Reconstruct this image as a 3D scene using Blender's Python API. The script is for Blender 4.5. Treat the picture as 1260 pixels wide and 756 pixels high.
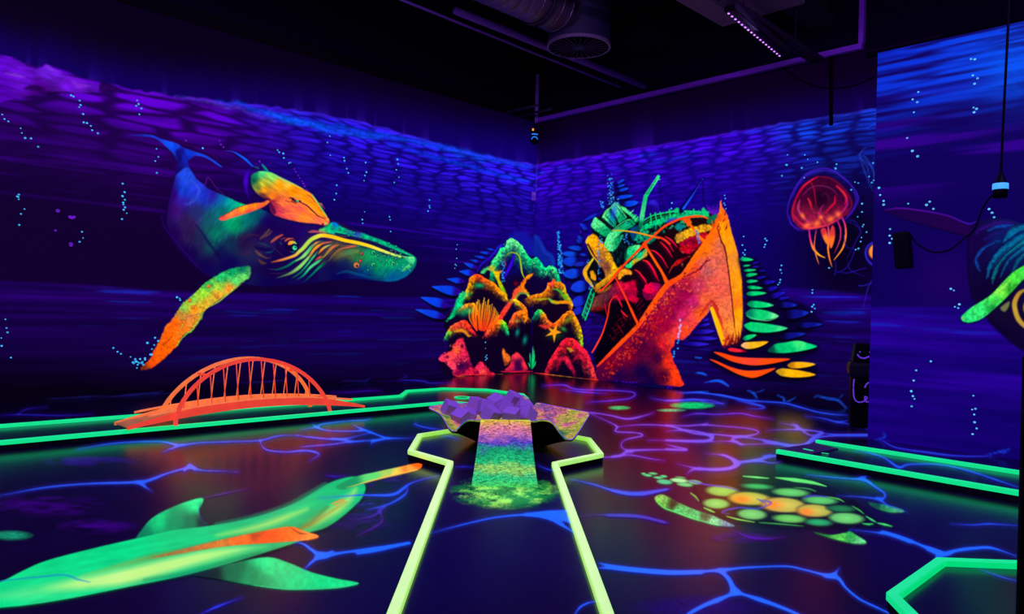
import bpy, bmesh, math, random
import numpy as np
from mathutils import Vector, Matrix

random.seed(7)
for o in list(bpy.data.objects):
    bpy.data.objects.remove(o)
scene = bpy.context.scene
COL = scene.collection

# ------------------------------------------------------------------ camera
CAM_H = 1.3
FOC = 891.1                     # focal length in pixels of the 1260 px frame
PITCH, ROLL = math.radians(0.198), math.radians(1.61)
_F = np.array([0, math.cos(PITCH), math.sin(PITCH)])
_u = np.array([0, -math.sin(PITCH), math.cos(PITCH)])
_r = np.array([1.0, 0, 0])
_R = math.cos(ROLL) * _r + math.sin(ROLL) * _u
_U = -math.sin(ROLL) * _r + math.cos(ROLL) * _u
EYE = np.array([0, 0, CAM_H])
cam_data = bpy.data.cameras.new('camera')
cam = bpy.data.objects.new('camera', cam_data)
COL.objects.link(cam)
cam_data.sensor_width = 36.0
cam_data.lens = FOC / 1260 * 36.0
cam_data.clip_end = 200
M = Matrix.Identity(4)
for i in range(3):
    M[i][0], M[i][1], M[i][2], M[i][3] = _R[i], _U[i], -_F[i], EYE[i]
cam.matrix_world = M
scene.camera = cam

# ------------------------------------------------------------------ world, exposure
world = bpy.data.worlds.new('dark_hall')
scene.world = world
world.use_nodes = True
world.node_tree.nodes['Background'].inputs[0].default_value = (0.10, 0.03, 0.30, 1)
world.node_tree.nodes['Background'].inputs[1].default_value = 0.012
vs = scene.view_settings
vs.view_transform = 'Standard'
vs.look = 'None'
vs.gamma = 1.0
vs.exposure = 0.0
vs.use_curve_mapping = False

# ------------------------------------------------------------------ unseen black-light lamps added to light the hall
UV = (0.38, 0.22, 1.0)
def uv_area(name, loc, target, size, power):
    ld = bpy.data.lights.new(name, 'AREA')
    ld.shape = 'RECTANGLE'
    ld.size, ld.size_y = size, 0.06
    ld.energy = power
    ld.color = UV
    lo = bpy.data.objects.new(name, ld)
    COL.objects.link(lo)
    lo.location = loc
    d = Vector(target) - Vector(loc)
    lo.rotation_euler = d.to_track_quat('-Z', 'Y').to_euler()
    return lo
ADDED_LAMP_SPOTS = [((-3.2, 3.2, 4.6), (-1.5, 6.5, 0), 150), ((2.6, 2.6, 4.6), (1.0, 6.0, 0), 60),
              ((0.2, 4.2, 4.7), (0.2, 6.6, 0), 170), ((-4.6, 6.2, 4.7), (-3.0, 10.0, 1), 60),
              ((4.4, 5.2, 4.7), (2.5, 9.5, 1), 60)]
for lp, lt, pw in ADDED_LAMP_SPOTS:
    uv_area('uv_lamp_light', (lp[0], lp[1], lp[2] - 0.05), lt, 1.2, pw)

# ------------------------------------------------------------------ pixel survey -> place
def ray(x, y):
    return _F * FOC + _R * (x - 630) - _U * (y - 378)
def fl(x, y, z=0.0):
    d = ray(x, y)
    return EYE + d * ((z - CAM_H) / d[2])
def at(x, y, depth):
    d = ray(x, y)
    return EYE + d * (depth / d[1])
def proj(P):
    v = P - EYE
    dz = v @ _F
    return 630 + FOC * (v @ _R) / dz, 378 - FOC * (v @ _U) / dz
def crop(ox, oy, sc):
    def f(s):
        out = []
        for t in s.split():
            v = [float(q) for q in t.split(',')]
            out.append((ox + v[0] / sc, oy + v[1] / sc) + tuple(v[2:]))
        return out
    return f
PX = crop(0, 0, 1)

class Wall:
    def __init__(self, p0, ang):
        self.p0 = np.array([p0[0], p0[1], 0.0])
        self.d = np.array([math.cos(ang), math.sin(ang), 0])
        n = np.array([-self.d[1], self.d[0], 0])
        if n @ (EYE - self.p0) < 0:
            n = -n
        self.n = n
    def to3(self, s, z, off=0.0):
        s = np.asarray(s, float); z = np.asarray(z, float)
        return self.p0 + s[..., None] * self.d + z[..., None] * np.array([0, 0, 1.0]) + self.n * off
    def sz(self, x, y):
        d = ray(x, y)
        t = (self.n @ (self.p0 - EYE)) / (self.n @ d)
        P = EYE + d * t
        return (P - self.p0) @ self.d, P[2]
class Ground:
    def __init__(self, level=0.0):
        self.level = level
    def to3(self, s, z, off=0.0):
        s = np.asarray(s, float); z = np.asarray(z, float)
        return np.stack([s, z, np.zeros_like(s) + off + self.level], -1)
    def sz(self, x, y):
        P = fl(x, y, self.level)
        return P[0], P[1]
CORNER = (0.41, 15.052)
WL = Wall(CORNER, math.radians(-135.794))
WR = Wall(CORNER, math.radians(-45.356))
_pp = fl(1073, 541)
WP = Wall((_pp[0], _pp[1]), math.radians(-45.356))
GR = Ground()
DECK = 0.056                    # lanes are low raised platforms
GD = Ground(DECK)
WALL_H = 5.2

# ------------------------------------------------------------------ helpers
def sr(c):
    c = np.asarray(c, float) / 255.0
    return np.where(c <= 0.04045, c / 12.92, ((np.clip(c, 0, 9) + 0.055) / 1.055) ** 2.4)
def lin(r, g, b):
    v = sr((r, g, b))
    return (float(v[0]), float(v[1]), float(v[2]), 1)

def mat(name, base, rough=0.6, metal=0.0, emit=None, strength=1.0, var=0.25, scale=12.0, bump=0.0, spec=0.5, coat=0.0):
    m = bpy.data.materials.new(name)
    m.use_nodes = True
    nt = m.node_tree
    b = nt.nodes['Principled BSDF']
    tc = nt.nodes.new('ShaderNodeTexCoord')
    nz = nt.nodes.new('ShaderNodeTexNoise')
    nz.inputs['Scale'].default_value = scale
    nz.inputs['Detail'].default_value = 4
    nt.links.new(tc.outputs['Object'], nz.inputs['Vector'])
    def varied(c, sock):
        mx = nt.nodes.new('ShaderNodeMix')
        mx.data_type = 'RGBA'
        mx.inputs[6].default_value = tuple(k * (1 - var) for k in c[:3]) + (1,)
        mx.inputs[7].default_value = tuple(min(k * (1 + var), 1.0) for k in c[:3]) + (1,)
        nt.links.new(nz.outputs['Fac'], mx.inputs[0])
        nt.links.new(mx.outputs[2], sock)
    varied(base, b.inputs['Base Color'])
    b.inputs['Roughness'].default_value = rough
    b.inputs['Metallic'].default_value = metal
    b.inputs['Specular IOR Level'].default_value = spec
    b.inputs['Coat Weight'].default_value = coat
    if emit:
        varied(emit, b.inputs['Emission Color'])
        b.inputs['Emission Strength'].default_value = strength
    if bump:
        bp = nt.nodes.new('ShaderNodeBump')
        bp.inputs['Strength'].default_value = bump
        bp.inputs['Distance'].default_value = 0.01
        nt.links.new(nz.outputs['Fac'], bp.inputs['Height'])
        nt.links.new(bp.outputs[0], b.inputs['Normal'])
    return m

def paint_mat(name, rough=0.6, spec=0.3, alpha=True, resp=0.2, strength=1.0):
    """fluorescent paint: re-emits in its own colour under the black light"""
    m = bpy.data.materials.new(name)
    m.use_nodes = True
    nt = m.node_tree
    b = nt.nodes['Principled BSDF']
    at_ = nt.nodes.new('ShaderNodeVertexColor')
    at_.layer_name = 'paint'
    mx = nt.nodes.new('ShaderNodeMix')
    mx.data_type = 'RGBA'
    mx.inputs[0].default_value = 1 - resp
    mx.inputs[7].default_value = (0, 0, 0, 1)
    nt.links.new(at_.outputs['Color'], mx.inputs[6])
    nt.links.new(mx.outputs[2], b.inputs['Base Color'])
    nt.links.new(at_.outputs['Color'], b.inputs['Emission Color'])
    b.inputs['Emission Strength'].default_value = strength
    b.inputs['Roughness'].default_value = rough
    b.inputs['Specular IOR Level'].default_value = spec
    if alpha:
        nt.links.new(at_.outputs['Alpha'], b.inputs['Alpha'])
    return m

def obj(name, me, m=None, parent=None):
    o = bpy.data.objects.new(name, me)
    COL.objects.link(o)
    if m is not None and me is not None and not me.materials:
        me.materials.append(m)
    if parent is not None:
        o.parent = parent
    return o
def tag(o, label=None, cat=None, group=None, kind=None):
    if label: o['label'] = label
    if cat: o['category'] = cat
    if group: o['group'] = group
    if kind: o['kind'] = kind
    return o
def thing(name, label, cat, loc=(0, 0, 0), rz=0.0, group=None):
    o = bpy.data.objects.new(name, None)
    COL.objects.link(o)
    o.location = loc
    o.rotation_euler = (0, 0, rz)
    o.empty_display_size = 0.1
    return tag(o, label, cat, group)
def pydata(name, V, Fc, smooth=False):
    me = bpy.data.meshes.new(name)
    me.from_pydata([tuple(map(float, v)) for v in V], [], Fc)
    me.update()
    if smooth:
        me.polygons.foreach_set('use_smooth', [True] * len(me.polygons))
    return me
def bm_mesh(name, bm, smooth=False):
    bmesh.ops.recalc_face_normals(bm, faces=bm.faces)
    me = bpy.data.meshes.new(name)
    bm.to_mesh(me)
    bm.free()
    if smooth:
        me.polygons.foreach_set('use_smooth', [True] * len(me.polygons))
    return me
def add_box(bm, c, s, rot=None, bevel=0.0):
    r = bmesh.ops.create_cube(bm, size=1.0)
    vs_ = r['verts']
    bmesh.ops.scale(bm, vec=s, verts=vs_)
    if bevel:
        es = list({e for v in vs_ for e in v.link_edges})
        g = bmesh.ops.bevel(bm, geom=es, offset=bevel, segments=2, affect='EDGES', profile=0.5)
        vs_ = list({v for f in g['faces'] for v in f.verts} | {v for v in vs_ if v.is_valid})
    if rot is not None:
        bmesh.ops.rotate(bm, verts=vs_, cent=(0, 0, 0), matrix=rot)
    bmesh.ops.translate(bm, vec=c, verts=vs_)
    return vs_
def tube(name, pts, rad, sides=10, closed_ends=True, smooth=True):
    """round bar swept along points; rad number or list"""
    P = [Vector(p) for p in pts]
    n = len(P)
    rad = rad if isinstance(rad, (list, tuple)) else [rad] * n
    V, Fc = [], []
    ref = Vector((0, 0, 1))
    if abs((P[-1] - P[0]).normalized().dot(ref)) > 0.9:
        ref = Vector((1, 0, 0))
    for i, p in enumerate(P):
        t = (P[min(i + 1, n - 1)] - P[max(i - 1, 0)]).normalized()
        a = t.cross(ref).normalized()
        b = t.cross(a).normalized()
        for k in range(sides):
            th = 2 * math.pi * k / sides
            V.append(p + (a * math.cos(th) + b * math.sin(th)) * rad[i])
    for i in range(n - 1):
        for k in range(sides):
            k2 = (k + 1) % sides
            Fc.append((i * sides + k, i * sides + k2, (i + 1) * sides + k2, (i + 1) * sides + k))
    if closed_ends:
        Fc.append(tuple(range(sides))[::-1])
        Fc.append(tuple((n - 1) * sides + k for k in range(sides)))
    me = pydata(name, V, Fc, smooth)
    return me
def beam(name, a, b, w, h, up=(0, 0, 1)):
    """rectangular bar from a to b"""
    a, b = Vector(a), Vector(b)
    t = (b - a).normalized()
    s = t.cross(Vector(up)).normalized()
    u = s.cross(t).normalized()
    V = []
    for p in (a, b):
        for q in ((-1, -1), (1, -1), (1, 1), (-1, 1)):
            V.append(p + s * q[0] * w / 2 + u * q[1] * h / 2)
    Fc = [(0, 1, 2, 3), (7, 6, 5, 4), (0, 4, 5, 1), (1, 5, 6, 2), (2, 6, 7, 3), (3, 7, 4, 0)]
    return pydata(name, V, Fc)

# ------------------------------------------------------------------ painting engine (works on wall / floor vertices)
def hash2(ix, iy, seed):
    h = (ix.astype(np.int64) * 374761393 + iy.astype(np.int64) * 668265263 + seed * 974634777) & 0xffffffff
    h = ((h ^ (h >> 13)) * 1274126177) & 0xffffffff
    return ((h ^ (h >> 16)) & 0xffff) / 65535.0
def vnoise(x, y, seed=0):
    ix, iy = np.floor(x), np.floor(y)
    fx, fy = x - ix, y - iy
    fx, fy = fx * fx * (3 - 2 * fx), fy * fy * (3 - 2 * fy)
    a, b = hash2(ix, iy, seed), hash2(ix + 1, iy, seed)
    c, d = hash2(ix, iy + 1, seed), hash2(ix + 1, iy + 1, seed)
    return (a * (1 - fx) + b * fx) * (1 - fy) + (c * (1 - fx) + d * fx) * fy
def fbm(x, y, seed=0, o=3):
    t, a, n = 0, 1.0, 0
    for k in range(o):
        t = t + a * vnoise(x * 2 ** k, y * 2 ** k, seed + k)
        n += a
        a *= 0.5
    return t / n
def voro(x, y, seed=0):
    ix, iy = np.floor(x), np.floor(y)
    f1 = np.full(x.shape, 9.0); f2 = np.full(x.shape, 9.0)
    for dx in (-1, 0, 1):
        for dy in (-1, 0, 1):
            cx, cy = ix + dx, iy + dy
            px_ = cx + 0.15 + 0.7 * hash2(cx, cy, seed)
            py_ = cy + 0.15 + 0.7 * hash2(cx, cy, seed + 9)
            d = np.hypot(px_ - x, py_ - y)
            f2 = np.where(d < f1, f1, np.minimum(f2, d))
            f1 = np.minimum(f1, d)
    return f1, f2
def catmull(P, closed, sub=6):
    P = np.asarray(P, float)
    n = len(P)
    if n < 3:
        return P
    out = []
    m = n if closed else n - 1
    for i in range(m):
        if closed:
            p0, p1, p2, p3 = P[i - 1], P[i], P[(i + 1) % n], P[(i + 2) % n]
        else:
            p0, p1, p2, p3 = P[max(i - 1, 0)], P[i], P[i + 1], P[min(i + 2, n - 1)]
        for k in range(sub):
            t = k / sub
            out.append(0.5 * (2 * p1 + (p2 - p0) * t + (2 * p0 - 5 * p1 + 4 * p2 - p3) * t * t + (3 * p1 - p0 - 3 * p2 + p3) * t ** 3))
    if not closed:
        out.append(P[-1])
    return np.array(out)
def ss(a, b, x):
    t = np.clip((x - a) / (b - a), 0, 1)
    return t * t * (3 - 2 * t)

class Canvas:
    def __init__(self, px, py, rgb=None):
        self.x, self.y = px, py
        n = px.size
        self.rgb = np.zeros((n, 3)) if rgb is None else rgb
        self.a = np.zeros(n) if rgb is None else np.ones(n)
        self.rough = 0.0
    def box(self, P, m):
        return np.nonzero((self.x > P[:, 0].min() - m) & (self.x < P[:, 0].max() + m) & (self.y > P[:, 1].min() - m) & (self.y < P[:, 1].max() + m))[0]
    def over(self, I, col, al):
        al = np.clip(al, 0, 1)
        a0 = self.a[I]
        ao = al + a0 * (1 - al)
        w = np.where(ao > 1e-6, al / np.maximum(ao, 1e-6), 0)[:, None]
        self.rgb[I] = self.rgb[I] * (1 - w) + col * w
        self.a[I] = ao
    def color(self, col, I, eps=4.0, pw=1.6):
        if isinstance(col, tuple) and not isinstance(col[0], tuple):
            return np.tile(np.array(col, float), (I.size, 1))
        C = np.array([c[:2] for c in col], float)
        K = np.array([c[2] for c in col], float)
        x, y = self.x[I], self.y[I]
        w = 1.0 / (((x[:, None] - C[None, :, 0]) ** 2 + (y[:, None] - C[None, :, 1]) ** 2) + eps) ** pw
        return (w @ K) / w.sum(1)[:, None]
    def jit(self, I, amp, sc, seed):
        x, y = self.x[I], self.y[I]
        if amp:
            return (x + amp * (fbm(x / sc, y / sc, seed) - 0.5) * 2, y + amp * (fbm(x / sc + 50, y / sc + 20, seed + 5) - 0.5) * 2)
        return x, y
    def poly(self, pts, col, alpha=1.0, soft=0.9, smooth=True, jitter=0.0, jsc=3.0, tex=0.0, tsc=4.0, seed=1, tdir=None, eps=4.0, pw=1.6):
        P = np.array([p[:2] for p in pts], float)
        if smooth:
            P = catmull(P, True, 5)
        I = self.box(P, soft + jitter + 1)
        if not I.size:
            return
        x, y = self.jit(I, jitter, jsc, seed)
        A, B = P, np.roll(P, -1, 0)
        ins = np.zeros(I.size, bool)
        dm = np.full(I.size, 1e9)
        for a, b in zip(A, B):
            if (a[1] > b[1]) != False or a[1] != b[1]:
                c = (a[1] > y) != (b[1] > y)
                if a[1] != b[1]:
                    ins ^= c & (x < (b[0] - a[0]) * (y - a[1]) / (b[1] - a[1]) + a[0])
            e = b - a
            L = e @ e
            if L < 1e-9:
                continue
            t = np.clip(((x - a[0]) * e[0] + (y - a[1]) * e[1]) / L, 0, 1)
            dm = np.minimum(dm, (x - a[0] - t * e[0]) ** 2 + (y - a[1] - t * e[1]) ** 2)
        d = np.sqrt(dm) * np.where(ins, -1, 1)
        al = np.clip(0.5 - d / (2 * soft), 0, 1) * alpha
        c = self.color(col, I, eps, pw)
        if tex:
            c = c * (1 + tex * 2 * (self.tex(I, tsc, seed, tdir) - 0.5))[:, None]
        self.over(I, c, al)
    def tex(self, I, tsc, seed, tdir=None):
        x, y = self.x[I], self.y[I]
        if tdir is not None:
            ca, sa = math.cos(tdir), math.sin(tdir)
            u, v = x * ca + y * sa, -x * sa + y * ca
            return fbm(u / (tsc * 5), v / tsc, seed + 33)
        return fbm(x / tsc, y / tsc, seed + 33)
    def stroke(self, pts, w, col, alpha=1.0, soft=0.7, smooth=True, jitter=0.0, jsc=3.0, fade=(0, 0), tex=0.0, tsc=3.0, seed=3, side=0):
        """w: width or list along the stroke; col: colour or list of colours along it; side: +1/-1 keeps one side, fading"""
        P = np.array([p[:2] for p in pts], float)
        n0 = len(P)
        if smooth and n0 > 2:
            P = catmull(P, False, 6)
        n = len(P)
        tt = np.linspace(0, 1, n)
        W = np.full(n, float(w)) if np.isscalar(w) else np.interp(tt, np.linspace(0, 1, len(w)), w)
        if isinstance(col, list):
            K = np.array(col, float)
            K = np.stack([np.interp(tt, np.linspace(0, 1, len(col)), K[:, k]) for k in range(3)], -1)
        else:
            K = np.tile(np.array(col, float), (n, 1))
        I = self.box(P, W.max() * (1.0 if side else 0.5) + soft + jitter + 1)
        if not I.size:
            return
        x, y = self.jit(I, jitter, jsc, seed)
        best = np.full(I.size, 1e9); bt = np.zeros(I.size); sg = np.zeros(I.size)
        for i in range(n - 1):
            a, e = P[i], P[i + 1] - P[i]
            L = e @ e
            if L < 1e-9:
                continue
            t = np.clip(((x - a[0]) * e[0] + (y - a[1]) * e[1]) / L, 0, 1)
            dx, dy = x - a[0] - t * e[0], y - a[1] - t * e[1]
            d2 = dx * dx + dy * dy
            m = d2 < best
            best = np.where(m, d2, best)
            bt = np.where(m, (i + t) / (n - 1), bt)
            sg = np.where(m, np.sign(e[0] * (y - a[1]) - e[1] * (x - a[0])), sg)
        d = np.sqrt(best)
        ww = np.interp(bt, tt, W)
        c = np.stack([np.interp(bt, tt, K[:, k]) for k in range(3)], -1)
        if side:
            u = d / np.maximum(ww, 0.01)
            if tex:
                u = u + tex * 1.4 * (fbm(x / tsc, y / tsc, seed + 21) - 0.5)
            al = np.clip(1.12 - u, 0, 1) ** 0.95 * np.where(sg * side > 0, 1, np.clip(1 - d / soft, 0, 1))
            c = c * np.clip(1.08 - 0.5 * u, 0.3, 1.2)[:, None]
        else:
            al = np.clip(0.5 + (ww / 2 - d) / (2 * soft), 0, 1)
            al = al * np.clip(ww / 0.8, 0, 1)
        if fade[0]:
            al = al * np.clip(bt / fade[0], 0, 1)
        if fade[1]:
            al = al * np.clip((1 - bt) / fade[1], 0, 1)
        if tex:
            c = c * (1 + tex * 2 * (fbm(x / tsc, y / tsc, seed + 11) - 0.5))[:, None]
        self.over(I, c, al * alpha)
    def dot(self, x0, y0, r, col, alpha=1.0, soft=0.6, ry=None, rot=0.0, inside=False):
        ry = r if ry is None else ry
        R = max(r, ry)
        I = np.nonzero((abs(self.x - x0) < R + 2 * soft + 1) & (abs(self.y - y0) < R + 2 * soft + 1))[0]
        if not I.size:
            return
        dx, dy = self.x[I] - x0, self.y[I] - y0
        ca, sa = math.cos(rot), math.sin(rot)
        u, v = (dx * ca + dy * sa) / r, (-dx * sa + dy * ca) / ry
        q = np.hypot(u, v)
        d = (q - 1) * min(r, ry)
        self.over(I, self.color(col, I), np.clip(0.5 - d / (2 * soft), 0, 1) * alpha * (ss(0.9, 0.99, self.a[I]) if inside else 1))
    def blob(self, x0, y0, rx, ry, col, alpha=1.0, rot=0.0):
        R = max(rx, ry) * 2
        I = np.nonzero((abs(self.x - x0) < R) & (abs(self.y - y0) < R))[0]
        if not I.size:
            return
        dx, dy = self.x[I] - x0, self.y[I] - y0
        ca, sa = math.cos(rot), math.sin(rot)
        q = ((dx * ca + dy * sa) / rx) ** 2 + ((-dx * sa + dy * ca) / ry) ** 2
        self.over(I, self.color(col, I), np.exp(-q) * np.clip(4 - q, 0, 1) * alpha)
    def leaf(self, x0, y0, x1, y1, th, col, shade=(0, 0, 12), bend=0.0, skew=1.0):
        """lens-shaped painted frond with its black underside stroke"""
        d = np.array([x1 - x0, y1 - y0]); L = np.hypot(*d)
        n = np.array([-d[1], d[0]]) / max(L, 0.01)
        up, lo = [], []
        for k in range(9):
            t = k / 8
            h = th / 2 * (math.sin(math.pi * t ** skew) ** 0.6)
            c = np.array([x0, y0]) + d * t + n * bend * math.sin(math.pi * t)
            up.append(c - n * h); lo.append(c + n * h)
        pts = up + lo[::-1][1:-1]
        if shade is not None:
            sh = [(p[0], p[1] + max(1.2, th * 0.22)) for p in pts]
            cx, cy = np.mean(np.array(sh), 0)
            sh = [(cx + (p[0] - cx) * 1.05, cy + (p[1] - cy) * 1.3) for p in sh]
            self.poly(sh, shade, 0.92, soft=1.2)
        self.poly(pts, col, soft=0.7, tex=0.12, tsc=3, seed=int(x0 * 7) % 97)

def grid_mesh(name, V, rgb, a, nr, nc, keep=None):
    """grid of painted vertices -> mesh with the colour attribute 'paint'"""
    idx = np.arange(nr * nc).reshape(nr, nc)
    Q = np.stack([idx[:-1, :-1], idx[:-1, 1:], idx[1:, 1:], idx[1:, :-1]], -1).reshape(-1, 4)
    if keep is not None:
        Q = Q[keep[Q].any(1)]
        used = np.unique(Q)
        remap = np.full(nr * nc, -1)
        remap[used] = np.arange(used.size)
        Q = remap[Q]
        V, rgb, a = V[used], rgb[used], a[used]
    me = bpy.data.meshes.new(name)
    nv, nq = len(V), len(Q)
    me.vertices.add(nv)
    me.vertices.foreach_set('co', V.astype(np.float32).ravel())
    me.loops.add(nq * 4)
    me.loops.foreach_set('vertex_index', Q.astype(np.int32).ravel())
    me.polygons.add(nq)
    me.polygons.foreach_set('loop_start', np.arange(0, nq * 4, 4, dtype=np.int32))
    me.polygons.foreach_set('loop_total', np.full(nq, 4, dtype=np.int32))
    me.update(calc_edges=True)
    me.validate()
    ca = me.color_attributes.new('paint', 'FLOAT_COLOR', 'POINT')
    rgba = np.concatenate([sr(np.clip(rgb, 0, 255)), a[:, None]], 1).astype(np.float32)
    ca.data.foreach_set('color', rgba.ravel())
    return me

def figure(name, plane, x0, y0, x1, y1, step, off, paint_fn, m, parent, label=None, flip=False):
    """a painted figure: vertices laid regularly on the wall/floor plane, coloured by paint_fn"""
    cs = [plane.sz(x, y) for x, y in ((x0, y0), (x1, y0), (x0, y1), (x1, y1))]
    s0, s1 = min(c[0] for c in cs), max(c[0] for c in cs)
    z0, z1 = min(c[1] for c in cs), max(c[1] for c in cs)
    xc, yc = (x0 + x1) / 2, (y0 + y1) / 2
    a, b = plane.sz(xc, yc), plane.sz(xc + 1, yc)
    c = plane.sz(xc, yc + 1)
    hs = math.hypot(b[0] - a[0], 0) * step
    hz = abs(c[1] - a[1]) * step
    if isinstance(plane, Ground):
        hs, hz = hs, hz
    ns, nz_ = int((s1 - s0) / hs) + 2, int((z1 - z0) / hz) + 2
    S, Z = np.meshgrid(np.linspace(s0, s1, ns), np.linspace(z0, z1, nz_))
    V = plane.to3(S.ravel(), Z.ravel(), off)
    px, py = proj(V)
    cv = Canvas(px, py)
    paint_fn(cv)
    me = grid_mesh(name, V, cv.rgb, cv.a, nz_, ns, keep=cv.a > 0.04)
    o = obj(name, me, m, parent)
    if label:
        o['label'] = label
    return o

# ------------------------------------------------------------------ materials
M_wallback = mat('dark_wall_paint', (0.006, 0.002, 0.016), 0.9, spec=0.05)
M_ceiling = mat('black_roof_deck', (0.005, 0.002, 0.007), 0.8, var=0.5, scale=3, spec=0.1)
M_floor = mat('glossy_black_floor', (0.007, 0.002, 0.022), 0.22, var=0.5, scale=2.5, spec=0.42)
M_mural = paint_mat('fluorescent_mural_paint', 0.7, 0.05, True, 0.03, 1.1)
M_floorpaint = paint_mat('fluorescent_floor_paint', 0.2, 0.45, True, 0.12, 1.15)
M_kerb = mat('fluorescent_green_paint', (0.02, 0.42, 0.14), 0.45, emit=lin(0, 222, 122), strength=0.95, var=0.10, scale=6)
M_kerb_lime = mat('fluorescent_lime_paint', (0.90, 1.00, 0.34), 0.45, emit=lin(160, 242, 84), strength=0.85, var=0.10, scale=6)
M_plinth = mat('black_plinth', (0.003, 0.002, 0.005), 0.8, spec=0.1)
M_orange = mat('fluorescent_orange_paint', (0.55, 0.08, 0.03), 0.5, emit=lin(238, 62, 22), strength=0.8, var=0.25, scale=18)
M_orange_rim = mat('fluorescent_orange_lime_edge', (0.6, 0.25, 0.05), 0.5, emit=lin(240, 110, 40), strength=0.8, var=0.3, scale=18)
M_violet = mat('violet_foam', (0.36, 0.17, 0.46), 0.8, var=0.12, scale=30, bump=0.1, emit=lin(70, 25, 130), strength=0.03)
M_steel = mat('dull_galvanised_steel', (0.20, 0.12, 0.14), 0.6, metal=0.2, var=0.3, scale=9)
M_pipe = mat('painted_conduit', (0.20, 0.05, 0.36), 0.5, var=0.2)
M_trimv = mat('violet_lit_steel_angle', (0.42, 0.05, 0.75), 0.5, var=0.2)
M_black = mat('black_plastic', (0.002, 0.0015, 0.003), 0.5, spec=0.06)
M_rubber = mat('black_cable', (0.002, 0.0015, 0.003), 0.7, spec=0.04)
M_beam = mat('dark_steel_beam', (0.03, 0.014, 0.035), 0.6, var=0.3, spec=0.2)
M_led = mat('uv_led', (0.3, 0.1, 0.6), 0.4, emit=(0.62, 0.22, 1.0), strength=1.5, var=0.05)
M_cyan = mat('pale_blue_tape', (0.1, 0.4, 0.7), 0.5, emit=lin(60, 175, 255), strength=0.85, var=0.1)
M_blueglow = mat('blue_indicator', (0.05, 0.2, 0.6), 0.4, emit=lin(30, 130, 255), strength=0.9, var=0.1)  # emissive blue standing in for highlights on the black camera
M_amber = mat('amber_indicator', (0.6, 0.3, 0.02), 0.4, emit=lin(255, 170, 20), strength=1.0, var=0.1)
M_violetline = mat('violet_marker', (0.2, 0.08, 0.5), 0.6, emit=lin(92, 50, 190), strength=0.7, var=0.1)

# ------------------------------------------------------------------ structure: floor, walls, ceiling
def box_struct(name, P, m):
    """P: 4 ground corners, z0, z1"""
    pts, z0, z1 = P
    V = [(p[0], p[1], z0) for p in pts] + [(p[0], p[1], z1) for p in pts]
    Fc = [(3, 2, 1, 0), (4, 5, 6, 7), (0, 1, 5, 4), (1, 2, 6, 5), (2, 3, 7, 6), (3, 0, 4, 7)]
    return tag(obj(name, pydata(name, V, Fc), m), kind='structure')
floor = box_struct('floor', ([(-17, -3), (14, -3), (14, 18), (-17, 18)], -0.2, 0.0), M_floor)
def wall_box(name, W, s0, s1, z0, z1, th):
    a, b = W.to3(s0, 0), W.to3(s1, 0)
    c, d = W.to3(s1, 0, -th), W.to3(s0, 0, -th)
    return box_struct(name, ([a, b, c, d], z0, z1), M_wallback)
wall_left = wall_box('wall_left', WL, -0.25, 21.0, 0, 6.6, 0.25)
wall_right = wall_box('wall_right', WR, 0.0, 13.5, 0, 6.6, 0.25)
PART_H = WP.sz(1085, 65)[1]
wall_partition = wall_box('wall_partition', WP, 0.0, 7.5, 0, PART_H, 0.14)
tag(floor, 'glossy black floor painted with glowing sea creatures and blue water lines')
tag(wall_left, 'left wall with a glowing mural of a whale and calf under water')
tag(wall_right, 'right wall with a glowing mural of a sunken ship under water')
tag(wall_partition, 'shorter wall at the right with a blue mural of a second whale')
# roof deck with ribs
bm = bmesh.new()
add_box(bm, (-1.5, 7.5, 6.7), (32, 21, 0.1))
ceiling = tag(obj('ceiling', bm_mesh('ceiling', bm), M_ceiling), 'black corrugated roof deck above the ducts', kind='structure')
dlv, drv = Vector(WL.d), Vector(WR.d)
rib_me = None
for k in range(26):
    p = Vector(WR.to3(0.4 + k * 0.42, 0, 0.2)) ; p.z = 6.61
    q = p + dlv * 14
    obj('deck_rib', beam('deck_rib', p, q, 0.12, 0.09), M_ceiling, ceiling)

def trace_line(pts):
    xs, ys = [p[0] for p in pts], [p[1] for p in pts]
    return lambda x: np.interp(x, xs, ys)

def mural_ground(name, W, xs, z0, z1, dz, off, fn, parent, label):
    sv = np.array([W.sz(x, 378)[0] for x in xs])
    zv = np.arange(z0, z1 + dz * 0.5, dz)
    S, Z = np.meshgrid(sv, zv)
    V = W.to3(S.ravel(), Z.ravel(), off)
    px, py = proj(V)
    rgb = fn(px, py, S.ravel(), Z.ravel())
    cv = Canvas(px, py, rgb)
    me = lambda: grid_mesh(name, V, cv.rgb, cv.a, len(zv), len(sv))
    return cv, me, parent, label

def mixc(a, b, t):
    return np.asarray(a, float) * (1 - t[..., None]) + np.asarray(b, float) * t[..., None]

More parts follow.
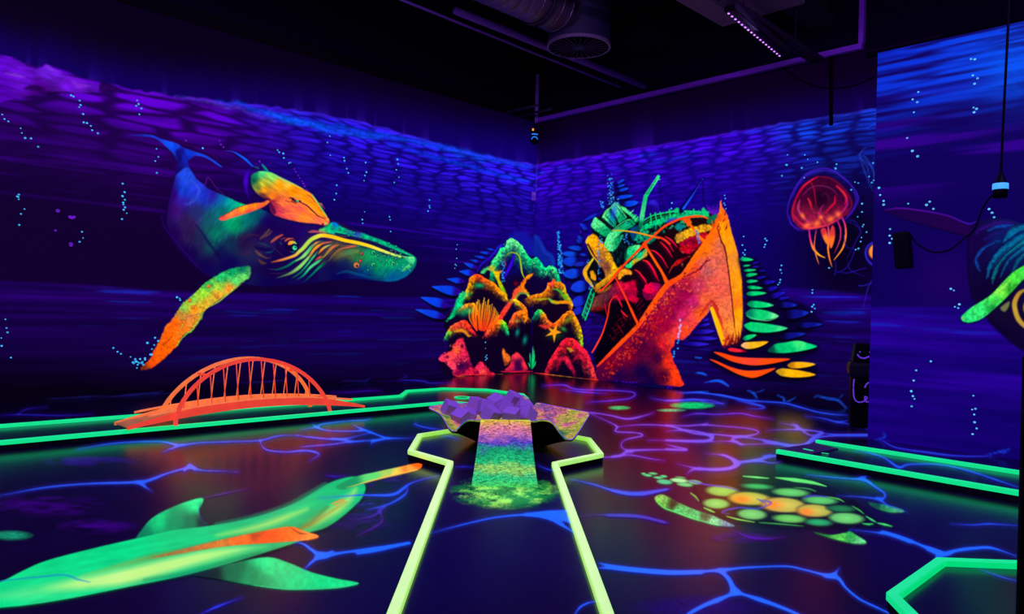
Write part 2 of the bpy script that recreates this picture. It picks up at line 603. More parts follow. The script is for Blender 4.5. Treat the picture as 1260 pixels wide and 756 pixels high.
wlL = trace_line([(-400, 40), (0, 68), (20, 74), (45, 82), (60, 79), (90, 92), (130, 103), (165, 110), (215, 119), (250, 121), (300, 128), (350, 133), (400, 141), (440, 149), (480, 159), (520, 171), (560, 183), (610, 194), (660, 203)])
sbL = trace_line([(-300, 340), (0, 345), (100, 349), (200, 357), (400, 362), (660, 370)])
def paint_left(px, py, s, z):
    t = py - wlL(px) - 3 * (vnoise(px / 9, px * 0 + 3, 4) - 0.5)
    blue = ss(230, 420, px + 60 * (fbm(s / 1.1, z / 0.25, 3) - 0.5))
    up = mixc((15, 0, 84), (7, 0, 20), ss(0, 62, -t) * 0.95)
    up = up + np.array([0, 0, 22]) * ss(440, 650, px)[:, None] * ss(-75, -20, t)[:, None]
    wisps = ss(0.62, 0.9, vnoise(px / 7, px * 0 + 8, 6)) * np.exp(-np.clip(-t, 0, 99) / 9.0)
    up = mixc(up, (70, 20, 190), wisps * 0.45) if False else up * (1 - wisps[:, None] * 0.4) + np.array([60, 20, 180]) * wisps[:, None] * 0.4
    # cells of refracted light
    sk = z + 0.0 * s
    wob = 0.35 * (fbm(s / 1.5, z / 0.4, 12) - 0.5)
    zz = z + 0.16 * (fbm(s / 1.3, z / 0.5, 77) - 0.5)
    f1, f2 = voro(s / 0.80 + wob, zz / 0.125, 5)
    cell = ss(0.08, 0.42, f2 - f1)
    f1, f2 = voro(s / 0.50 + wob, zz / 0.082, 8)
    cell2 = ss(0.06, 0.45, f2 - f1)
    cell = cell * (1 - blue) + cell2 * blue
    cell = cell * (0.45 + 0.75 * fbm(s / 0.6, z / 0.09, 91))
    streak = fbm(s / 1.4, z / 0.07, 21)
    fade = np.exp(-(np.clip(t - 12, 0, 999) / 52.0) ** 1.3)
    bright = mixc((92, 0, 204), (48, 20, 246), blue)
    patch = ss(0.60, 0.80, fbm(s / 1.8, z / 0.22, 31)) * blue * np.exp(-np.clip(t, 0, 99) / 45)
    bright = mixc(bright, (0, 92, 250), patch * 0.8)
    dark = mixc((24, 0, 62), (12, 0, 96), blue)
    fine = ss(0.28, 0.72, fbm(s / 0.7, z / 0.036, 23))
    inten = fade * (0.14 + 1.0 * cell) * ((0.6 + 0.75 * streak) * (1 - 0.55 * blue) + blue * 0.55 * (0.35 + 1.25 * fine))
    dn = mixc(dark, bright, np.clip(inten, 0, 1)) if False else dark * (1 - np.clip(inten, 0, 1)[:, None]) + bright * np.clip(inten, 0, 1)[:, None]
    # deep water fades to near black
    deep = ss(75, 190, t)
    dcol = mixc((15, 0, 42), (12, 0, 62), ss(250, 640, px))
    dn = dn * (1 - deep[:, None]) + dcol * deep[:, None]
    faint = ss(0.55, 0.75, fbm(s / 1.9, z / 0.06, 44)) * ss(60, 110, t) * (1 - ss(120, 200, t))
    dn = dn + faint[:, None] * np.array([22, 0, 50])
    # surface line
    ln = np.exp(-(t / 3.2) ** 2) * ss(100, 180, px)
    dn = dn * (1 - 0.6 * ln[:, None]) + (mixc((100, 10, 215), (70, 40, 255), blue)) * 0.6 * ln[:, None]
    # sea bed
    b = py - sbL(px)
    bed = ss(-1, 3, b)
    bs = fbm(s / 2.2, z / 0.05, 51)
    bi = np.exp(-np.clip(b, 0, 999) / 48) * 0.75 + 0.15
    bcol = np.array([12, 0, 50]) + (bs[:, None] ** 1.5) * bi[:, None] * mixc((62, 0, 130), (30, 0, 150), ss(100, 500, px))
    bcol = bcol + (ss(0.68, 0.82, fbm(s / 1.1, z / 0.045, 61)) * bi)[:, None] * np.array([-10, 34, 70])
    bcol = bcol * (1 - 0.75 * ss(70, 140, b))[:, None]
    dn = dn * (1 - bed[:, None]) + bcol * bed[:, None]
    w = ss(-1.5, 1.5, t)[:, None]
    return np.clip(up * (1 - w) + dn * w, 0, 255)
cvL, mkL, _, _ = mural_ground('painted_water', WL, np.concatenate([np.linspace(-260, -20, 60), np.linspace(-18, 662, 440)]), 0.0, WALL_H, 0.020, 0.004, paint_left, wall_left, None)
# breaking wave at the upper left
cvL.poly(PX('-200,45 -60,56 0,68 18,72 34,81 48,84 58,79 70,87 92,95 118,103 142,109 120,113 95,115 60,114 30,119 12,123 0,126 -60,150 -200,150'), [(0, 75, (88, 6, 190)), (30, 95, (96, 10, 198)), (0, 115, (80, 0, 176)), (60, 88, (96, 24, 200)), (90, 105, (96, 14, 188)), (50, 108, (70, 0, 130)), (-60, 90, (104, 10, 180)), (130, 108, (80, 10, 170))], 0.97, soft=1.0, jitter=1.2, jsc=6, tex=0.35, tsc=3, tdir=0.25)
W1 = crop(0, 40, 3.435)
for q, c in (('100,235 150,222 190,240 130,245', (28, 0, 60)), ('430,205 480,225 490,245 440,250 420,245', (26, 0, 60)), ('300,200 330,215 380,225 330,235', (130, 40, 205)), ('20,170 70,175 110,190 60,185', (135, 60, 210)), ('200,140 225,155 260,170 210,160', (128, 50, 210)), ('150,250 260,250 330,258 200,258', (20, 0, 50))):
    cvL.poly(W1(q), c, 0.75, soft=1.2, jitter=0.8)
# blue sweep of light near the surface
for q, w, c in (('265,124 300,130 350,146 420,158 520,176 650,205', [1, 5, 8, 7, 7, 4], (0, 84, 245)), ('215,119 260,127 300,136 340,150', [1, 2, 2, 1], (96, 90, 250)), ('330,140 400,160 470,170', [2, 5, 2], (0, 110, 255)), ('480,178 560,200 640,222', [3, 6, 3], (0, 66, 240))):
    cvL.stroke(PX(q), w, c, 0.55, soft=3.0, jitter=3, jsc=14, tex=0.4, tsc=3)
# faint painted lines near the base
for q in ('55,492 90,489 150,488 190,485 250,484', '150,486 190,484 200,481', '420,469 450,468.5 455,464', '490,467 500,464 495,460', '500,465 520,466', '385,474 420,476', '290,472 330,470 350,468', '360,458 420,457'):
    cvL.stroke(PX(q), [0.4, 1.4, 0.4], (24, 26, 130), 0.8, soft=0.9)
obj('painted_water', mkL(), M_mural, wall_left)['label'] = 'violet and blue painted water with cells of light under its surface'

wlR = trace_line([(640, 206), (657, 203), (700, 196), (760, 187), (860, 170), (960, 152), (1083, 133), (1200, 115)])
sbR = trace_line([(650, 372), (900, 366), (960, 352), (1000, 355), (1090, 362)])
def paint_right(px, py, s, z):
    t = py - wlR(px) - 2 * (vnoise(px / 8, px * 0 + 3, 14) - 0.5)
    blue = ss(900, 1010, px + 50 * (fbm(s / 1.1, z / 0.25, 3) - 0.5))
    up = mixc((14, 0, 72), (9, 0, 24), ss(0, 55, -t))
    up = up * (1 - 0.45 * (1 - ss(657, 720, px)) * ss(5, 40, -t))[:, None]
    wisps = ss(0.58, 0.9, vnoise(px / 10, px * 0 + 8, 16)) * np.exp(-np.clip(-t, 0, 99) / 14.0)
    up = up * (1 - wisps[:, None] * 0.4) + np.array([70, 10, 190]) * wisps[:, None] * 0.4
    wob = 0.3 * (fbm(s / 1.5, z / 0.4, 12) - 0.5)
    zz = z + 0.14 * (fbm(s / 1.0, z / 0.5, 77) - 0.5)
    f1, f2 = voro(s / 0.46 + wob, zz / 0.078, 15)
    cell = ss(0.06, 0.48, f2 - f1) * (0.45 + 0.75 * fbm(s / 0.45, z / 0.08, 91))
    streak = fbm(s / 0.8, z / 0.07, 21)
    fade = np.exp(-(np.clip(t - 10, 0, 999) / 60.0) ** 1.4)
    bright = mixc((78, 6, 240), (16, 56, 215), blue)
    patch = ss(0.58, 0.8, fbm(s / 0.7, z / 0.16, 31)) * np.exp(-np.clip(t, 0, 99) / 60)
    bright = mixc((70, 6, 236), (16, 56, 215), blue) * (1 - 0.7 * patch[:, None]) + np.array([14, 74, 250]) * 0.7 * patch[:, None]
    dark = mixc((14, 0, 110), (10, 0, 72), blue)
    fine = ss(0.28, 0.72, fbm(s / 0.55, z / 0.034, 23))
    inten = np.clip(fade * (0.20 + 0.85 * cell) * (0.3 + 0.35 * streak + 0.75 * fine), 0, 1)[:, None]
    dn = dark * (1 - inten) + bright * inten
    deep = ss(80, 200, t)
    dcol = mixc((10, 0, 84), (12, 0, 58), ss(930, 1050, px))
    dn = dn * (1 - deep[:, None]) + dcol * deep[:, None]
    dk = np.exp(-((px - 1040) / 45) ** 2 - ((py - 300) / 70) ** 2)
    dn = dn * (1 - 0.6 * dk[:, None])
    ln = np.exp(-(t / 2.8) ** 2)[:, None] * 0.6
    dn = dn * (1 - ln) + mixc((92, 12, 230), (40, 60, 225), blue) * ln
    b = py - sbR(px)
    bed = ss(-1, 5, b)
    bs = fbm(s / 1.4, z / 0.05, 51)
    bi = np.exp(-np.clip(b, 0, 999) / 55) * 0.9 + 0.25
    bcol = np.array([11, 0, 52]) + (bs[:, None] ** 1.5) * bi[:, None] * np.array([40, 0, 135])
    bcol = bcol + (ss(0.64, 0.82, fbm(s / 0.9, z / 0.045, 61)) * bi)[:, None] * np.array([-8, 36, 80])
    bcol = bcol * (1 - 0.6 * ss(95, 150, b))[:, None]
    dn = dn * (1 - bed[:, None]) + bcol * bed[:, None]
    w = ss(-1.5, 1.5, t)[:, None]
    return np.clip(up * (1 - w) + dn * w, 0, 255)
cvR, mkR, _, _ = mural_ground('painted_water', WR, np.linspace(655, 1150, 340), 0.0, WALL_H - 0.03, 0.021, 0.004, paint_right, wall_right, None)
cvR.stroke(PX('658,204 658,225 657,245'), [3, 3, 1], (60, 110, 255), 0.5, soft=2.5)
BK = crop(820, 440, 4.846)
for q in ('230,150 260,145 320,140 345,152 365,172', '130,210 200,208 250,206', '480,195 520,215 545,252', '520,215 580,195', '660,225 700,245 705,270 770,240', '880,240 900,230 960,245 1020,255 1060,290 1090,325', '1030,245 1050,225', '170,95 215,95 240,110', '175,5 200,8'):
    cvR.stroke(BK(q), [0.6, 2.6, 0.8], (18, 84, 235), 0.85, soft=0.9)
# dark shoal near the corner
EE = crop(690, 200, 7.558)
for q in ('60,235 95,225', '110,240 150,265', '130,255 175,290', '150,285 190,320', '170,310 215,345', '190,340 230,370', '90,330 130,350', '130,350 170,365', '180,370 215,400', '210,350 260,385', '230,440 290,470', '10,300 60,270', '170,215 215,245', '200,255 240,290', '60,300 90,280', '250,470 300,455'):
    cvR.stroke(EE(q), [0.5, 1.8, 0.5], (4, 0, 50), 0.8, soft=0.8)
# pale blue jelly lines right of the surface
Z5 = crop(760, 0, 2.52)
for q in ('770,455 750,485 775,520 780,560', '750,490 790,520 795,570', '745,480 770,490 800,545', '755,500 765,530 790,590'):
    cvR.stroke(Z5(q), [0.6, 1.1, 0.5], (40, 90, 230), 0.7, soft=0.7)
obj('painted_water', mkR(), M_mural, wall_right)['label'] = 'blue violet painted water with light cells above the sunken ship'

def paint_part(px, py, s, z):
    yy = py + 0.21 * (px - 1085) * ss(380, 60, py) - 0.03 * (px - 1085) * ss(380, 540, py)
    top = 1 - ss(70, 200, yy)
    st = fbm(s / 0.8, z / 0.042, 71)
    st2 = fbm(s / 1.6, z / 0.10, 81)
    rightb = ss(1085, 1230, px)
    c = mixc((14, 0, 84), (11, 0, 80), ss(150, 300, yy))
    m1 = np.clip(top * (0.05 + 1.7 * ss(.28, .72, st)), 0, 1)[:, None]
    c = c * (1 - m1) + mixc((8, 46, 205), (10, 62, 225), rightb) * m1
    m2 = (ss(0.52, 0.74, st2) * ss(110, 150, yy) * (1 - ss(210, 260, yy)) * 0.75)[:, None]
    c = c * (1 - m2) + np.array([58, 0, 150]) * m2
    m4 = (ss(0.55, 0.75, fbm(s / 1.0, z / 0.07, 91)) * (1 - ss(150, 240, yy)) * 0.6)[:, None]
    c = c * (1 - m4) + np.array([10, 10, 120]) * m4
    g = np.exp(-((px - 1245) / 45) ** 2 - ((py - 85) / 40) ** 2)[:, None] * 0.5
    c = c * (1 - g) + np.array([0, 96, 240]) * g
    mid = np.exp(-((px - 1165) / 45) ** 2 - ((py - 345) / 45) ** 2)[:, None] * 0.4
    c = c * (1 - mid) + np.array([46, 0, 96]) * mid
    b = yy - 378
    bed = ss(-2, 2, b)[:, None]
    bc = np.array([12, 0, 92]) + (fbm(s / 1.3, z / 0.07, 95)[:, None] ** 1.6) * np.array([44, 0, 92]) * (1 - 0.35 * ss(40, 170, b))[:, None]
    bl = (ss(0.62, 0.8, fbm(s / 0.9, z / 0.05, 99)) * (1 - ss(20, 60, b)))[:, None]
    bc = bc * (1 - 0.6 * bl) + np.array([16, 40, 190]) * 0.6 * bl
    dkb = ss(90, 175, b)[:, None] * (0.25 + 0.3 * fbm(s / 1.5, z / 0.1, 96)[:, None])
    bc = bc * (1 - dkb) + np.array([10, 0, 90]) * dkb
    return np.clip(c * (1 - bed) + bc * bed, 0, 255)
cvP, mkP, _, _ = mural_ground('painted_water', WP, np.concatenate([np.linspace(1072, 1275, 150), np.linspace(1280, 1500, 40)]), 0.0, PART_H, 0.018, 0.004, paint_part, wall_partition, None)
S8 = crop(1060, 30, 3.285)
for k in range(34):
    x, y = 590 + random.random() * 80, 180 + random.random() * 150
    cvP.stroke(S8('%f,%f %f,%f' % (x, y, x + 14, y + 14)), [0.4, 1.3, 0.4], (4, 20, 120), 0.7, soft=0.7)
LW = crop(940, 500, 2.953)
for q in ('400,125 440,112 430,95', '800,180 860,165 895,155', '850,160 870,170 890,160', '420,125 455,128'):
    cvP.stroke(LW(q), [0.6, 2.2, 0.6], (18, 60, 215), 0.8, soft=0.9)
obj('painted_water', mkP(), M_mural, wall_partition)['label'] = 'streaked blue painted water on the shorter wall'

# ------------------------------------------------------------------ mural: humpback whale
def rings(cv, pts, r, col, dark=(8, 0, 50)):
    for x, y in pts:
        cv.dot(x, y, r + 0.6, dark, 0.8, 0.5)
        cv.dot(x, y, r, col, 0.95, 0.45)
        cv.dot(x + 0.2 * r, y + 0.3 * r, r * 0.45, dark, 0.75, 0.4)
Q5 = crop(290, 270, 8.4)
Q3 = crop(350, 250, 7)
Q6 = crop(160, 310, 5.04)
def paint_whale(cv):
    NB = (14, 0, 76)
    # flukes
    cv.poly(PX('160,167 172,165.6 187,166.5 200,172 212,175 221,179 226,188 224,200 218,198 213,189 205,181 196,173 185,168.5'), [(165, 166, (10, 30, 150)), (190, 168, (12, 52, 200)), (208, 178, (12, 74, 232)), (218, 182, (14, 60, 215)), (222, 198, (14, 20, 130))], tex=0.2, tsc=2.0, tdir=0.9)
    cv.poly(PX('220,181 228,183 240,187 252,191 262,197 269,202 273,206 266,202 258,196.5 248,192.5 239,192 233,197 228,196'), [(230, 187, (12, 52, 205)), (250, 191, (14, 66, 225)), (266, 201, (8, 70, 235)), (226, 196, (14, 20, 140))])
    cv.stroke(PX('208,172 222,176 240,181 258,188 272,200'), [0.4, 0.9, 0.6], (90, 10, 110), 0.35, jitter=1.5)
    # tail stock
    cv.poly(PX('216,186 225,182 229,190 231,200 233,209 240,218 236,226 214,228 216,212 219,200'), [(220, 195, (14, 8, 100)), (228, 195, (16, 30, 170)), (222, 212, (14, 4, 92)), (233, 213, (20, 50, 200)), (216, 220, (18, 10, 110)), (232, 224, (26, 60, 214))], soft=1.5)
    # body
    body = PX('231,206 240,218.5 252,228 268,237 283,244.5 301,252 318,256 335,264 360,270 385,275 400,277 408,272 416,273 430,280 446,286 462,292 482,300 499,310 508,314 512,319 511.5,326 506,335 497,342 482,346.5 460,345 440,343 415,343.5 385,348 350,351 318,352 290,347 262,341 248,333 233,320 220,305 211,291 206,275 206.5,258 210,240 214,225 218,214')
    cv.poly([(x - 1.5, y + 1) for x, y in body], (12, 0, 62), 0.8, soft=3.0)
    cv.poly(body, [(232, 220, (28, 70, 214)), (225, 235, (14, 58, 206)), (243, 230, (34, 56, 218)), (214, 240, (50, 0, 130)), (217, 255, (62, 8, 112)), (222, 250, (44, 24, 150)), (250, 240, (22, 44, 186)), (262, 240, (40, 16, 150)), (272, 244, (8, 96, 172)), (286, 249, (0, 160, 142)), (298, 253, (0, 214, 132)), (275, 262, (4, 104, 108)), (258, 272, (16, 84, 100)), (240, 262, (32, 38, 104)), (232, 275, (50, 24, 84)), (265, 287, (4, 108, 92)), (285, 268, (0, 168, 106)), (288, 276, (0, 150, 96)), (230, 290, (40, 22, 76)), (247, 298, (24, 40, 78)), (258, 305, (6, 80, 84)), (270, 312, (12, 12, 74)), (218, 290, (30, 0, 84)), (305, 272, (4, 100, 100)), (312, 262, (0, 80, 100)), (320, 290, (38, 12, 78)), (300, 298, (44, 22, 68)), (285, 300, (14, 40, 76)), (330, 275, (20, 0, 88)), (360, 282, (26, 0, 92)), (345, 320, (18, 0, 72)), (280, 325, (12, 0, 74)), (380, 336, (12, 0, 74)), (340, 342, (12, 0, 70)), (420, 340, (8, 0, 84)), (235, 310, (16, 0, 76)), (255, 325, (12, 0, 74)), (405, 332, (10, 8, 76)), (425, 325, (12, 30, 78)),
        (440, 316, (34, 120, 60)), (455, 312, (10, 165, 92)), (480, 322, (0, 176, 98)), (465, 326, (4, 150, 92)), (470, 336, (0, 112, 104)), (500, 324, (0, 150, 100)), (500, 336, (0, 90, 130)), (452, 336, (0, 70, 110)), (445, 341, (0, 40, 130)), (482, 343, (0, 80, 140)), (430, 312, (84, 92, 50)), (415, 310, (90, 84, 50)), (455, 300, (16, 0, 62)), (480, 309, (14, 0, 66)), (430, 292, (20, 0, 70)), (400, 284, (26, 0, 84)), (398, 315, (60, 40, 60))], soft=1.0, jitter=0.5, tex=0.20, tsc=1.7, tdir=-0.95, eps=40, pw=2.0)
    # brushed streaks over the back
    rs = random.Random(5)
    for k in range(46):
        x, y = rs.uniform(222, 300), rs.uniform(216, 300)
        if y < 205 + (x - 225) * 0.62 + 8 or y > 300 - abs(x - 250) * 0.3:
            continue
        L = rs.uniform(8, 18)
        c = (0, 150, 120) if x > 262 else ((40, 90, 230) if y < 245 else (60, 40, 110))
        cv.stroke([(x, y), (x - L * 0.25, y + L * 0.55), (x - L * 0.3, y + L)], [0.3, 1.4, 0.3], c, 0.35, soft=0.8)
    cv.stroke(PX('216,222 210,240 208,258 209,276 215,292 228,310 246,328'), [4, 9, 12, 13, 13, 12, 8], (24, 0, 62), .55, soft=5)
    cv.stroke(PX('226,262 232,282 246,304 262,322'), [6, 14, 16, 10], (34, 12, 62), .45, soft=7)
    cv.stroke(PX('300,300 315,288 332,282 350,284 352,310 335,330 310,330'), [10, 16, 18, 16, 14, 14, 10], (20, 0, 62), .6, soft=7)
    cv.stroke(PX('410,341 440,341 470,344'), [6, 7, 4], (6, 0, 76), .6, soft=4)
    cv.stroke(PX('405,322 420,330 440,335'), [8, 9, 5], (8, 4, 66), .6, soft=5)
    cv.stroke(PX('236,222 245,234 240,246 228,252'), [1, 3, 3, 1], (70, 110, 240), .45, soft=2)
    cv.stroke(PX('241,277 249,287 256,298 264,308 272,320'), [0.8, 2.0, 3, 1.5], (12, 0, 66), 0.75, soft=1.5)
    cv.poly(PX('252,229 254,222 256,217.5 259,221 264,228 272,238 262,235'), (24, 0, 66), 0.95)
    cv.stroke(PX('252,228 254,222 256,218 260,223 266,231 276,240'), [1.2, 1.0, 0.8, 0.5], (90, 16, 150), 0.9, soft=0.6)
    cv.stroke(PX('199,266 201,275 206,285 213,294 224,307 238,322 252,336'), [0.8, 1.4, 0.8, 1.2, 0.5], (44, 0, 122), 0.7, jitter=1.6, jsc=4)
    # eye region wrinkles
    for q, w, c, a in (('60,190 150,160 250,170', [1, 3, 1], (60, 26, 60), .6), ('255,200 300,165 345,110', [2, 4, 3], (84, 58, 62), .85), ('310,180 350,150 375,120', [.6, 1.2, .6], (150, 80, 80), .8), ('370,235 420,195 485,160', [2, 3.4, 1.5], (190, 78, 56), .9), ('470,205 500,195 520,185', [.8, 1.6, .8], (150, 60, 50), .8), ('510,225 540,205 590,195', [1, 2.4, 1], (228, 92, 62), .9), ('420,240 450,200 520,180 600,200', [.8, 1.6, .8], (16, 0, 60), .9), ('205,325 250,365 320,405', [1.5, 3.5, 1], (104, 66, 50), .85), ('240,420 275,450 310,455', [2, 4, 1.5], (92, 54, 40), .8), ('270,380 330,400 370,390', [1, 1.5, .6], (76, 44, 50), .8), ('225,240 290,258 350,282', [.5, 1.4, .6], (0, 84, 84), .8), ('310,345 350,342 390,322', [.5, 1.6, .6], (0, 96, 90), .85), ('370,280 410,310 500,385', [.5, 1.0, .5], (50, 50, 70), .7), ('40,360 110,350 160,365', [1, 2, .6], (60, 16, 50), .6), ('200,285 280,310 370,320', [2, 5, 2], (12, 0, 66), .8), ('430,250 440,300 480,340', [2, 4, 2], (22, 0, 56), .8), ('460,240 470,255', [1, 1.5], (0, 96, 70), .8)):
        cv.stroke(Q5(q), w, c, a, soft=0.7)
    # eye
    cv.dot(*Q5('580,270')[0], 8.5, (14, 0, 48), 0.95, 1.0, 7.5)
    cv.poly(Q5('540,262 555,228 590,222 618,236 630,256 600,250 570,262'), [(*Q5('555,250')[0], (255, 140, 30)), (*Q5('575,232')[0], (255, 160, 30)), (*Q5('615,245')[0], (130, 220, 130))], soft=0.5)
    cv.stroke(Q5('515,225 545,205 585,200 620,225'), [.6, 1.2, .8, .4], (215, 84, 60), 0.9, soft=0.5)
    cv.dot(*Q5('610,296')[0], 2.7, (50, 230, 150), 1, 0.5)
    cv.dot(*Q5('617,290')[0], 1.0, (20, 0, 40), 1, 0.4)
    cv.stroke(Q5('560,330 590,340 615,332'), [.4, 1.0, .4], (0, 130, 110), 0.9, soft=.5)
    # throat pleats
    for q, w, c in (('330,510 420,520 520,490 600,440 640,420', [.5, 2, 2.4, 1], [(40, 30, 60), (0, 90, 80), (0, 130, 90), (60, 200, 110)]),
                    ('620,430 690,390 750,330 790,280 850,238 910,222', [1, 4, 4, 2.5, 1], [(90, 200, 100), (150, 235, 120), (60, 200, 110), (30, 150, 100), (20, 60, 80)]),
                    ('420,608 560,560 640,510 700,455 760,385 800,330', [.6, 3, 4.2, 4, 3, 2], [(40, 60, 50), (120, 170, 80), (140, 225, 110), (130, 220, 100), (170, 150, 60)]),
                    ('760,390 800,320 850,275 900,246 990,233', [1, 3.6, 3.8, 2.6, 1], [(150, 110, 50), (255, 150, 30), (255, 160, 20), (240, 120, 50), (190, 90, 60)]),
                    ('790,285 830,245 870,228', [.8, 2, .8], [(190, 100, 50), (250, 140, 50), (160, 80, 60)]),
                    ('580,610 660,560 720,500 780,420 830,360', [.5, 1.8, 2.2, 1.8, .6], [(0, 80, 70), (0, 190, 100), (40, 210, 120), (0, 170, 110)]),
                    ('760,430 800,390 850,330', [.5, 1.8, .5], [(0, 160, 100), (60, 220, 130), (20, 120, 90)]),
                    ('855,360 890,315 930,285 990,262', [.8, 2.8, 2.4, .8], [(200, 110, 50), (255, 150, 40), (200, 190, 90), (120, 200, 110)]),
                    ('630,625 700,580 770,500 850,440 900,410', [.5, 2, 3, 3, 1], [(0, 70, 70), (0, 160, 100), (80, 225, 130), (70, 210, 120), (0, 150, 100)]),
                    ('830,420 870,395 900,385', [.6, 2, .6], (236, 96, 60)),
                    ('900,400 950,350 1000,290 1060,262', [1, 4, 3, 1], [(120, 130, 40), (150, 130, 50), (220, 110, 60), (200, 80, 60)]),
                    ('700,650 780,580 850,510 900,470 950,420', [.5, 1.6, 2.4, 3, 1], [(0, 50, 70), (0, 130, 90), (0, 150, 90), (0, 120, 80), (60, 90, 60)]),
                    ('960,430 1010,360 1090,300 1160,285 1250,275', [1, 4, 3.4, 3, 2], [(70, 60, 50), (110, 86, 60), (150, 96, 60), (230, 100, 70), (160, 80, 60)]),
                    ('1000,440 1080,370 1180,340 1260,330', [1, 5, 6, 4], [(30, 30, 60), (96, 92, 56), (60, 130, 80), (110, 120, 60)]),
                    ('340,560 450,560 540,540', [.5, 1.4, .5], (50, 16, 50))):
        cv.stroke(Q5(q), w, c, 0.95, soft=0.7)
    for q in ('420,545 600,480 720,400 790,310 850,258 960,225', '560,600 660,530 770,410 850,310 950,255', '620,600 740,490 840,385 900,330 1000,255', '720,610 820,500 930,390 1000,320 1080,275', '870,520 960,400 1060,300 1180,280'):
        cv.stroke(Q5(q), [.4, 1.3, 1.1, .5], (14, 0, 56), 0.85, soft=0.5)
    # upper jaw
    cv.poly(PX('392,285 402,277 411,273.5 420,279 432,284 446,287 462,293 482,301 498,310 507,315 495,313 475,306.5 455,299 440,295 425,291 408,288'), [(405, 280, (0, 190, 120)), (413, 275, (0, 110, 200)), (420, 284, (0, 200, 120)), (432, 287, (20, 130, 140)), (440, 285, (40, 60, 170)), (450, 292, (0, 190, 130)), (470, 298, (0, 180, 120)), (485, 304, (0, 170, 120)), (500, 311, (0, 200, 130)), (396, 285, (90, 180, 90))], tex=0.25, tsc=2, jitter=0.8, jsc=2)
    cv.stroke(Q3('440,262 520,280 620,305 760,345 900,400 1010,440 1090,462'), [2, 2.6, 3, 4.5, 4.5, 3, 1], (18, 0, 64), 0.92, soft=0.8)
    cv.stroke(Q3('210,250 250,245 320,250 360,255'), [1.2, 3.2, 2, .6], (206, 86, 86), 0.85, soft=0.9)
    cv.stroke(Q3('480,285 520,288 540,290'), [.6, 1.2, .5], (140, 50, 50), 0.8)
    # jaw line
    cv.stroke(PX('334,323 342,321 350,319 362.6,314.6 368,310 373,305.7 381.7,296 390,291.4 397,289.8 409,291.6 424.5,296 439,298.8 455,303 470,308.5 486,314 498,317 509,317.5'), [1.2, 2.6, 3, 4, 4.6, 5, 4.8, 4.6, 4.2, 4, 3.2, 2.4, 1.8], [(120, 60, 40), (220, 116, 50), (240, 170, 60), (190, 220, 70), (170, 220, 70), (230, 220, 60), (255, 190, 20), (255, 200, 10), (255, 210, 30), (240, 230, 80), (180, 240, 110), (120, 240, 140)], 1, soft=0.6)
    # chin
    cv.poly(Q3('1030,470 1090,458 1120,470 1122,500 1100,540 1060,575 1010,590 1040,550 1080,520 1060,500'), [(505, 320, (90, 230, 140)), (500, 332, (80, 220, 110)), (495, 318, (20, 140, 90))], 0.8, tex=0.3, tsc=1.5)
    cv.stroke(Q3('450,610 540,590 640,615 740,640 850,640'), [.5, 2.6, 3, 2, .6], (0, 90, 130), 0.7, soft=1.5)
    cv.stroke(Q3('860,668 950,660 1040,620 1095,570'), [.5, 2, 2, .6], (0, 100, 160), 0.7, soft=1.0)
    rings(cv, Q3('410,215 475,228 520,240 555,278 600,258 672,292 735,310 800,330 900,350 960,375'), 1.3, (20, 220, 140))
    rings(cv, Q3('640,370 805,450 855,455 880,500 935,470 1015,470 1050,570 1090,530 720,578 830,500 960,480 1000,440'), 1.0, (60, 230, 130))
    rings(cv, Q3('765,530 935,520 765,425'), 2.6, (40, 200, 110))
    rings(cv, Q3('620,535'), 3.4, (220, 120, 60)); rings(cv, Q3('665,437 655,500'), 1.8, (220, 90, 60))
    for k in range(70):
        x, y = rs.uniform(452, 505), rs.uniform(308, 334)
        cv.dot(x, y, rs.uniform(.4, .9), (120, 240, 150) if rs.random() < .5 else (0, 60, 70), 0.55, .5)
    # pectoral flipper
    fl_ = PX('308,329 299,328 283,331 267,339 251,350 239,361.6 225.5,373.5 217.5,385 211.6,394 203.7,402 200,411 196,420 190.8,429 183.8,443 173,454 180,455 190,451 203.7,440 217.5,426 225.5,413 235.4,406 243,398 247,391 250,384 263,373.5 279,362.6 297,348.7 307,341')
    cv.poly([(x + 1.5, y + 2) for x, y in fl_], (10, 0, 50), 0.8, soft=2)
    cv.poly(fl_, [(299, 332, (0, 110, 84)), (285, 335, (0, 150, 90)), (272, 341, (30, 190, 100)), (300, 341, (110, 220, 100)), (290, 344, (80, 210, 100)), (255, 351, (50, 190, 80)), (270, 354, (150, 210, 60)), (250, 362, (150, 220, 50)), (282, 356, (250, 150, 40)), (268, 362, (235, 160, 40)), (256, 372, (220, 170, 40)), (235, 369, (120, 215, 70)), (225, 379, (120, 190, 70)), (232, 376, (170, 200, 50)), (222, 386, (190, 130, 50)), (240, 382, (245, 140, 20)), (246, 384, (220, 170, 40)), (234, 393, (225, 120, 50)), (242, 392, (240, 150, 30)), (214, 398, (255, 96, 5)), (225, 403, (250, 106, 20)), (205, 412, (255, 92, 0)), (210, 426, (255, 98, 0)), (218, 415, (255, 110, 10)), (195, 436, (250, 86, 0)), (186, 446, (235, 76, 0)), (176, 453, (120, 40, 10)), (305, 336, (70, 160, 90))], soft=0.8, jitter=1.0, jsc=3, tex=0.28, tsc=2.2)
    cv.stroke(Q6('690,198 600,268 545,312 470,350'), [.5, 1.5, 1.2, .6], (190, 240, 70), .9)
    cv.stroke(Q6('455,375 440,410 385,485 330,525 290,585'), [1, 1.6, 2, 1.6, .8], (150, 225, 60), .85, jitter=1)
    cv.stroke(Q6('310,430 360,400 440,385'), [.6, 1.4, .6], (150, 80, 110), .7, jitter=1)
    cv.stroke(Q6('200,580 250,540 260,510'), [.6, 1.2, .5], (140, 30, 10), .8, jitter=1)
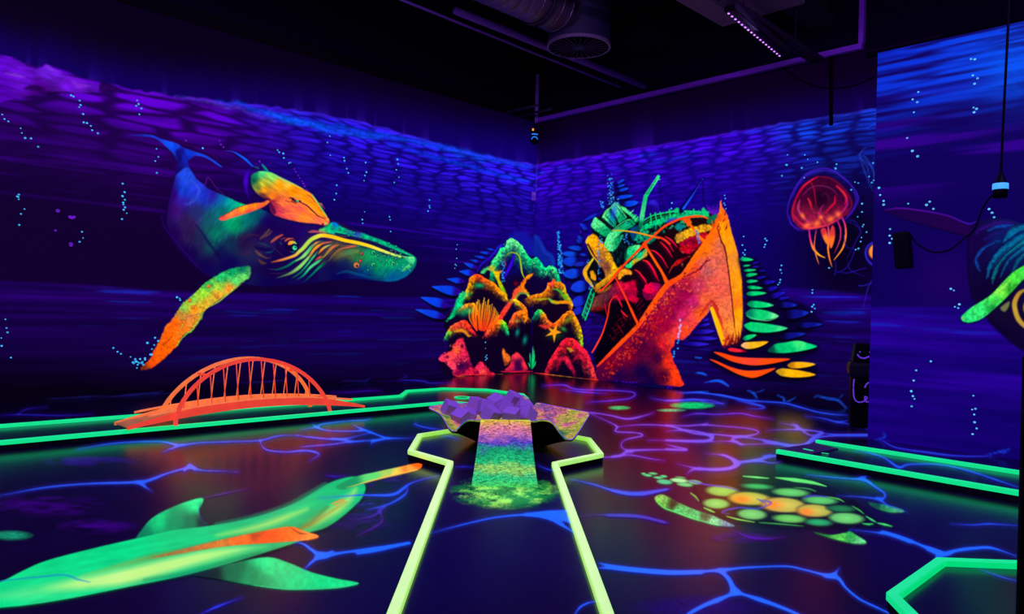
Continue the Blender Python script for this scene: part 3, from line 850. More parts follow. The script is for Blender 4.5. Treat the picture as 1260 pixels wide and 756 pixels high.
    rings(cv, Q6('545,182 505,205 590,172 612,130 650,150 720,130'), 1.2, (90, 230, 110), (0, 60, 40))
    rings(cv, Q6('487,215 370,303 390,345 410,415 540,280'), 2.0, (255, 150, 40), (140, 50, 20))
    rings(cv, Q6('325,455 320,472 340,415 408,425'), 1.4, (200, 200, 60), (150, 60, 10))
    for k in range(160):
        t = rs.random(); x = 190 + 112 * t; y = 440 - 100 * t ** 0.95 + rs.uniform(-9, 9)
        c = [(255, 140, 20), (200, 230, 80), (120, 40, 10), (60, 180, 80)][rs.randrange(4)] if t > .25 else [(255, 120, 10), (150, 40, 0)][rs.randrange(2)]
        cv.dot(x, y, rs.uniform(.5, 1.1), c, 0.4, 0.5, inside=True)
figure('painted_whale', WL, 152, 158, 516, 460, 0.85, 0.008, paint_whale, M_mural, wall_left, 'painted humpback whale in blue, green and orange swimming right')

Q2 = crop(260, 170, 7)
def paint_calf(cv):
    cv.stroke(PX('276,185.5 287,187 294,190.7 303,197 311,205'), [.5, 1.2, 2, 2.6, 1.2], [(60, 30, 170), (30, 60, 230), (0, 90, 255), (0, 70, 240)], 1, soft=.5)
    cv.stroke(PX('308,206 304,214 302.5,224 303.5,236 308,248'), [1, 4, 5, 4, 1], [(20, 0, 100), (60, 0, 180), (66, 0, 200), (40, 0, 140), (20, 0, 80)], .95, soft=1.2)
    cv.stroke(PX('312,205 318,207'), [.5, 1.6], (0, 90, 110), .9)
    cv.poly(PX('322,202 327,206 331,212.5 336,215 328,212'), (0, 110, 100), .9)
    cv.stroke(PX('322.5,203 327,207.5 331,212.5'), [.6, 1.3, .6], (0, 170, 130), .9, soft=.5)
    body = Q2('345,330 380,300 430,288 510,303 600,350 700,395 790,440 865,485 900,535 950,610 997,680 1016,712 1006,742 970,752 900,738 780,727 680,707 590,682 530,655 505,600 500,545 440,512 385,470 345,400')
    cv.poly([(x - .5, y + 2.2) for x, y in body], (14, 0, 62), .85, soft=2)
    cv.poly(body, [(311, 222, (0, 92, 72)), (314, 215, (10, 130, 90)), (321, 213, (80, 225, 130)), (335, 217, (140, 225, 90)), (317, 230, (110, 130, 50)), (324, 226, (190, 190, 50)), (325, 234, (250, 150, 10)), (345, 228, (255, 160, 10)), (360, 235, (255, 140, 0)), (352, 225, (230, 190, 60)), (335, 243, (255, 130, 20)), (350, 250, (255, 110, 60)), (375, 243, (255, 150, 10)), (386, 252, (255, 140, 10)), (396, 263, (255, 150, 10)), (338, 254, (180, 40, 70)), (343, 261, (205, 50, 80)), (336, 248, (160, 30, 60)), (370, 257, (255, 100, 64)), (375, 267, (255, 126, 40)), (358, 262, (250, 90, 70)), (392, 271, (255, 110, 70)), (402, 273, (250, 120, 60)), (323, 241, (90, 40, 50))], tex=.22, tsc=1.6, tdir=.55)
    rs = random.Random(9)
    for k in range(40):
        x, y = rs.uniform(335, 392), rs.uniform(222, 270)
        if y < 214 + (x - 333) * .5 + 5 or y > 250 + (x - 333) * .4:
            continue
        L = rs.uniform(6, 14)
        cv.stroke([(x, y), (x + L * .6, y + L * .2), (x + L, y + L * .55)], [.3, 1.1, .3], [(255, 180, 40), (250, 70, 60), (255, 130, 10)][k % 3], .5, soft=.6)
    cv.stroke(Q2('430,290 510,303 600,348 700,394 790,440'), [1, 2, 2, 1.4, .6], [(80, 220, 130), (130, 230, 110), (190, 220, 100), (170, 200, 80)], .85, soft=.8)
    cv.stroke(Q2('865,485 900,535 950,610 995,680'), [.8, 1.6, 1.6, 1], [(60, 200, 130), (140, 220, 110), (90, 200, 110), (200, 220, 90)], .85, soft=.6)
    cv.stroke(Q2('760,550 820,580 870,625 920,670 980,695'), [.8, 1.5, 1.5, 1.1, .6], (70, 0, 50), .95, soft=.5)
    cv.stroke(Q2('800,560 850,580 900,630 940,665'), [.4, .8, .8, .4], (255, 170, 50), .7, soft=.5)
    cv.stroke(Q2('820,485 860,510 900,560'), [.5, 1.2, .5], (150, 40, 40), .8)
    for q, w, c in (('680,515 710,520', 1.6, (40, 0, 50)), ('700,530 740,545 765,545', 2.4, (30, 0, 50)), ('690,545 730,560', 1.4, (90, 20, 50)), ('715,512 745,508 770,520', 1.4, (230, 140, 40)), ('735,540 750,545', 1.6, (60, 210, 130)), ('640,540 680,552', 1, (150, 50, 50))):
        cv.stroke(Q2(q), w, c, .95, soft=.5)
    cv.stroke(Q2('560,620 640,600 740,600 830,650'), [.5, 1.6, 1.6, .5], (240, 70, 80), .6, soft=.8)
    cv.stroke(Q2('600,660 700,650 800,680 900,715'), [.5, 1.4, 1.4, .5], (255, 160, 40), .6, soft=.8)
    cv.poly(Q2('455,515 500,520 520,560 560,640 530,655 505,600 498,560'), (60, 0, 60), .8, soft=1)
    cv.dot(*Q2('985,735')[0], 1.6, (150, 200, 80), .9); cv.dot(*Q2('960,745')[0], 1.5, (90, 0, 60), .9); cv.dot(*Q2('1003,700')[0], 1.2, (255, 180, 40), .9)
    fin = Q2('68,690 140,650 230,600 320,572 380,560 440,555 485,535 502,550 450,590 400,612 350,632 280,655 180,685 100,710')
    cv.poly([(x, y - .8) for x, y in fin], (30, 0, 50), .9, soft=.8)
    cv.poly(fin, [(274, 269, (255, 80, 60)), (285, 263, (255, 130, 50)), (300, 256, (255, 170, 20)), (315, 252, (255, 130, 20)), (327, 249, (255, 110, 40)), (305, 262, (235, 60, 60)), (320, 255, (250, 90, 60)), (290, 266, (250, 90, 60))], tex=.2, tsc=2)
figure('painted_whale_calf', WL, 268, 180, 412, 282, 0.8, 0.014, paint_calf, M_mural, wall_left, 'painted orange whale calf swimming close above the big whale')

# ------------------------------------------------------------------ mural: coral reef in the corner (on both walls)
CA = crop(505, 280, 7.558)
CB = crop(605, 280, 6.874)
CC = crop(530, 370, 7.558)
CD = crop(630, 370, 7.558)
GRN, ORG, RED, YEL = (0, 205, 112), (255, 120, 0), (250, 34, 48), (225, 175, 10)
def paint_coral(cv):
    rs = random.Random(21)
    BLU = [(0, 62, 226)]
    # blue fronds fanning left
    for q, th in (('712,198 778,216', 22), ('645,232 740,244', 30), ('598,268 702,290', 26), ('555,302 636,326', 26), ('495,330 602,382', 42), ('455,410 580,430', 60), ('340,480 486,506', 52), ('198,552 462,610', 84), ('93,650 345,735', 84)):
        (x0, y0), (x1, y1) = CA(q)
        cv.leaf(x0, y0, x1 + 3, y1, th / 7.558, [(x0, y0, (6, 74, 240)), ((x0 + x1) / 2, (y0 + y1) / 2, (4, 60, 226)), (x1, y1, (36, 0, 130))], (3, 0, 16), skew=1.5)
    cv.leaf(511, 381, 549, 391, 9, [(511, 381, (8, 74, 235)), (530, 385, (8, 56, 215)), (549, 390, (30, 0, 120))], (3, 0, 16), skew=1.5)
    # blue fronds between reef and ship
    for q, th, c in (('645,168 790,185', 40, (8, 62, 200)), ('590,220 745,232', 46, (10, 70, 214)), ('600,290 745,285', 84, (10, 54, 200)), ('690,318 815,300', 40, (20, 36, 170)), ('745,228 815,238', 24, (14, 50, 200)), ('605,398 765,385', 84, (10, 62, 210)), ('668,520 822,480', 96, (14, 56, 214)), ('675,655 800,595', 86, (20, 40, 200)), ('690,735 775,670', 60, (20, 36, 190)), ('728,70 775,110', 30, (14, 70, 225)), ('715,105 760,140', 24, (14, 60, 210)), ('765,0 810,30', 24, (20, 60, 220)), ('745,20 760,70', 18, (50, 10, 170))):
        (x0, y0), (x1, y1) = CB(q)
        cv.leaf(x0, y0, x1, y1, th / 6.874, [(x0, y0, c), ((x0 + x1) / 2, (y0 + y1) / 2 - 2, c), (x1, y1, (12, 0, 80))], (3, 0, 26))
    for q in ('680,250 720,180 740,210 770,170', '690,330 800,280', '700,380 790,330', '760,540 790,470', '690,290 740,230', '820,170 860,210 850,260'):
        cv.stroke(CD(q), [1, 4, 1], (34, 6, 165), .7, soft=2)
    # pale blue rock behind the arch
    cv.poly(CB('150,90 170,55 230,40 290,45 345,100 350,260 250,180'), (18, 20, 165), .7, soft=2.5, jitter=1.5)
    cv.poly(CB('352,110 375,65 410,120 450,200 500,240 525,300 530,360 400,330 352,280'), (10, 34, 150), .75, soft=2.0, jitter=1.5, tex=.2)
    cv.stroke(CB('370,75 410,130 450,205 505,245 525,310'), [2, 4, 4, 3], (14, 56, 190), .7, soft=2, jitter=1)
    cv.stroke(CA('615,430 640,375 680,325 740,280 790,230 820,190 880,168'), [1, 2.4, 2.4, 2.4, 1.4], (34, 10, 190), .95, jitter=.8)
    cv.stroke(CB('-10,250 30,200 70,155 115,150'), [1, 2, 2, 1], (24, 30, 200), .9, jitter=.8)
    # dark body of the reef
    cv.poly(PX('546,398 552,388 559,379 566,368 571,360 576,348 584,338 591,333 600,328 610,320 617.5,306 624,298 631,294 641,302 648,313 660,317 669,328 678,327 685,333 689,342 694,352 699,362 704,374 706,386 712,399 717,420 722,436 728,448 735,468 700,466 640,464 560,463 545,462 541,444 552,428 549,412'), [(600, 360, (14, 0, 30)), (640, 350, (12, 0, 44)), (650, 430, (8, 0, 24)), (600, 430, (12, 0, 30)), (680, 400, (14, 0, 26)), (632, 325, (8, 4, 90))], 1, soft=1.0)
    rim = lambda q, w, c, sd, tex=.5, src=CB, tsc=2.2, a=1.0: cv.stroke(src(q), [k * 1.35 for k in w], c, a, soft=.6, side=sd, tex=tex, tsc=tsc, jitter=.7, jsc=2.5)
    # green crown arch
    rim('-15,400 0,300 50,225 78,175 118,165 132,112 180,95 250,150 292,218 332,268 378,255 422,302 452,342 502,325 548,360 578,440', [9, 10, 11, 11, 13, 12, 14, 13, 12, 10, 12, 8], [(0, 190, 100), (60, 220, 120), (20, 210, 120), (110, 240, 140), (90, 240, 130), (20, 205, 110), (10, 190, 110), (0, 195, 112), (60, 220, 120), (0, 180, 110)], 1)
    for k in range(70):
        t = rs.random()
        P = catmull(CB('0,310 78,185 132,125 180,110 250,165 332,285 378,275 452,355 502,340 560,400'), False, 6)
        p = P[int(t * (len(P) - 1))]
        cv.dot(p[0] + rs.uniform(-3, 3), p[1] + rs.uniform(0, 7), rs.uniform(.4, .9), (150, 250, 160) if rs.random() < .5 else (0, 110, 70), .6, .5)
    cv.stroke(CB('105,440 130,380 160,320 195,228'), [1, 3, 3.4, 2], [(40, 0, 190), (66, 0, 230), (60, 0, 220), (30, 10, 200)], 1)
    cv.stroke(CB('108,270 130,232 165,213 212,222 236,252 248,320 256,380 276,428'), [.5, 1.2, 1.3, 1.3, 1.6, 1.8, 1.6, 1], [(90, 60, 20), (130, 170, 10), (160, 200, 0), (150, 190, 0), (170, 210, 20), (150, 190, 10)], 1, soft=.5)
    cv.stroke(CB('108,270 115,310 110,335'), [.6, 1.5, .6], (190, 80, 60), .9)
    cv.dot(*CB('180,345')[0], 2, (0, 0, 40), .6)
    # arch foot left: green / yellow
    cv.poly(CA('650,420 690,380 760,350 800,330 830,330 800,370 770,410 720,400 680,430'), [(*CA('690,390')[0], (60, 220, 120)), (*CA('760,390')[0], (220, 190, 40)), (*CA('800,340')[0], (20, 190, 110))], .9, jitter=.8, tex=.3, tsc=1.6)
    cv.poly(CA('770,405 820,408 862,400 832,432 830,480 868,560 898,630 900,665 870,640 835,575 805,490 780,440'), [(*CA('840,410')[0], (255, 150, 0)), (*CA('800,440')[0], (225, 190, 10)), (*CA('840,530')[0], (190, 200, 0)), (*CA('880,620')[0], (230, 180, 10)), (*CA('850,580')[0], (120, 190, 20))], 1, jitter=.5, tex=.2, tsc=2)
    # orange hood left
    rim('480,660 500,630 530,560 550,480 590,446 640,438 700,480 770,515 830,575 895,655', [5, 7, 8, 10, 11, 10, 9, 9, 8, 5], [(90, 200, 60), (190, 190, 20), (240, 150, 0), (255, 130, 0), (255, 70, 10), (255, 80, 20), (255, 120, 10), (255, 130, 0), (230, 160, 20)], 1, src=CA)
    cv.blob(*CA('640,540')[0], 6, 3, (0, 200, 110), .8)
    cv.blob(*CA('545,620')[0], 3, 2, (0, 190, 110), .6)
    # green left flank
    cv.poly(CC('145,195 175,150 215,70 240,0 262,-50 300,-90 330,-60 300,0 300,55 270,105 215,150'), [(*CC('170,180')[0], (0, 190, 112)), (*CC('240,60')[0], (10, 205, 120)), (*CC('270,0')[0], (0, 200, 120)), (*CC('290,-70')[0], (40, 200, 110)), (*CC('260,110')[0], (0, 90, 60))], 1, jitter=1.4, jsc=2, tex=.4, tsc=1.8)
    rim('290,60 330,32 390,24 420,50 440,120', [7, 9, 9, 8, 3], [(220, 150, 40), (250, 140, 20), (255, 130, 10), (255, 120, 10)], 1, src=CC)
    cv.blob(*CC('360,100')[0], 8, 4, (20, 190, 100), .8); cv.blob(*CC('300,120')[0], 5, 4, (0, 150, 90), .6)
    # red diagonal ridge
    cv.poly(CB('20,790 60,740 120,660 165,600 185,540 235,490 265,455 300,408 348,388 345,405 310,440 275,490 300,545 330,580 328,610 285,560 235,560 205,600 165,660 110,740 70,800'), [(*CB('60,750')[0], (255, 50, 40)), (*CB('150,640')[0], (255, 60, 44)), (*CB('200,540')[0], (255, 70, 40)), (*CB('260,470')[0], (255, 110, 10)), (*CB('330,400')[0], (255, 150, 10)), (*CB('290,530')[0], (255, 140, 10)), (*CB('320,580')[0], (200, 190, 20))], 1, jitter=1.2, tex=.3, tsc=1.8)
    cv.dot(*CB('205,475')[0], 2.6, (110, 0, 20), .9, 1.2)
    cv.stroke(CB('300,565 240,555 205,600 205,640 250,665 275,700'), [1.5, 3, 3.5, 3, 2], [(90, 160, 80), (110, 130, 60), (230, 190, 20), (140, 200, 40), (30, 170, 110)], .95, jitter=.6, tex=.3)
    # orange curl right of ridge
    rim('760,-10 800,-5 845,25 885,70 900,140 885,190', [4, 6, 7, 7, 8, 4], [(190, 200, 30), (230, 170, 20), (255, 120, 10), (255, 110, 10), (255, 130, 10)], 1, src=CC)
    rim('745,175 775,125 820,98 865,100 898,140', [9, 11, 12, 11, 7], [(255, 80, 30), (255, 90, 20), (255, 100, 20), (255, 120, 0), (255, 130, 20)], 1, src=CC)
    cv.blob(*CC('800,190')[0], 6, 2, (190, 170, 60), .6)
    # lower mounds
    rim('140,322 165,275 195,235 250,205 315,185 355,215 385,265 415,305', [5, 9, 11, 13, 14, 12, 8, 4], [(60, 200, 60), (230, 120, 30), (255, 80, 40), (255, 60, 40), (255, 60, 20), (255, 50, 40), (230, 30, 50)], 1, src=CC)
    cv.stroke(CC('225,290 270,275 310,285 350,325 375,330'), [2, 4, 4, 3, 1], (240, 150, 20), .85, jitter=1.2, soft=1)
    cv.stroke(CC('145,320 165,300 200,300'), [1, 3, 1], (90, 210, 60), .8, jitter=.6)
    rim('510,300 540,260 590,205 640,180 680,190 710,240 725,300', [6, 10, 12, 13, 11, 8, 4], [(255, 60, 40), (255, 90, 20), (255, 110, 10), (240, 150, 10), (150, 200, 10), (60, 210, 60), (0, 180, 110)], 1, src=CC)
    rim('338,580 380,565 425,558 465,512 475,470 505,465 522,438 545,462 580,465 615,490 630,545 655,590 682,640 678,690', [9, 10, 10, 9, 8, 8, 9, 9, 10, 9, 8, 7, 6, 3], [(255, 130, 10), (255, 140, 10), (255, 130, 10), (255, 110, 20), (255, 70, 40), (255, 80, 30), (255, 120, 0), (255, 120, 0), (220, 160, 10), (150, 190, 20), (210, 180, 10), (255, 110, 10)], 1)
    cv.stroke(CB('485,605 520,630 570,635 620,632 660,640'), [2, 4, 4, 4, 2], [(60, 180, 70), (190, 190, 20), (240, 160, 10), (250, 130, 10), (255, 110, 10)], .95, jitter=.8, tex=.2)
    cv.stroke(CB('520,520 560,530 600,570 625,610'), [1, 2.4, 2.4, 1.5], (60, 190, 50), .85, jitter=.7)
    cv.stroke(CB('345,605 420,610 480,600'), [1, 3, 1], (180, 190, 20), .7, jitter=.8)
    rim('205,135 235,90 270,88 305,125 335,180 372,210 400,206 440,172 490,122 550,94 590,150 628,222 650,310 662,410', [6, 8, 9, 9, 7, 8, 9, 8, 9, 11, 9, 8, 7, 4], [(0, 160, 100), (20, 190, 100), (90, 200, 60), (240, 130, 20), (255, 100, 30), (255, 90, 20), (255, 110, 10), (255, 120, 10), (255, 120, 0), (250, 140, 10), (250, 150, 10), (210, 170, 10), (110, 210, 30)], 1, src=CD)
    cv.stroke(CD('260,235 310,245 350,235'), [2, 5, 2], (240, 50, 40), .85, jitter=1, soft=1.2)
    cv.blob(*CD('480,265')[0], 4, 2.5, (40, 170, 60), .8, .6); cv.blob(*CD('520,180')[0], 6, 3, (120, 160, 30), .6, -.6)
    # starfish
    cv.blob(*CD('400,320')[0], 9, 6, (20, 90, 20), .6)
    star = CD('418,232 412,275 458,298 410,312 392,392 378,318 312,332 362,292 338,252 382,272')
    cv.poly(star, [(*CD('385,290')[0], (255, 150, 20)), (*CD('415,240')[0], (255, 170, 40)), (*CD('390,380')[0], (255, 150, 30))], 1, soft=.5, smooth=False)
    # teal spots
    for q, r in (('50,298', 2.4), ('120,368', 2.6)):
        x, y = CD(q)[0]
        cv.blob(x, y, r, r * 2, (0, 150, 130), .85, .2)
    # anemone
    for k in range(27):
        t = (k + rs.random()) / 27
        bx, by = CC('%f,%f' % (400 + 150 * t + rs.uniform(-10, 10), 285 - 40 * abs(t - .5) + rs.uniform(-15, 5)))[0]
        tx, ty = CC('%f,%f' % (372 + 275 * t + rs.uniform(-12, 12), 120 - 190 * math.sin(math.pi * (0.12 + t * .76)) ** 1.3 * rs.uniform(.55, 1.02) + 60 * t))[0]
        mx_, my_ = (bx + tx) / 2 + (t - .5) * 6, (by + ty) / 2
        cv.stroke([(bx, by), (mx_, my_), (tx, ty)], [1.2, 1.3, .9], [(255, 44, 20), (255, 90, 10), (255, 170, 20)] if k % 3 else [(255, 70, 10), (255, 140, 10), (230, 200, 30)], .95, soft=.5)
    # red rocks
    rock = CC('72,545 95,515 125,495 190,468 212,415 235,375 272,348 300,360 318,410 335,465 358,520 372,580 400,632 430,600 462,568 500,595 530,630 565,665 585,692 400,692 222,692 205,655 175,620 145,580 110,570')
    cv.poly(rock, [(*CC('100,530')[0], (255, 50, 90)), (*CC('190,500')[0], (255, 56, 66)), (*CC('260,400')[0], (255, 40, 70)), (*CC('240,460')[0], (255, 90, 40)), (*CC('320,480')[0], (240, 30, 80)), (*CC('290,540')[0], (190, 20, 70)), (*CC('280,610')[0], (40, 0, 60)), (*CC('330,610')[0], (70, 0, 60)), (*CC('200,620')[0], (255, 60, 90)), (*CC('370,660')[0], (230, 20, 60)), (*CC('460,620')[0], (250, 30, 80)), (*CC('540,670')[0], (220, 20, 60)), (*CC('480,670')[0], (255, 80, 70)), (*CC('260,680')[0], (130, 0, 60)), (*CC('430,680')[0], (120, 0, 50))], 1, jitter=1.6, jsc=2.2, tex=.55, tsc=1.6)
    for k in range(60):
        x, y = CC('%f,%f' % (rs.uniform(95, 340), rs.uniform(380, 600)))[0]
        cv.dot(x, y, rs.uniform(.5, 1.3), [(60, 0, 40), (255, 110, 60), (255, 70, 110)][k % 3], .6, .6, inside=True)
    cv.dot(*CC('290,425')[0], 2.2, (50, 0, 60), .8, 1); cv.dot(*CC('155,525')[0], 1.8, (50, 0, 60), .8, .8)
    cv.poly(CC('698,655 735,600 758,515 800,484 845,515 878,575 890,655'), [(*CC('800,500')[0], (255, 50, 70)), (*CC('740,600')[0], (240, 30, 70)), (*CC('880,600')[0], (255, 40, 60)), (*CC('810,590')[0], (50, 0, 60)), (*CC('820,630')[0], (50, 0, 60))], 1, jitter=1, tex=.3, tsc=1.8)
    cv.poly(CC('668,470 680,452 700,490 745,528 728,585 695,605 678,560'), [(*CC('685,470')[0], (255, 120, 30)), (*CC('710,540')[0], (240, 110, 30)), (*CC('700,590')[0], (140, 50, 20))], 1, jitter=1, tex=.4, tsc=1.4)
    # big red arch
    rim('305,668 345,570 390,490 440,420 478,366 530,350 590,370 640,420 700,482 740,580 768,660 795,745', [6, 9, 10, 12, 15, 16, 15, 14, 13, 11, 9, 6], [(190, 20, 50), (230, 24, 50), (250, 30, 50), (255, 26, 50), (255, 20, 50), (255, 40, 40), (255, 20, 50), (255, 24, 60), (255, 30, 60), (255, 60, 60), (255, 40, 50)], 1, src=CD, tex=.6)
    cv.stroke(CD('520,440 550,465 575,470'), [2, 4, 1.5], (210, 150, 20), .8, jitter=1.5)
    cv.stroke(CD('420,640 440,560 470,542 505,540 530,590 560,640 580,690'), [3, 5, 6, 6, 5, 4], [(110, 0, 40), (200, 16, 50), (225, 20, 60), (230, 24, 60), (190, 14, 56), (130, 0, 46)], .9, jitter=1.4, tex=.5, soft=1.5)
    cv.stroke(CD('565,570 600,530 635,518 660,545 680,600'), [2, 4, 4, 2], [(110, 0, 40), (190, 14, 50), (220, 20, 56), (110, 0, 40)], .9, jitter=1.2, tex=.5, soft=1.2)
    # little green weed
    for q in ('183,628 190,540 196,428', '180,620 172,560 166,488', '186,628 202,570 210,498', '178,630 165,605 152,580', '188,630 208,600 222,565', '182,625 178,560 170,520', '186,625 198,560 205,460'):
        cv.stroke(CD(q), [2, 1.8, .5], [(0, 150, 80), (0, 200, 110), (40, 220, 120)], 1, soft=.5)
    # painted shore line
    cv.stroke(CC('205,690 260,700 330,690 580,690'), [.6, 2, 2, 1], (235, 30, 50), .9, jitter=.6)
    cv.stroke(CC('250,705 380,716 500,712 580,702 672,688'), [.6, 1.8, 1.8, 1.6, 1], [(200, 60, 30), (190, 190, 20), (120, 200, 60), (230, 170, 20), (255, 130, 10)], .95)
    cv.stroke(CD('-100,660 0,665 120,660 190,662'), [1, 1.8, 1.6, 1], (235, 20, 50), .9, jitter=.5)
    cv.stroke(CD('-60,686 60,690 180,696 240,704'), [.6, 1.4, 1.6, .6], [(60, 160, 50), (0, 150, 80), (40, 190, 70)], .9)
    cv.stroke(CD('200,678 300,688 420,704 560,722 700,735 800,742'), [1, 2.4, 2, 2, 1.4, .8], [(220, 30, 60), (240, 60, 40), (255, 130, 20), (240, 160, 30), (255, 60, 30), (255, 50, 40)], .95, jitter=.5)
    # bubble columns
    for k in range(90):
        t = rs.random()
        x, y = CB('%f,%f' % (560 + 30 * t + rs.uniform(-22, 22) * (.4 + .6 * t), 25 + 370 * t))[0]
        cv.dot(x, y, rs.uniform(.5, 1.1), [(20, 150, 255), (60, 190, 255), (10, 90, 220)][k % 3], .9, .5)
    for k in range(26):
        x, y = CA('%f,%f' % (862 + rs.uniform(-14, 14), 310 + 195 * rs.random()))[0]
        cv.dot(x, y, rs.uniform(.5, 1.0), (30, 150, 255), .9, .5)
for W_, x0, x1, par in ((WL, 506, 657.0, wall_left), (WR, 655.0, 740, wall_right)):
    def clipped(cv, W_=W_):
        paint_coral(cv)
        # each wall carries its own half up to the corner
        V = np.stack([cv.x, cv.y], -1)
        xc = 657.6 - (cv.y - 203) * 0.0147
        cut = (cv.x > xc) if W_ is WL else (cv.x < xc)
        cv.a[cut] = 0
        if W_ is WR:
            cv.a *= 1 - ss(724, 730, cv.x - 0.02 * (cv.y - 400)) * (cv.y < 440)
    figure('painted_coral_reef', W_, x0, 284, x1, 471, 0.8, 0.008, clipped, M_mural, par, 'painted orange, red and green coral reef in the corner')

# ------------------------------------------------------------------ mural: sunken ship
SE = crop(690, 200, 7.558)
SF = crop(790, 200, 7.558)
SG = crop(690, 290, 7.558)
SH = crop(790, 290, 7.558)
SI = crop(710, 380, 7.557)
SJ = crop(830, 370, 7)
SK = crop(880, 290, 7.56)
def paint_ship(cv):
    rs = random.Random(33)
    BLK = (3, 0, 14)
    # blue fronds left-top and right-top
    for q, th in (('175,565 245,625', 34), ('155,680 195,745', 26), ('215,545 340,475', 26), ('360,345 380,420', 16), ('155,720 180,756', 18)):
        (x0, y0), (x1, y1) = SE(q)
        cv.leaf(x0, y0, x1, y1, th / 7.56, (14, 40, 205), (2, 0, 30))
    cv.poly(SE('440,330 420,420 380,520 470,420 560,400 640,430 720,400 640,340 640,280 620,250 590,200 540,170 500,180 490,260'), (5, 0, 30), .8, soft=2.5)
    for q, th in (('510,205 592,158', 24), ('512,232 598,206', 24), ('520,268 632,240', 30), ('490,335 672,308', 36), ('562,395 722,372', 56)):
        (x0, y0), (x1, y1) = SE(q)
        cv.leaf(x0, y0, x1, y1, th / 7.56, [(x0, y0, (16, 0, 110)), ((x0 + x1) / 2, (y0 + y1) / 2, (8, 60, 220)), (x1, y1, (10, 80, 245))], (2, 0, 24))
    cv.poly(SF('20,480 40,400 75,355 120,352 150,390 175,460 150,480'), [(*SF('100,360')[0], (52, 30, 220)), (*SF('80,430')[0], (20, 0, 110))], .8, soft=1.5)
    for q in ('640,470 625,410', '660,470 665,400', '690,460 700,390', '650,480 600,400'):
        cv.stroke(SF(q), [3, .6], (90, 20, 190), .6, soft=1.2)
    cv.blob(*SF('670,470')[0], 7, 4, (100, 16, 190), .7)
    # black mass of the wreck
    cv.poly(PX('726,384 722,372 727,362 731,350 720,338 721,328 724,318 722,298 728,288 728,278 735,268 742,262 752,252 762,250 772,258 783,268 790,275 800,265 815,262 840,258 870,262 882,268 884,280 868,300 852,318 838,338 820,350 803,374 785,400 765,421 748,437 735,449 730,440 736,425 742,405 745,392 738,388'), [(760, 300, (2, 10, 20)), (800, 330, (20, 0, 14)), (760, 400, (6, 0, 12)), (745, 420, (3, 0, 14)), (850, 290, (24, 4, 10))], 1, soft=1.2)
    # green superstructure
    G1, G2 = (0, 200, 118), (90, 235, 140)
    grn = lambda q, c=None, src=SE, **k: cv.poly(src(q), c or [(*src(q.split()[0])[0], G2), (*src(q.split()[len(q.split()) // 2])[0], (0, 150, 92))], 1, soft=.7, jitter=.8, jsc=2, tex=.45, tsc=1.7, **k)
    grn('318,512 292,560 284,596 330,640 425,700 455,680 475,640 420,590 370,545')
    grn('388,512 410,468 440,440 462,455 500,520 515,575 490,600 440,560')
    grn('468,420 500,385 535,395 575,460 610,515 575,545 540,560 500,480')
    cv.stroke(SE('385,515 420,455 470,415 505,380 545,400 610,515'), [.8, 1.8, 1.6, 2, 1.6, .8], G2, .9, jitter=.4)
    for q in ('415,490 500,590', '450,450 530,560', '400,520 480,620', '520,410 590,510', '545,400 615,500'):
        cv.stroke(SE(q), [1, 1.8, .8], (0, 26, 40), .9, soft=.6)
    cv.blob(*SE('490,470')[0], 4, 11, (20, 80, 230), .75, .15)
    grn('560,425 580,412 720,520 700,560 650,500')
    cv.stroke(SE('570,420 640,480 700,530'), [2, 2.4, 1], (60, 225, 130), .9, jitter=.5)
    for q in ('640,480 675,445', '670,520 700,490', '690,545 720,505'):
        cv.stroke(SE(q), [1.2, .8], G2, .9, soft=.5)
    grn('405,756 430,690 480,635 560,570 630,530 670,540 690,580 620,620 540,680 500,740 470,800 400,850')
    cv.stroke(SE('410,756 440,690 500,620 580,555 640,530'), [1, 1.6, 2, 1.6, 1], G2, .9)
    cv.stroke(SE('470,650 540,590 620,545 680,590'), [.8, 1.2, 1.2, .8], (0, 60, 50), .9)
    grn('430,80 500,30 580,-10 560,50 520,120 480,150 440,130', src=SG)
    for k in range(26):
        x, y = SG('%f,%f' % (rs.uniform(480, 610), rs.uniform(70, 250)))[0]
        cv.stroke([(x, y), (x + rs.uniform(-1, 1), y + rs.uniform(2, 6))], [.6, 1.3, .5], (0, rs.randint(60, 150), 90), .8, soft=.6)
    cv.poly(SG('600,235 615,180 620,120 660,95 720,85 760,110 740,140 700,190 640,230'), [(*SG('640,150')[0], (20, 200, 120)), (*SG('720,100')[0], (80, 225, 130)), (*SG('640,210')[0], (0, 170, 100))], 1, jitter=1, tex=.4, tsc=1.5)
    cv.poly(SG('600,285 680,215 760,140 800,125 808,160 790,200 700,250 650,300'), [(*SG('640,270')[0], (20, 210, 130)), (*SG('740,170')[0], (0, 200, 140)), (*SG('790,190')[0], (210, 150, 30)), (*SG('690,260')[0], (200, 150, 20))], 1, jitter=.8, tex=.35, tsc=1.5)
    cv.poly(SE('640,640 690,590 740,600 780,650 740,680 690,730 660,700'), [(*SE('660,620')[0], (0, 70, 150)), (*SE('740,640')[0], (0, 60, 70))], .9, jitter=1.5)
    cv.poly(SG('690,30 740,-30 840,-30 900,10 850,60 800,75 760,60 720,70'), [(*SG('740,20')[0], (0, 150, 110)), (*SG('830,30')[0], (0, 110, 80))], 1, jitter=2, tex=.6, tsc=1.4)
    # green cabins along the rail
    for k in range(17):
        t = k / 16
        x, y = SF('%f,%f' % (0 + 600 * t, 610 - 130 * math.sin(min(1, t * 1.25) * 1.5)))[0]
        cv.poly([(x - 2.6, y + 4), (x - 1.6, y - 2.5), (x + 1.8, y - 3.5), (x + 2.8, y + 3)], (0, 170 + (k * 37) % 50, 100 + (k * 23) % 40), .95, jitter=1.2, tex=.4, tsc=1.6)
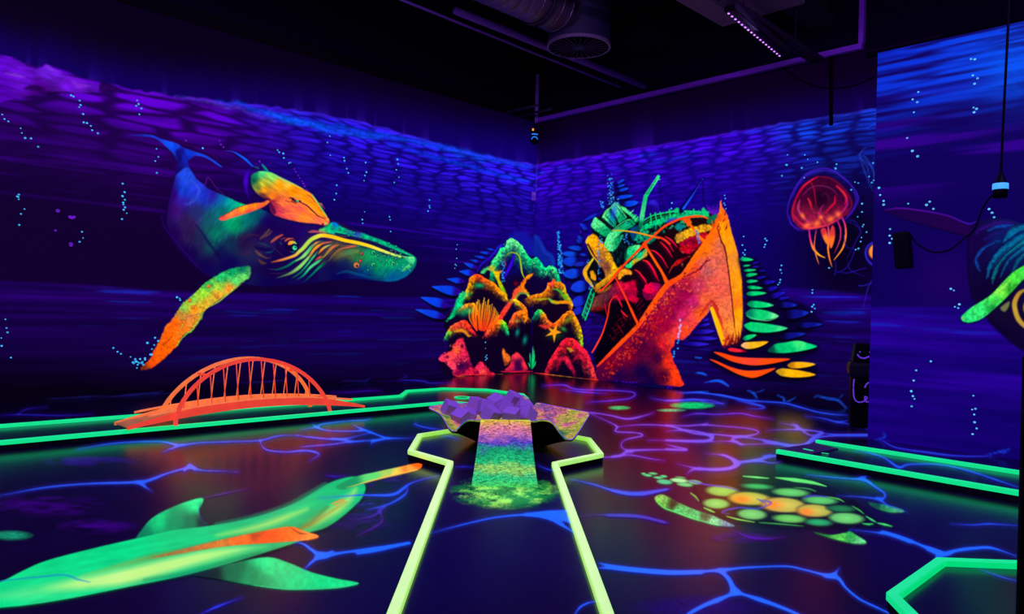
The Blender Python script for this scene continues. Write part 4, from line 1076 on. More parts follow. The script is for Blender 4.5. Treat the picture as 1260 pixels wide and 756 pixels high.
    for k in range(150):
        t = rs.random()
        x, y = SF('%f,%f' % (-40 + 500 * t, 690 - 150 * t ** .7 + rs.uniform(-40, 60) * (1 - .3 * t)))[0]
        cv.dot(x, y, rs.uniform(.6, 1.5), [(0, 170, 110), (0, 110, 80), (40, 210, 130), (0, 30, 40), (2, 0, 20)][k % 5], .7, .7)
    cv.poly(SF('600,520 650,490 700,480 690,540 650,570 610,560'), (0, 110, 80), .9, jitter=1.5, tex=.4, tsc=1.5)
    cv.poly(SF('230,540 290,515 340,520 300,560 230,575'), (60, 40, 190), .75, soft=1.5)
    cv.poly(SF('300,600 350,560 390,600 350,640'), (0, 150, 150), .8, jitter=1.5, tex=.4, tsc=1.5)
    # yellow deck, red deck
    cv.poly(SF('305,690 340,655 400,630 470,600 540,585 620,575 655,595 620,640 540,660 470,690 400,715 330,756'), [(*SF('340,690')[0], (190, 130, 30)), (*SF('430,650')[0], (225, 160, 20)), (*SF('600,600')[0], (210, 140, 20))], 1, jitter=1.6, tex=.5, tsc=1.8)
    cv.poly(SF('350,756 430,700 520,670 590,650 610,690 580,750 520,790 400,790'), [(*SF('400,740')[0], (150, 0, 40)), (*SF('560,680')[0], (190, 10, 30)), (*SF('480,760')[0], (130, 0, 30))], 1, jitter=1.5, tex=.5, tsc=2)
    # railing
    cv.stroke(SF('15,540 70,508 120,488 250,462 330,450 400,455 500,460 612,468'), [1.4, 1.4, 1.6, 2.4, 2.4, 2.4, 2.6, 2], (10, 200, 118), 1, soft=.5)
    cv.stroke(SF('20,560 120,515 250,488 330,475'), [1, 1, 1, 1], (0, 150, 90), .9, soft=.5)
    for q in ('78,480 88,560', '122,470 134,540', '168,462 182,525', '255,440 262,510', '480,438 486,490', '572,425 578,500'):
        cv.stroke(SF(q), 1.5, (20, 205, 120), 1, soft=.5)
    cv.poly(SF('300,445 330,425 348,445 340,465 305,470'), (10, 200, 110), 1, jitter=.6)
    cv.poly(SF('560,430 600,450 615,490 570,490'), (10, 200, 110), .9, jitter=.8)
    # cranes
    cv.poly(SE('905,118 882,148 822,238 772,308 755,400 735,500 724,590 745,628 766,580 785,450 806,322 852,245 912,150'), [(*SE('890,140')[0], (50, 235, 130)), (*SE('790,300')[0], (20, 190, 110)), (*SE('755,480')[0], (60, 210, 130)), (*SE('745,600')[0], (0, 110, 70))], 1, soft=.6, smooth=False, tex=.25, tsc=2)
    cv.stroke(SE('900,140 845,225 800,300'), [.5, 1, .6], (0, 70, 60), .9, soft=.4)
    cv.dot(*SF('152,132')[0], 1.7, (40, 225, 130), 1); cv.dot(*SF('160,160')[0], .8, (90, 235, 140), 1)
    for q in ('158,165 160,270 172,460', '162,170 185,330 210,470'):
        cv.stroke(SF(q), .9, (4, 0, 60), .85, soft=.5)
    cv.stroke(SF('365,450 430,350 490,260 560,150'), [6, 5, 3.6, 2.6], (3, 0, 60), .95)
    cv.stroke(SF('385,430 440,350 490,275 558,158'), [3, 2.8, 1.8, 1.2], [(30, 80, 240), (20, 60, 220), (20, 40, 200), (20, 20, 150)], 1, soft=.5)
    cv.dot(*SF('562,155')[0], 2.2, (6, 0, 80), 1); cv.dot(*SF('562,155')[0], .9, (30, 60, 230), 1)
    for q in ('560,175 562,260 568,360 605,445', '570,180 572,300 590,420'):
        cv.stroke(SF(q), .8, (4, 0, 50), .85, soft=.5)
    # yellow tower
    cv.poly(SG('232,62 250,20 290,-12 330,0 385,60 430,130 470,180 495,245 525,295 568,278 548,310 500,370 470,390 430,410 395,340 340,230 300,160 262,105'), [(*SG('280,20')[0], (240, 160, 0)), (*SG('330,100')[0], (235, 150, 10)), (*SG('400,160')[0], (190, 120, 30)), (*SG('440,200')[0], (225, 160, 10)), (*SG('380,230')[0], (150, 84, 60)), (*SG('430,290')[0], (120, 60, 50)), (*SG('500,290')[0], (235, 170, 10)), (*SG('540,300')[0], (230, 160, 10))], 1, jitter=1.0, tex=.45, tsc=2.2)
    for q, w in (('255,85 300,170 360,270 400,350', 2.2), ('262,115 320,220 380,310', 1.2)):
        cv.stroke(SG(q), w, (30, 10, 20), .9, soft=.6)
    cv.stroke(SG('248,95 290,175 340,240 370,290'), [.8, 1.8, 1.6, .8], (250, 180, 20), .9, soft=.5)
    cv.stroke(SG('300,215 262,270 226,330 238,390 280,450 300,480 322,505'), [2.4, 4.4, 4.6, 3.6, 2, 1.6], [(190, 190, 60), (230, 170, 20), (245, 170, 10), (220, 160, 10), (240, 200, 140), (120, 60, 30)], 1, jitter=.6, tex=.2)
    cv.poly(SG('270,340 300,330 325,370 330,410 300,415 280,390'), (225, 150, 10), .95, jitter=1, tex=.3)
    cv.poly(SG('335,330 370,300 405,350 400,420 350,430 330,390'), (8, 0, 20), .95, jitter=1)
    cv.poly(SG('290,440 320,420 335,450 320,480'), (40, 50, 30), .8, jitter=1)
    for k in range(13):
        t = k / 12
        x, y = SG('%f,%f' % (330 + 190 * t, 470 - 140 * t))[0]
        cv.stroke([(x - .8, y + 6.5), (x, y), (x + 1.2, y - 2)], [1.2, 2.2, 1.4], (215 + (k * 13) % 35, 140 + (k * 29) % 40, 10), .95, jitter=.8)
        cv.stroke([(x + 1.8, y + 5), (x + 2.2, y)], [.6, 1.0], (30, 10, 20), .8, soft=.4)
    cv.poly(SG('528,390 555,330 600,305 660,335 655,365 590,370 560,405'), [(*SG('570,340')[0], (235, 150, 20)), (*SG('640,345')[0], (225, 140, 30))], 1, jitter=1.2, tex=.35, tsc=1.7)
    cv.stroke(SG('310,490 360,520 420,510 480,460'), [2, 4, 4, 2], (190, 120, 20), .7, jitter=2, tex=.5)
    # maroon inner hull
    cv.poly(SG('270,700 290,620 340,550 420,520 480,470 530,420 600,440 680,420 720,470 700,560 640,600 560,600 470,640 400,690'), [(*SG('320,640')[0], (110, 60, 50)), (*SG('420,560')[0], (96, 40, 50)), (*SG('480,540')[0], (130, 20, 60)), (*SG('590,470')[0], (220, 10, 60)), (*SG('670,470')[0], (200, 0, 50)), (*SG('640,560')[0], (150, 0, 50)), (*SG('540,570')[0], (170, 0, 50)), (*SG('340,690')[0], (110, 6, 16)), (*SG('480,620')[0], (40, 0, 30))], .95, soft=2, jitter=1.5, tex=.4, tsc=2)
    cv.poly(SG('760,540 790,470 850,445 905,460 905,540 860,590 800,600'), [(*SG('840,490')[0], (215, 0, 70)), (*SG('800,560')[0], (120, 0, 60))], .95, jitter=1.5, tex=.5, tsc=1.6)
    cv.poly(SG('620,560 660,550 720,580 700,620 650,620'), (190, 0, 50), .9, jitter=1.5, tex=.4)
    cv.poly(SG('700,460 735,440 770,470 750,520 715,510'), (20, 0, 20), .9, jitter=.8)
    for q in ('705,665 760,600', '720,695 775,640', '690,640 740,590'):
        cv.stroke(SG(q), [.6, 1.4, .6], (190, 0, 50), .85)
    # ribs
    for q, src in (('150,10 200,35 250,80 292,148', SH), ('215,10 260,35 300,75 328,112', SH), ('78,135 130,155 190,215 238,300', SH), ('8,230 50,250 95,310 130,380 158,425', SH), ('-8,375 20,400 42,442', SH), ('688,318 730,345 770,400 797,445', SG), ('170,60 230,120 280,200', SH), ('765,228 810,245 860,310 900,390', SG)):
        cv.stroke(src(q), [.8, 1.9, 1.7, .8], [(255, 40, 30), (255, 14, 60), (220, 0, 50)], .95, soft=.5)
        cv.stroke([(x - 2.5, y + 1.5) for x, y in src(q)], [.6, 1.2, .6], (80, 0, 36), .8, soft=.8)
    cv.poly(SH('345,110 400,90 470,80 530,85 500,130 440,170 390,165 355,140'), [(*SH('400,110')[0], (190, 10, 20)), (*SH('500,100')[0], (150, 0, 30)), (*SH('430,150')[0], (200, 0, 40))], .95, jitter=1.5, tex=.5, tsc=1.8)
    cv.poly(SH('290,290 310,240 370,210 440,190 400,230 340,265'), [(*SH('320,250')[0], (210, 16, 20)), (*SH('420,200')[0], (110, 0, 20))], .95, jitter=1.2, tex=.4)
    cv.stroke(SH('250,350 280,290 310,260'), [1, 2, 1], (200, 40, 20), .8, jitter=.8)
    cv.poly(SH('10,500 40,455 110,440 170,455 150,510 90,540 40,530'), [(*SH('60,490')[0], (235, 0, 60)), (*SH('150,460')[0], (160, 0, 80))], .95, jitter=1.6, tex=.5, tsc=1.5)
    # dark inner lower hatch
    for q in ('410,20 440,80 470,110', '470,60 500,110', '360,130 400,180 430,240', '330,180 370,240', '400,90 440,170', '380,110 490,60', '340,210 430,150', '300,240 340,300', '330,290 400,210'):
        cv.stroke(SI(q), [.6, 1.4, .6], (180, 10, 24), .75, jitter=.8, soft=.6)
    for k in range(80):
        x, y = SI('%f,%f' % (rs.uniform(290, 540), rs.uniform(60, 330)))[0]
        cv.dot(x, y, rs.uniform(.5, 1.2), [(90, 0, 16), (40, 0, 12), (4, 0, 10)][k % 3], .6, .6, inside=True)
    cv.stroke(SG('490,565 530,580 555,630 570,665'), [.8, 1.8, 1.8, .8], (255, 16, 50), .9, soft=.5)
    cv.stroke(SG('408,630 420,690 430,740'), [.6, 1.4, .8], (215, 10, 40), .9, soft=.5)
    cv.stroke(SG('560,695 590,730 620,756'), [.8, 2, 1], (255, 30, 50), .9, soft=.5)
    # hull
    hull = PX('887,247 889,256 895,266 900,286 904,299 908.4,316.5 913,348 914,384 913.6,401 911,413 909,421 899,424 892,425 888.6,424 884,410 880,396 876,380 874.5,372 872.5,383 863,394 854,404 847,413 840,418 831,418 829,425 825,431.6 827,438 829,446 834,455 837.7,465 838.5,475.5 800,472 760,469 733,467 734,454 734.5,450 745.7,438 763,421 784,400 790,389 803,371 812,358 820,349 832,342 840,335 853.5,315 866.7,299 880,280 884,265')
    cv.poly(hull, [(866, 306, (255, 110, 6)), (876, 292, (255, 100, 10)), (886, 300, (225, 104, 70)), (890, 340, (236, 96, 70)), (880, 350, (232, 84, 70)), (870, 332, (190, 84, 86)), (878, 325, (220, 96, 80)), (852, 332, (240, 70, 30)), (858, 352, (180, 44, 80)), (846, 352, (170, 20, 56)), (845, 362, (140, 0, 60)), (835, 376, (140, 0, 60)), (852, 372, (190, 24, 100)), (868, 368, (240, 90, 50)), (884, 385, (235, 110, 60)), (895, 380, (240, 110, 66)), (900, 405, (245, 140, 40)), (890, 410, (240, 110, 40)), (825, 388, (132, 0, 60)), (840, 388, (205, 26, 96)), (850, 395, (240, 60, 60)), (862, 388, (255, 90, 24)), (845, 408, (255, 70, 30)), (820, 402, (150, 0, 50)), (800, 408, (120, 0, 46)), (810, 395, (150, 0, 50)), (790, 425, (72, 0, 50)), (775, 436, (110, 0, 44)), (752, 448, (120, 0, 40)), (745, 460, (70, 0, 50)), (762, 464, (34, 0, 60)), (790, 458, (18, 0, 58)), (808, 440, (60, 0, 50)), (800, 470, (20, 0, 60)), (823, 445, (235, 40, 20)), (834, 460, (255, 62, 8)), (832, 470, (250, 50, 16)), (816, 464, (70, 0, 40)), (815, 424, (190, 16, 40)), (826, 418, (245, 60, 40)), (832, 410, (240, 56, 60)), (805, 430, (90, 0, 46))], 1, soft=.8, jitter=.7, jsc=2, tex=.28, tsc=2.6)
    # barnacle spots
    for k in range(420):
        u = rs.random()
        if u < .45:
            t = rs.random(); x = 742 + 90 * t; y = 450 - 95 * t + rs.uniform(2, 26); c = (235, 40, 14) if rs.random() < .7 else (255, 80, 20)
        elif u < .7:
            x, y = rs.uniform(800, 838), rs.uniform(410, 474); c = (255, 60, 10)
            if x < 812 + (y - 440) * .2: continue
        else:
            x, y = rs.uniform(838, 905), rs.uniform(300, 412); c = [(255, 110, 20), (150, 60, 80), (255, 140, 90)][k % 3]
        cv.dot(x, y, rs.uniform(.5, 1.5), c, .5, .7, inside=True)
    # deck edge
    cv.stroke(PX('735,451 746,440 763,423 784,402 795,387 805,373 820,352 834,343 842,337 855,318 868,301 880,284'), [1.4, 3.4, 5, 5, 6, 7, 7, 6, 6, 7, 8, 6], [(250, 50, 30), (255, 60, 16), (255, 74, 6), (255, 70, 14), (255, 76, 10), (255, 80, 10), (255, 70, 10), (255, 84, 10), (255, 100, 4), (255, 110, 6), (255, 100, 6)], 1, soft=.8, jitter=.5, tex=.15, tsc=3)
    for k in range(120):
        t = rs.random(); x = 792 + 52 * t; y = 392 - 52 * t + rs.uniform(-5, 9)
        cv.dot(x, y, rs.uniform(.4, 1.4), [(60, 0, 20), (255, 90, 20), (150, 0, 40), (255, 120, 50)][k % 4], .65, .6, inside=True)
    cv.stroke(SH('395,385 450,360 510,330 560,285 600,240 635,225'), [.8, 1.8, 2.2, 2.4, 2, .8], (110, 10, 40), .85, jitter=1.5, jsc=2)
    for q in ('530,320 540,360', '585,280 590,330', '605,200 640,240', '450,345 460,375'):
        cv.stroke(SH(q), [1.4, .4], (190, 20, 40), .8)
    for q in ('595,30 560,90 575,140 550,170', '640,40 650,130 620,200'):
        cv.stroke(SI(q), [1, 2, .6], (80, 0, 30), .7, jitter=1.2)
    # dark seam between face and stem, stem band
    cv.poly(PX('885,262 889,256 895,266 900,286 904,299 908.4,316.5 913,348 914,384 913.6,401 911,413 909,418 905,412 903.5,403 902,389 900,364 896,330 892,305 888,296 883,280'), [(888, 265, (255, 100, 10)), (891, 280, (255, 150, 0)), (900, 300, (255, 150, 10)), (904, 320, (240, 140, 40)), (906, 350, (250, 140, 20)), (907, 375, (250, 120, 20)), (911, 385, (255, 160, 0)), (907, 400, (245, 150, 30)), (912, 350, (255, 160, 0))], 1, soft=.7, jitter=.4, tex=.18, tsc=3)
    cv.stroke(PX('882.5,279 888,298 892,306 896,331 900,364 902.5,389 904,404'), [1, 2, 2, 1.5, 1.4, 1.6, .8], (70, 0, 20), .92, soft=.6, jitter=.4)
    cv.stroke(PX('913,350 914.5,384 912,412'), [.8, 1.3, .8], (70, 10, 0), .7)
    # ragged bow head
    for k in range(46):
        x, y = SF('%f,%f' % (rs.uniform(640, 790), rs.uniform(470, 640)))[0]
        if x < 881 - (y - 262) * .35 or x > 897:
            continue
        cv.stroke([(x, y), (x + rs.uniform(-1.5, 2.5), y - rs.uniform(2, 7))], [1.6, .5], [(255, 110, 6), (255, 70, 10), (110, 10, 20), (255, 150, 10)][k % 4], .8, soft=.6, jitter=.6)
    cv.stroke(SF('735,470 738,430 730,395 733,358'), [3.4, 3, 2, .8], (255, 110, 10), 1, soft=.5, jitter=.5)
    cv.stroke(SF('600,720 640,650 690,560 720,490'), [4, 4, 4, 4], (255, 96, 6), .95, jitter=1.2, tex=.25)
    # notch
    cv.stroke(SH('540,745 580,690 620,640 642,605'), [2, 3, 3, 2], (190, 30, 20), .75, jitter=1.6, jsc=2)
    cv.stroke(SH('650,610 685,660 700,720 715,756'), [2, 4, 4, 3], (180, 16, 20), .75, jitter=1.6, jsc=2)
    cv.stroke(SJ('330,40 370,110 410,200 420,240'), [3, 4, 3, 1], (200, 40, 20), .7, jitter=1.5)
    cv.poly(SJ('303,62 325,52 342,80 390,200 437,362 412,384 380,300 340,180'), [(*SJ('320,70')[0], (255, 190, 0)), (*SJ('400,320')[0], (255, 180, 0))], 1, soft=.6, smooth=False)
    # fronds in the notch
    for q, th in (('225,185 300,158', 20), ('195,228 312,198', 26), ('158,278 348,262', 38), ('125,325 372,328', 36), ('50,372 302,378', 36)):
        (x0, y0), (x1, y1) = SJ(q)
        cv.leaf(x0, y0, x1, y1, th / 7, [(x0, y0, (20, 0, 120)), (x1, y1, (44, 26, 200))], (3, 0, 30))
    # scribble at the foot of the stem
    for k in range(60):
        x, y = SJ('%f,%f' % (rs.uniform(420, 585), rs.uniform(320, 440)))[0]
        if y > 431 - (x - 890) * .25: continue
        cv.stroke([(x, y), (x + rs.uniform(-2, 2), y - rs.uniform(2, 6))], [1.6, .4], [(130, 0, 20), (60, 0, 16), (210, 30, 20)][k % 3], .85, soft=.6, jitter=.6)
    for q in ('480,400 500,330 505,280', '520,390 530,310 525,250', '545,380 555,300 548,260', '455,410 470,350'):
        cv.stroke(SJ(q), [2, 1.2, .4], (90, 0, 20), .9, soft=.5, jitter=.6)
    # black ground for the fronds at right
    cv.poly(PX('909,318 927,317 935,326 945,340 958,352 965,365 985,372 1000,384 1012,396 1004,404 985,418 1006,424 1006,434 985,442 1004,450 1004,464 985,470 940,470 905,464 885,456 872,444 876,430 890,428 905,424 915,408 916,380 914,345'), (4, 0, 26), .82, soft=3.0)
    # right fronds
    gl = lambda src, q, th, c, bend=0.0: [cv.leaf(p[0][0], p[0][1], p[1][0], p[1][1], th, c if isinstance(c, tuple) else [(p[0][0], p[0][1], c[0]), ((p[0][0] + p[1][0]) / 2, (p[0][1] + p[1][1]) / 2, c[1]), (p[1][0], p[1][1], c[2])], BLK, bend, .62) for p in [src(q)]]
    g3 = [(0, 130, 90), (0, 205, 112), (40, 225, 130)]
    b3 = [(10, 0, 60), (24, 8, 165), (26, 26, 200)]
    for q, th in (('340,265 402,245', 18), ('338,294 410,288', 16), ('398,332 472,325', 15), ('372,402 472,380', 20), ('436,442 562,426', 34), ('475,508 582,480', 36), ('505,575 655,528', 42), ('575,592 688,575', 26), ('590,645 757,645', 48)):
        gl(SK, q, th / 7.56 * 1.15, b3)
    for q, th in (('895,36 1052,42', 44), ('950,125 1158,105', 70), ('1050,215 1275,205', 44), ('910,315 1128,285', 48)):
        gl(SJ, q, th / 7 * 1.1, [(8, 0, 50), (12, 14, 125), (16, 40, 180)])
    for q, th in (('230,218 353,226', 36), ('260,284 326,277', 18), ('266,326 380,320', 25), ('284,372 390,358', 34), ('290,428 396,423', 29), ('298,480 440,490', 32), ('290,542 474,536', 42), ('296,636 542,650', 64)):
        gl(SK, q, th / 7.56, g3)
    gl(SJ, '612,112 897,136', 13.5, [(0, 120, 90), (10, 200, 110), (110, 240, 150)])
    cv.stroke(SJ('620,130 700,160 800,172 880,150'), [.5, 1.4, 1.6, .8], (90, 235, 150), .7, soft=.6)
    gl(SJ, '600,215 972,240', 12, [(0, 200, 110), (10, 205, 115), (60, 225, 140)], 1.5)
    gl(SJ, '590,332 705,296', 6, g3)
    cv.poly([(x + .5, y + 3) for x, y in SJ('800,445 860,375 950,360 1060,345 1150,368 1228,397 1150,425 1050,445 930,455')], BLK, .9, soft=1.5)
    cv.poly(SJ('805,440 860,378 950,362 1060,346 1150,368 1226,396 1150,423 1050,442 930,453'), [(*SJ('830,420')[0], (0, 70, 60)), (*SJ('900,400')[0], (0, 190, 110)), (*SJ('1080,370')[0], (60, 225, 120)), (*SJ('1180,395')[0], (0, 210, 120)), (*SJ('1000,430')[0], (0, 200, 110))], 1, soft=.7, tex=.12, tsc=3)
    gl(SJ, '572,388 807,356', 8.6, [(240, 170, 110), (245, 180, 20), (250, 170, 0)], 1.6)
    gl(SJ, '972,560 1212,550', 8, [(190, 120, 0), (250, 170, 10), (255, 185, 20)])
    gl(SJ, '872,610 1214,640', 10, [(200, 150, 20), (255, 180, 0), (255, 175, 0)], .8)
    gl(SJ, '458,420 620,440', 4.5, [(250, 30, 40), (255, 30, 60), (150, 0, 40)])
    for q in ('338,445 400,450 540,485 720,496 988,502 900,532 750,556 640,556 500,526 400,480', '303,508 360,520 480,572 600,602 720,602 868,584 780,634 700,663 640,663 540,632 420,570'):
        cv.poly([(x, y + 2.6) for x, y in SJ(q)], BLK, .95, soft=1.2)
        cv.poly(SJ(q), [(*SJ('400,520')[0], (255, 66, 6)), (*SJ('650,540')[0], (255, 64, 40)), (*SJ('900,515')[0], (255, 70, 6)), (*SJ('640,640')[0], (255, 80, 4)), (*SJ('800,600')[0], (255, 74, 6))], 1, soft=.7)
    for q in ('150,495 180,510 212,550', '40,480 90,475', '60,440 130,425 170,445'):
        cv.stroke(SJ(q), [.6, 2, .6], (4, 0, 26), .85)
    for q in ('180,490 230,495', '200,620 270,640', '310,695 370,690 430,715 465,738'):
        cv.stroke(SJ(q), [.8, 2.4, .8], (14, 90, 240), .85, soft=1)
    # ropes
    cv.stroke(SF('612,522 570,505 520,500 440,508 380,520 320,538 200,602 100,690 30,750'), [1.4, 2, 2.6, 2.8, 2.8, 2.6, 2.8, 2.6, 2.6], [(255, 90, 10), (255, 80, 10), (255, 60, 10), (255, 60, 10), (255, 54, 16)], 1, soft=.5)
    cv.stroke(SG('785,75 720,140 660,200 590,272 520,350 490,395 440,450 380,505 345,516'), [3.6, 2.8, 2.4, 2.6, 3.2, 3.0, 2.2, 1.8, 1], [(255, 50, 10), (255, 54, 10), (255, 60, 10), (255, 60, 30), (255, 40, 20)], 1, soft=.5)
    cv.poly(SG('755,85 785,50 800,75 795,115 770,115'), (255, 56, 10), 1)
    cv.stroke(SG('785,90 840,180 905,290'), [3, 2.4, 2.4], (255, 70, 6), 1, soft=.5)
    cv.stroke(SH('35,90 60,140 130,250 190,350 225,425'), [2, 2.4, 2.8, 3.2, 5], [(255, 70, 10), (255, 90, 0), (255, 90, 6), (255, 80, 10)], 1, soft=.5)
    cv.poly(SF('370,528 440,525 455,560 430,600 410,570'), (255, 80, 6), 1, jitter=.5)
    cv.stroke(SF('430,560 480,620 530,690 600,750'), [3, 3, 3.4, 4], [(255, 90, 0), (255, 110, 0), (255, 110, 6)], 1, soft=.5)
    cv.stroke(SG('508,390 555,480 600,570 640,660 685,756'), [1.8, 1.8, 2, 2.4, 2.8], [(255, 40, 20), (255, 60, 10), (255, 60, 10)], 1, soft=.5)
    cv.stroke(SI('500,0 530,70 570,150'), [2.6, 2.8, 3.4], (255, 64, 6), 1, soft=.5)
    cv.stroke(SE('478,632 580,636 700,652 820,680 915,705'), [1, 1.6, 1.8, 1.9, 1.6], [(190, 190, 40), (230, 170, 20), (255, 150, 0), (255, 110, 0)], 1, soft=.5)
    cv.stroke(SF('115,692 170,700 220,725 262,760'), [1.4, 2, 2, 1.4], (255, 60, 20), 1, soft=.5)
    cv.stroke(PX('760,364 755,366 750,374 748,388 741.8,409 735,423 728.5,434'), [.8, 1.4, 1.5, 1.6, 1.8, 2, 1.4], [(230, 20, 30), (250, 40, 20), (255, 54, 6), (255, 60, 0)], 1, soft=.5)
    # rope ladder
    for q in ('728,356 722,372 716.5,388', '731,361 726,378 720,394'):
        cv.stroke(PX(q), 1.3, (0, 215, 118), 1, soft=.5)
    for k in range(6):
        t = k / 5
        x, y = 727 - 10 * t, 361 + 27 * t
        cv.stroke([(x - .2, y), (x + 3.6, y + 4.5)], 1.0, (0, 200, 110), 1, soft=.5)
        cv.stroke([(x + 3.4, y - 2), (x - .4, y + 4)], .7, (0, 160, 90), .8, soft=.5)
    # bubbles on the ship
    for x0, y0, x1, y1, n, sp in ((751, 214, 752, 252, 60, 4), (740, 248, 742, 258, 14, 1.5), (761, 245, 761, 252, 6, .8), (772, 272, 770, 300, 16, 1.6), (738, 290, 740, 300, 12, 2), (736, 300, 738, 345, 30, 1.6), (763, 292, 778, 302, 14, 2), (857, 284, 861, 300, 24, 2), (725, 318, 722, 325, 6, .8), (727, 350, 725, 356, 6, .8)):
        for k in range(n):
            t = rs.random()
            cv.dot(x0 + (x1 - x0) * t + rs.uniform(-sp, sp), y0 + (y1 - y0) * t, rs.uniform(.45, .9), [(30, 140, 255), (70, 190, 255), (20, 80, 230)][k % 3], .85, .5)
    for q in ('958,108 966,155 952,178 958,208 946,235 942,262', ):
        for x, y in SI(q):
            cv.dot(x, y, 1.3, (200, 170, 255), .9, .6, 1.8)
    for x, y in SI('935,318 938,370 903,400 903,420 898,447 945,295'):
        cv.dot(x, y, 1.1, (20, 150, 255), .9, .5)
    for x, y in SI('430,680 460,685 490,688 520,690 550,685 365,670 860,725 845,735 875,735 810,745'):
        cv.dot(x, y, 1.2, (70, 0, 190), .8, .6, .7)
figure('painted_shipwreck', WR, 708, 206, 1016, 480, 0.8, 0.008, paint_ship, M_mural, wall_right, 'painted orange and red sunken ship with green cabins and fronds')

# ------------------------------------------------------------------ mural: jellyfish
JC = crop(960, 200, 5.4)
def paint_jelly(cv):
    bell = JC('245,92 330,98 410,150 465,220 484,275 470,310 440,352 400,372 345,402 300,420 240,432 180,448 125,432 88,385 78,325 100,240 145,160 195,115')
    cv.poly([(1010 + (x - 1010) * 1.12, 252 + (y - 252) * 1.1) for x, y in bell], (20, 0, 70), .75, soft=3)
    cv.poly(bell, [(1010, 245, (30, 0, 30)), (1000, 225, (60, 0, 40)), (1030, 235, (50, 0, 40)), (985, 265, (110, 10, 50)), (990, 240, (60, 0, 40)), (1035, 262, (120, 10, 50)), (1010, 270, (130, 20, 60)), (1000, 278, (170, 30, 70)), (1045, 250, (60, 0, 50))], 1, soft=1, tex=.3, tsc=3)
    for q, w, c in (('90,390 80,325 105,240 150,165 205,120 250,95', [1.5, 2, 2, 3, 2, 1], [(190, 20, 60), (200, 16, 50), (190, 0, 50), (255, 30, 60), (220, 10, 50)]), ('375,155 420,200 440,240 430,280', [2, 3, 3, 1.5], [(230, 20, 60), (255, 40, 60), (240, 20, 70), (190, 0, 90)]), ('250,95 330,105 400,150 455,220 475,285 440,350', [1, 1.4, 1.4, 1.4, 1.4, 1], (130, 10, 50)), ('85,345 130,400 190,435 250,430 320,415 400,370', [1.5, 2, 3, 3, 2, 1.5], [(190, 20, 80), (230, 30, 80), (250, 60, 70), (250, 60, 60), (230, 30, 80), (200, 20, 110)]), ('205,130 225,180 232,240 240,290', [.8, 1.2, 1, .6], (200, 10, 60)), ('185,240 200,270 210,310', [1.6, 2.4, .8], (250, 30, 50)), ('365,225 360,270 330,300 300,340', [1, 2.4, 2, .8], (235, 10, 50)), ('130,250 120,310 150,360 190,395', [1, 2.6, 2.6, 1], (190, 50, 130)), ('150,220 200,170 270,155 340,175 380,220', [.6, 1.4, 1.4, 1.4, .6], (110, 30, 90)), ('440,235 445,280 400,340 340,370', [1, 2.5, 2.5, 1], (180, 20, 110)), ('275,225 300,205 325,240 310,290', [.6, 2, 2, .6], (70, 10, 60)), ('265,350 270,310 290,280', [3, 2, .6], (160, 20, 100)), ('170,330 230,370 290,400', [1, 2, 1], (170, 10, 70)), ('250,330 280,375 300,410', [1, 2, 1], (230, 40, 80))):
        cv.stroke(JC(q), w, c, .85, soft=.9)
    for q, rx, ry in (('245,405', 5, 3.6), ('335,378', 5, 4), ('178,418', 4.5, 2.8), ('385,345', 3.5, 4), ('150,355', 2.5, 4), ('270,365', 3, 2.5)):
        x, y = JC(q)[0]
        cv.blob(x, y, rx, ry, (255, 110, 50), .95, -.5)
    for q, a in (('70,410 48,340 60,260 100,170 155,95 230,50 320,42 400,85 470,150 515,220 512,270 470,340 430,380', .75), ('125,455 75,410 62,350', .6), ('80,240 120,150 200,75 290,55 370,65 430,120', .5), ('485,190 505,240 490,300 440,370', .7), ('150,455 100,430 65,400', .6)):
        cv.stroke(JC(q), [.6, 1.6, 1.2, 1.6, .6], (66, 26, 205), a, soft=1.0)
    for q, w, c in (('192,448 200,510 220,570 255,612 298,634', [1.6, 2, 2.6, 2, .6], [(200, 20, 150), (220, 40, 130), (255, 140, 40), (255, 170, 20), (255, 150, 60)]), ('240,445 230,510 228,570 245,640 258,678', [1.2, 1.2, 1.4, 1.2, .4], [(150, 20, 120), (220, 90, 60), (230, 120, 60), (190, 90, 60)]), ('318,425 325,500 318,570 328,640 345,695', [1.8, 2.2, 2, 1.6, .4], [(200, 40, 110), (255, 130, 60), (255, 120, 40), (230, 110, 50)]), ('412,368 432,420 435,490 415,570 358,648', [2, 2, 2, 2, .6], [(170, 30, 160), (220, 50, 100), (255, 120, 50), (240, 130, 40), (230, 120, 50)]), ('380,388 400,440 400,500 380,560 358,605', [1.6, 1.8, 1.4, 1, .4], [(190, 20, 130), (200, 40, 110), (150, 40, 80)])):
        cv.stroke(JC(q), w, c, 1, soft=.5)
    cv.poly(JC('270,450 300,440 318,500 318,545 295,520'), [(*JC('280,455')[0], (210, 40, 60)), (*JC('305,510')[0], (255, 120, 40))], 1)
    cv.poly(JC('345,420 360,440 362,500 340,568 328,540 330,470'), [(*JC('350,440')[0], (210, 50, 60)), (*JC('340,540')[0], (250, 110, 30))], 1)
    for q in ('430,390 490,410 535,455 510,510 480,570 440,640', '440,380 500,395 540,470', '480,560 490,600 440,700 360,740', '360,720 440,735 520,715 600,690 640,640', '420,480 440,560 480,570', '365,650 370,700 360,756', '450,660 470,720 560,756', '270,480 275,580'):
        cv.stroke(JC(q), [.5, 1.1, .9, .5], (30, 20, 150), .7, soft=.8)
figure('painted_jellyfish', WR, 964, 202, 1066, 342, 0.8, 0.008, paint_jelly, M_mural, wall_right, 'painted red jellyfish with orange tentacles and violet outline')
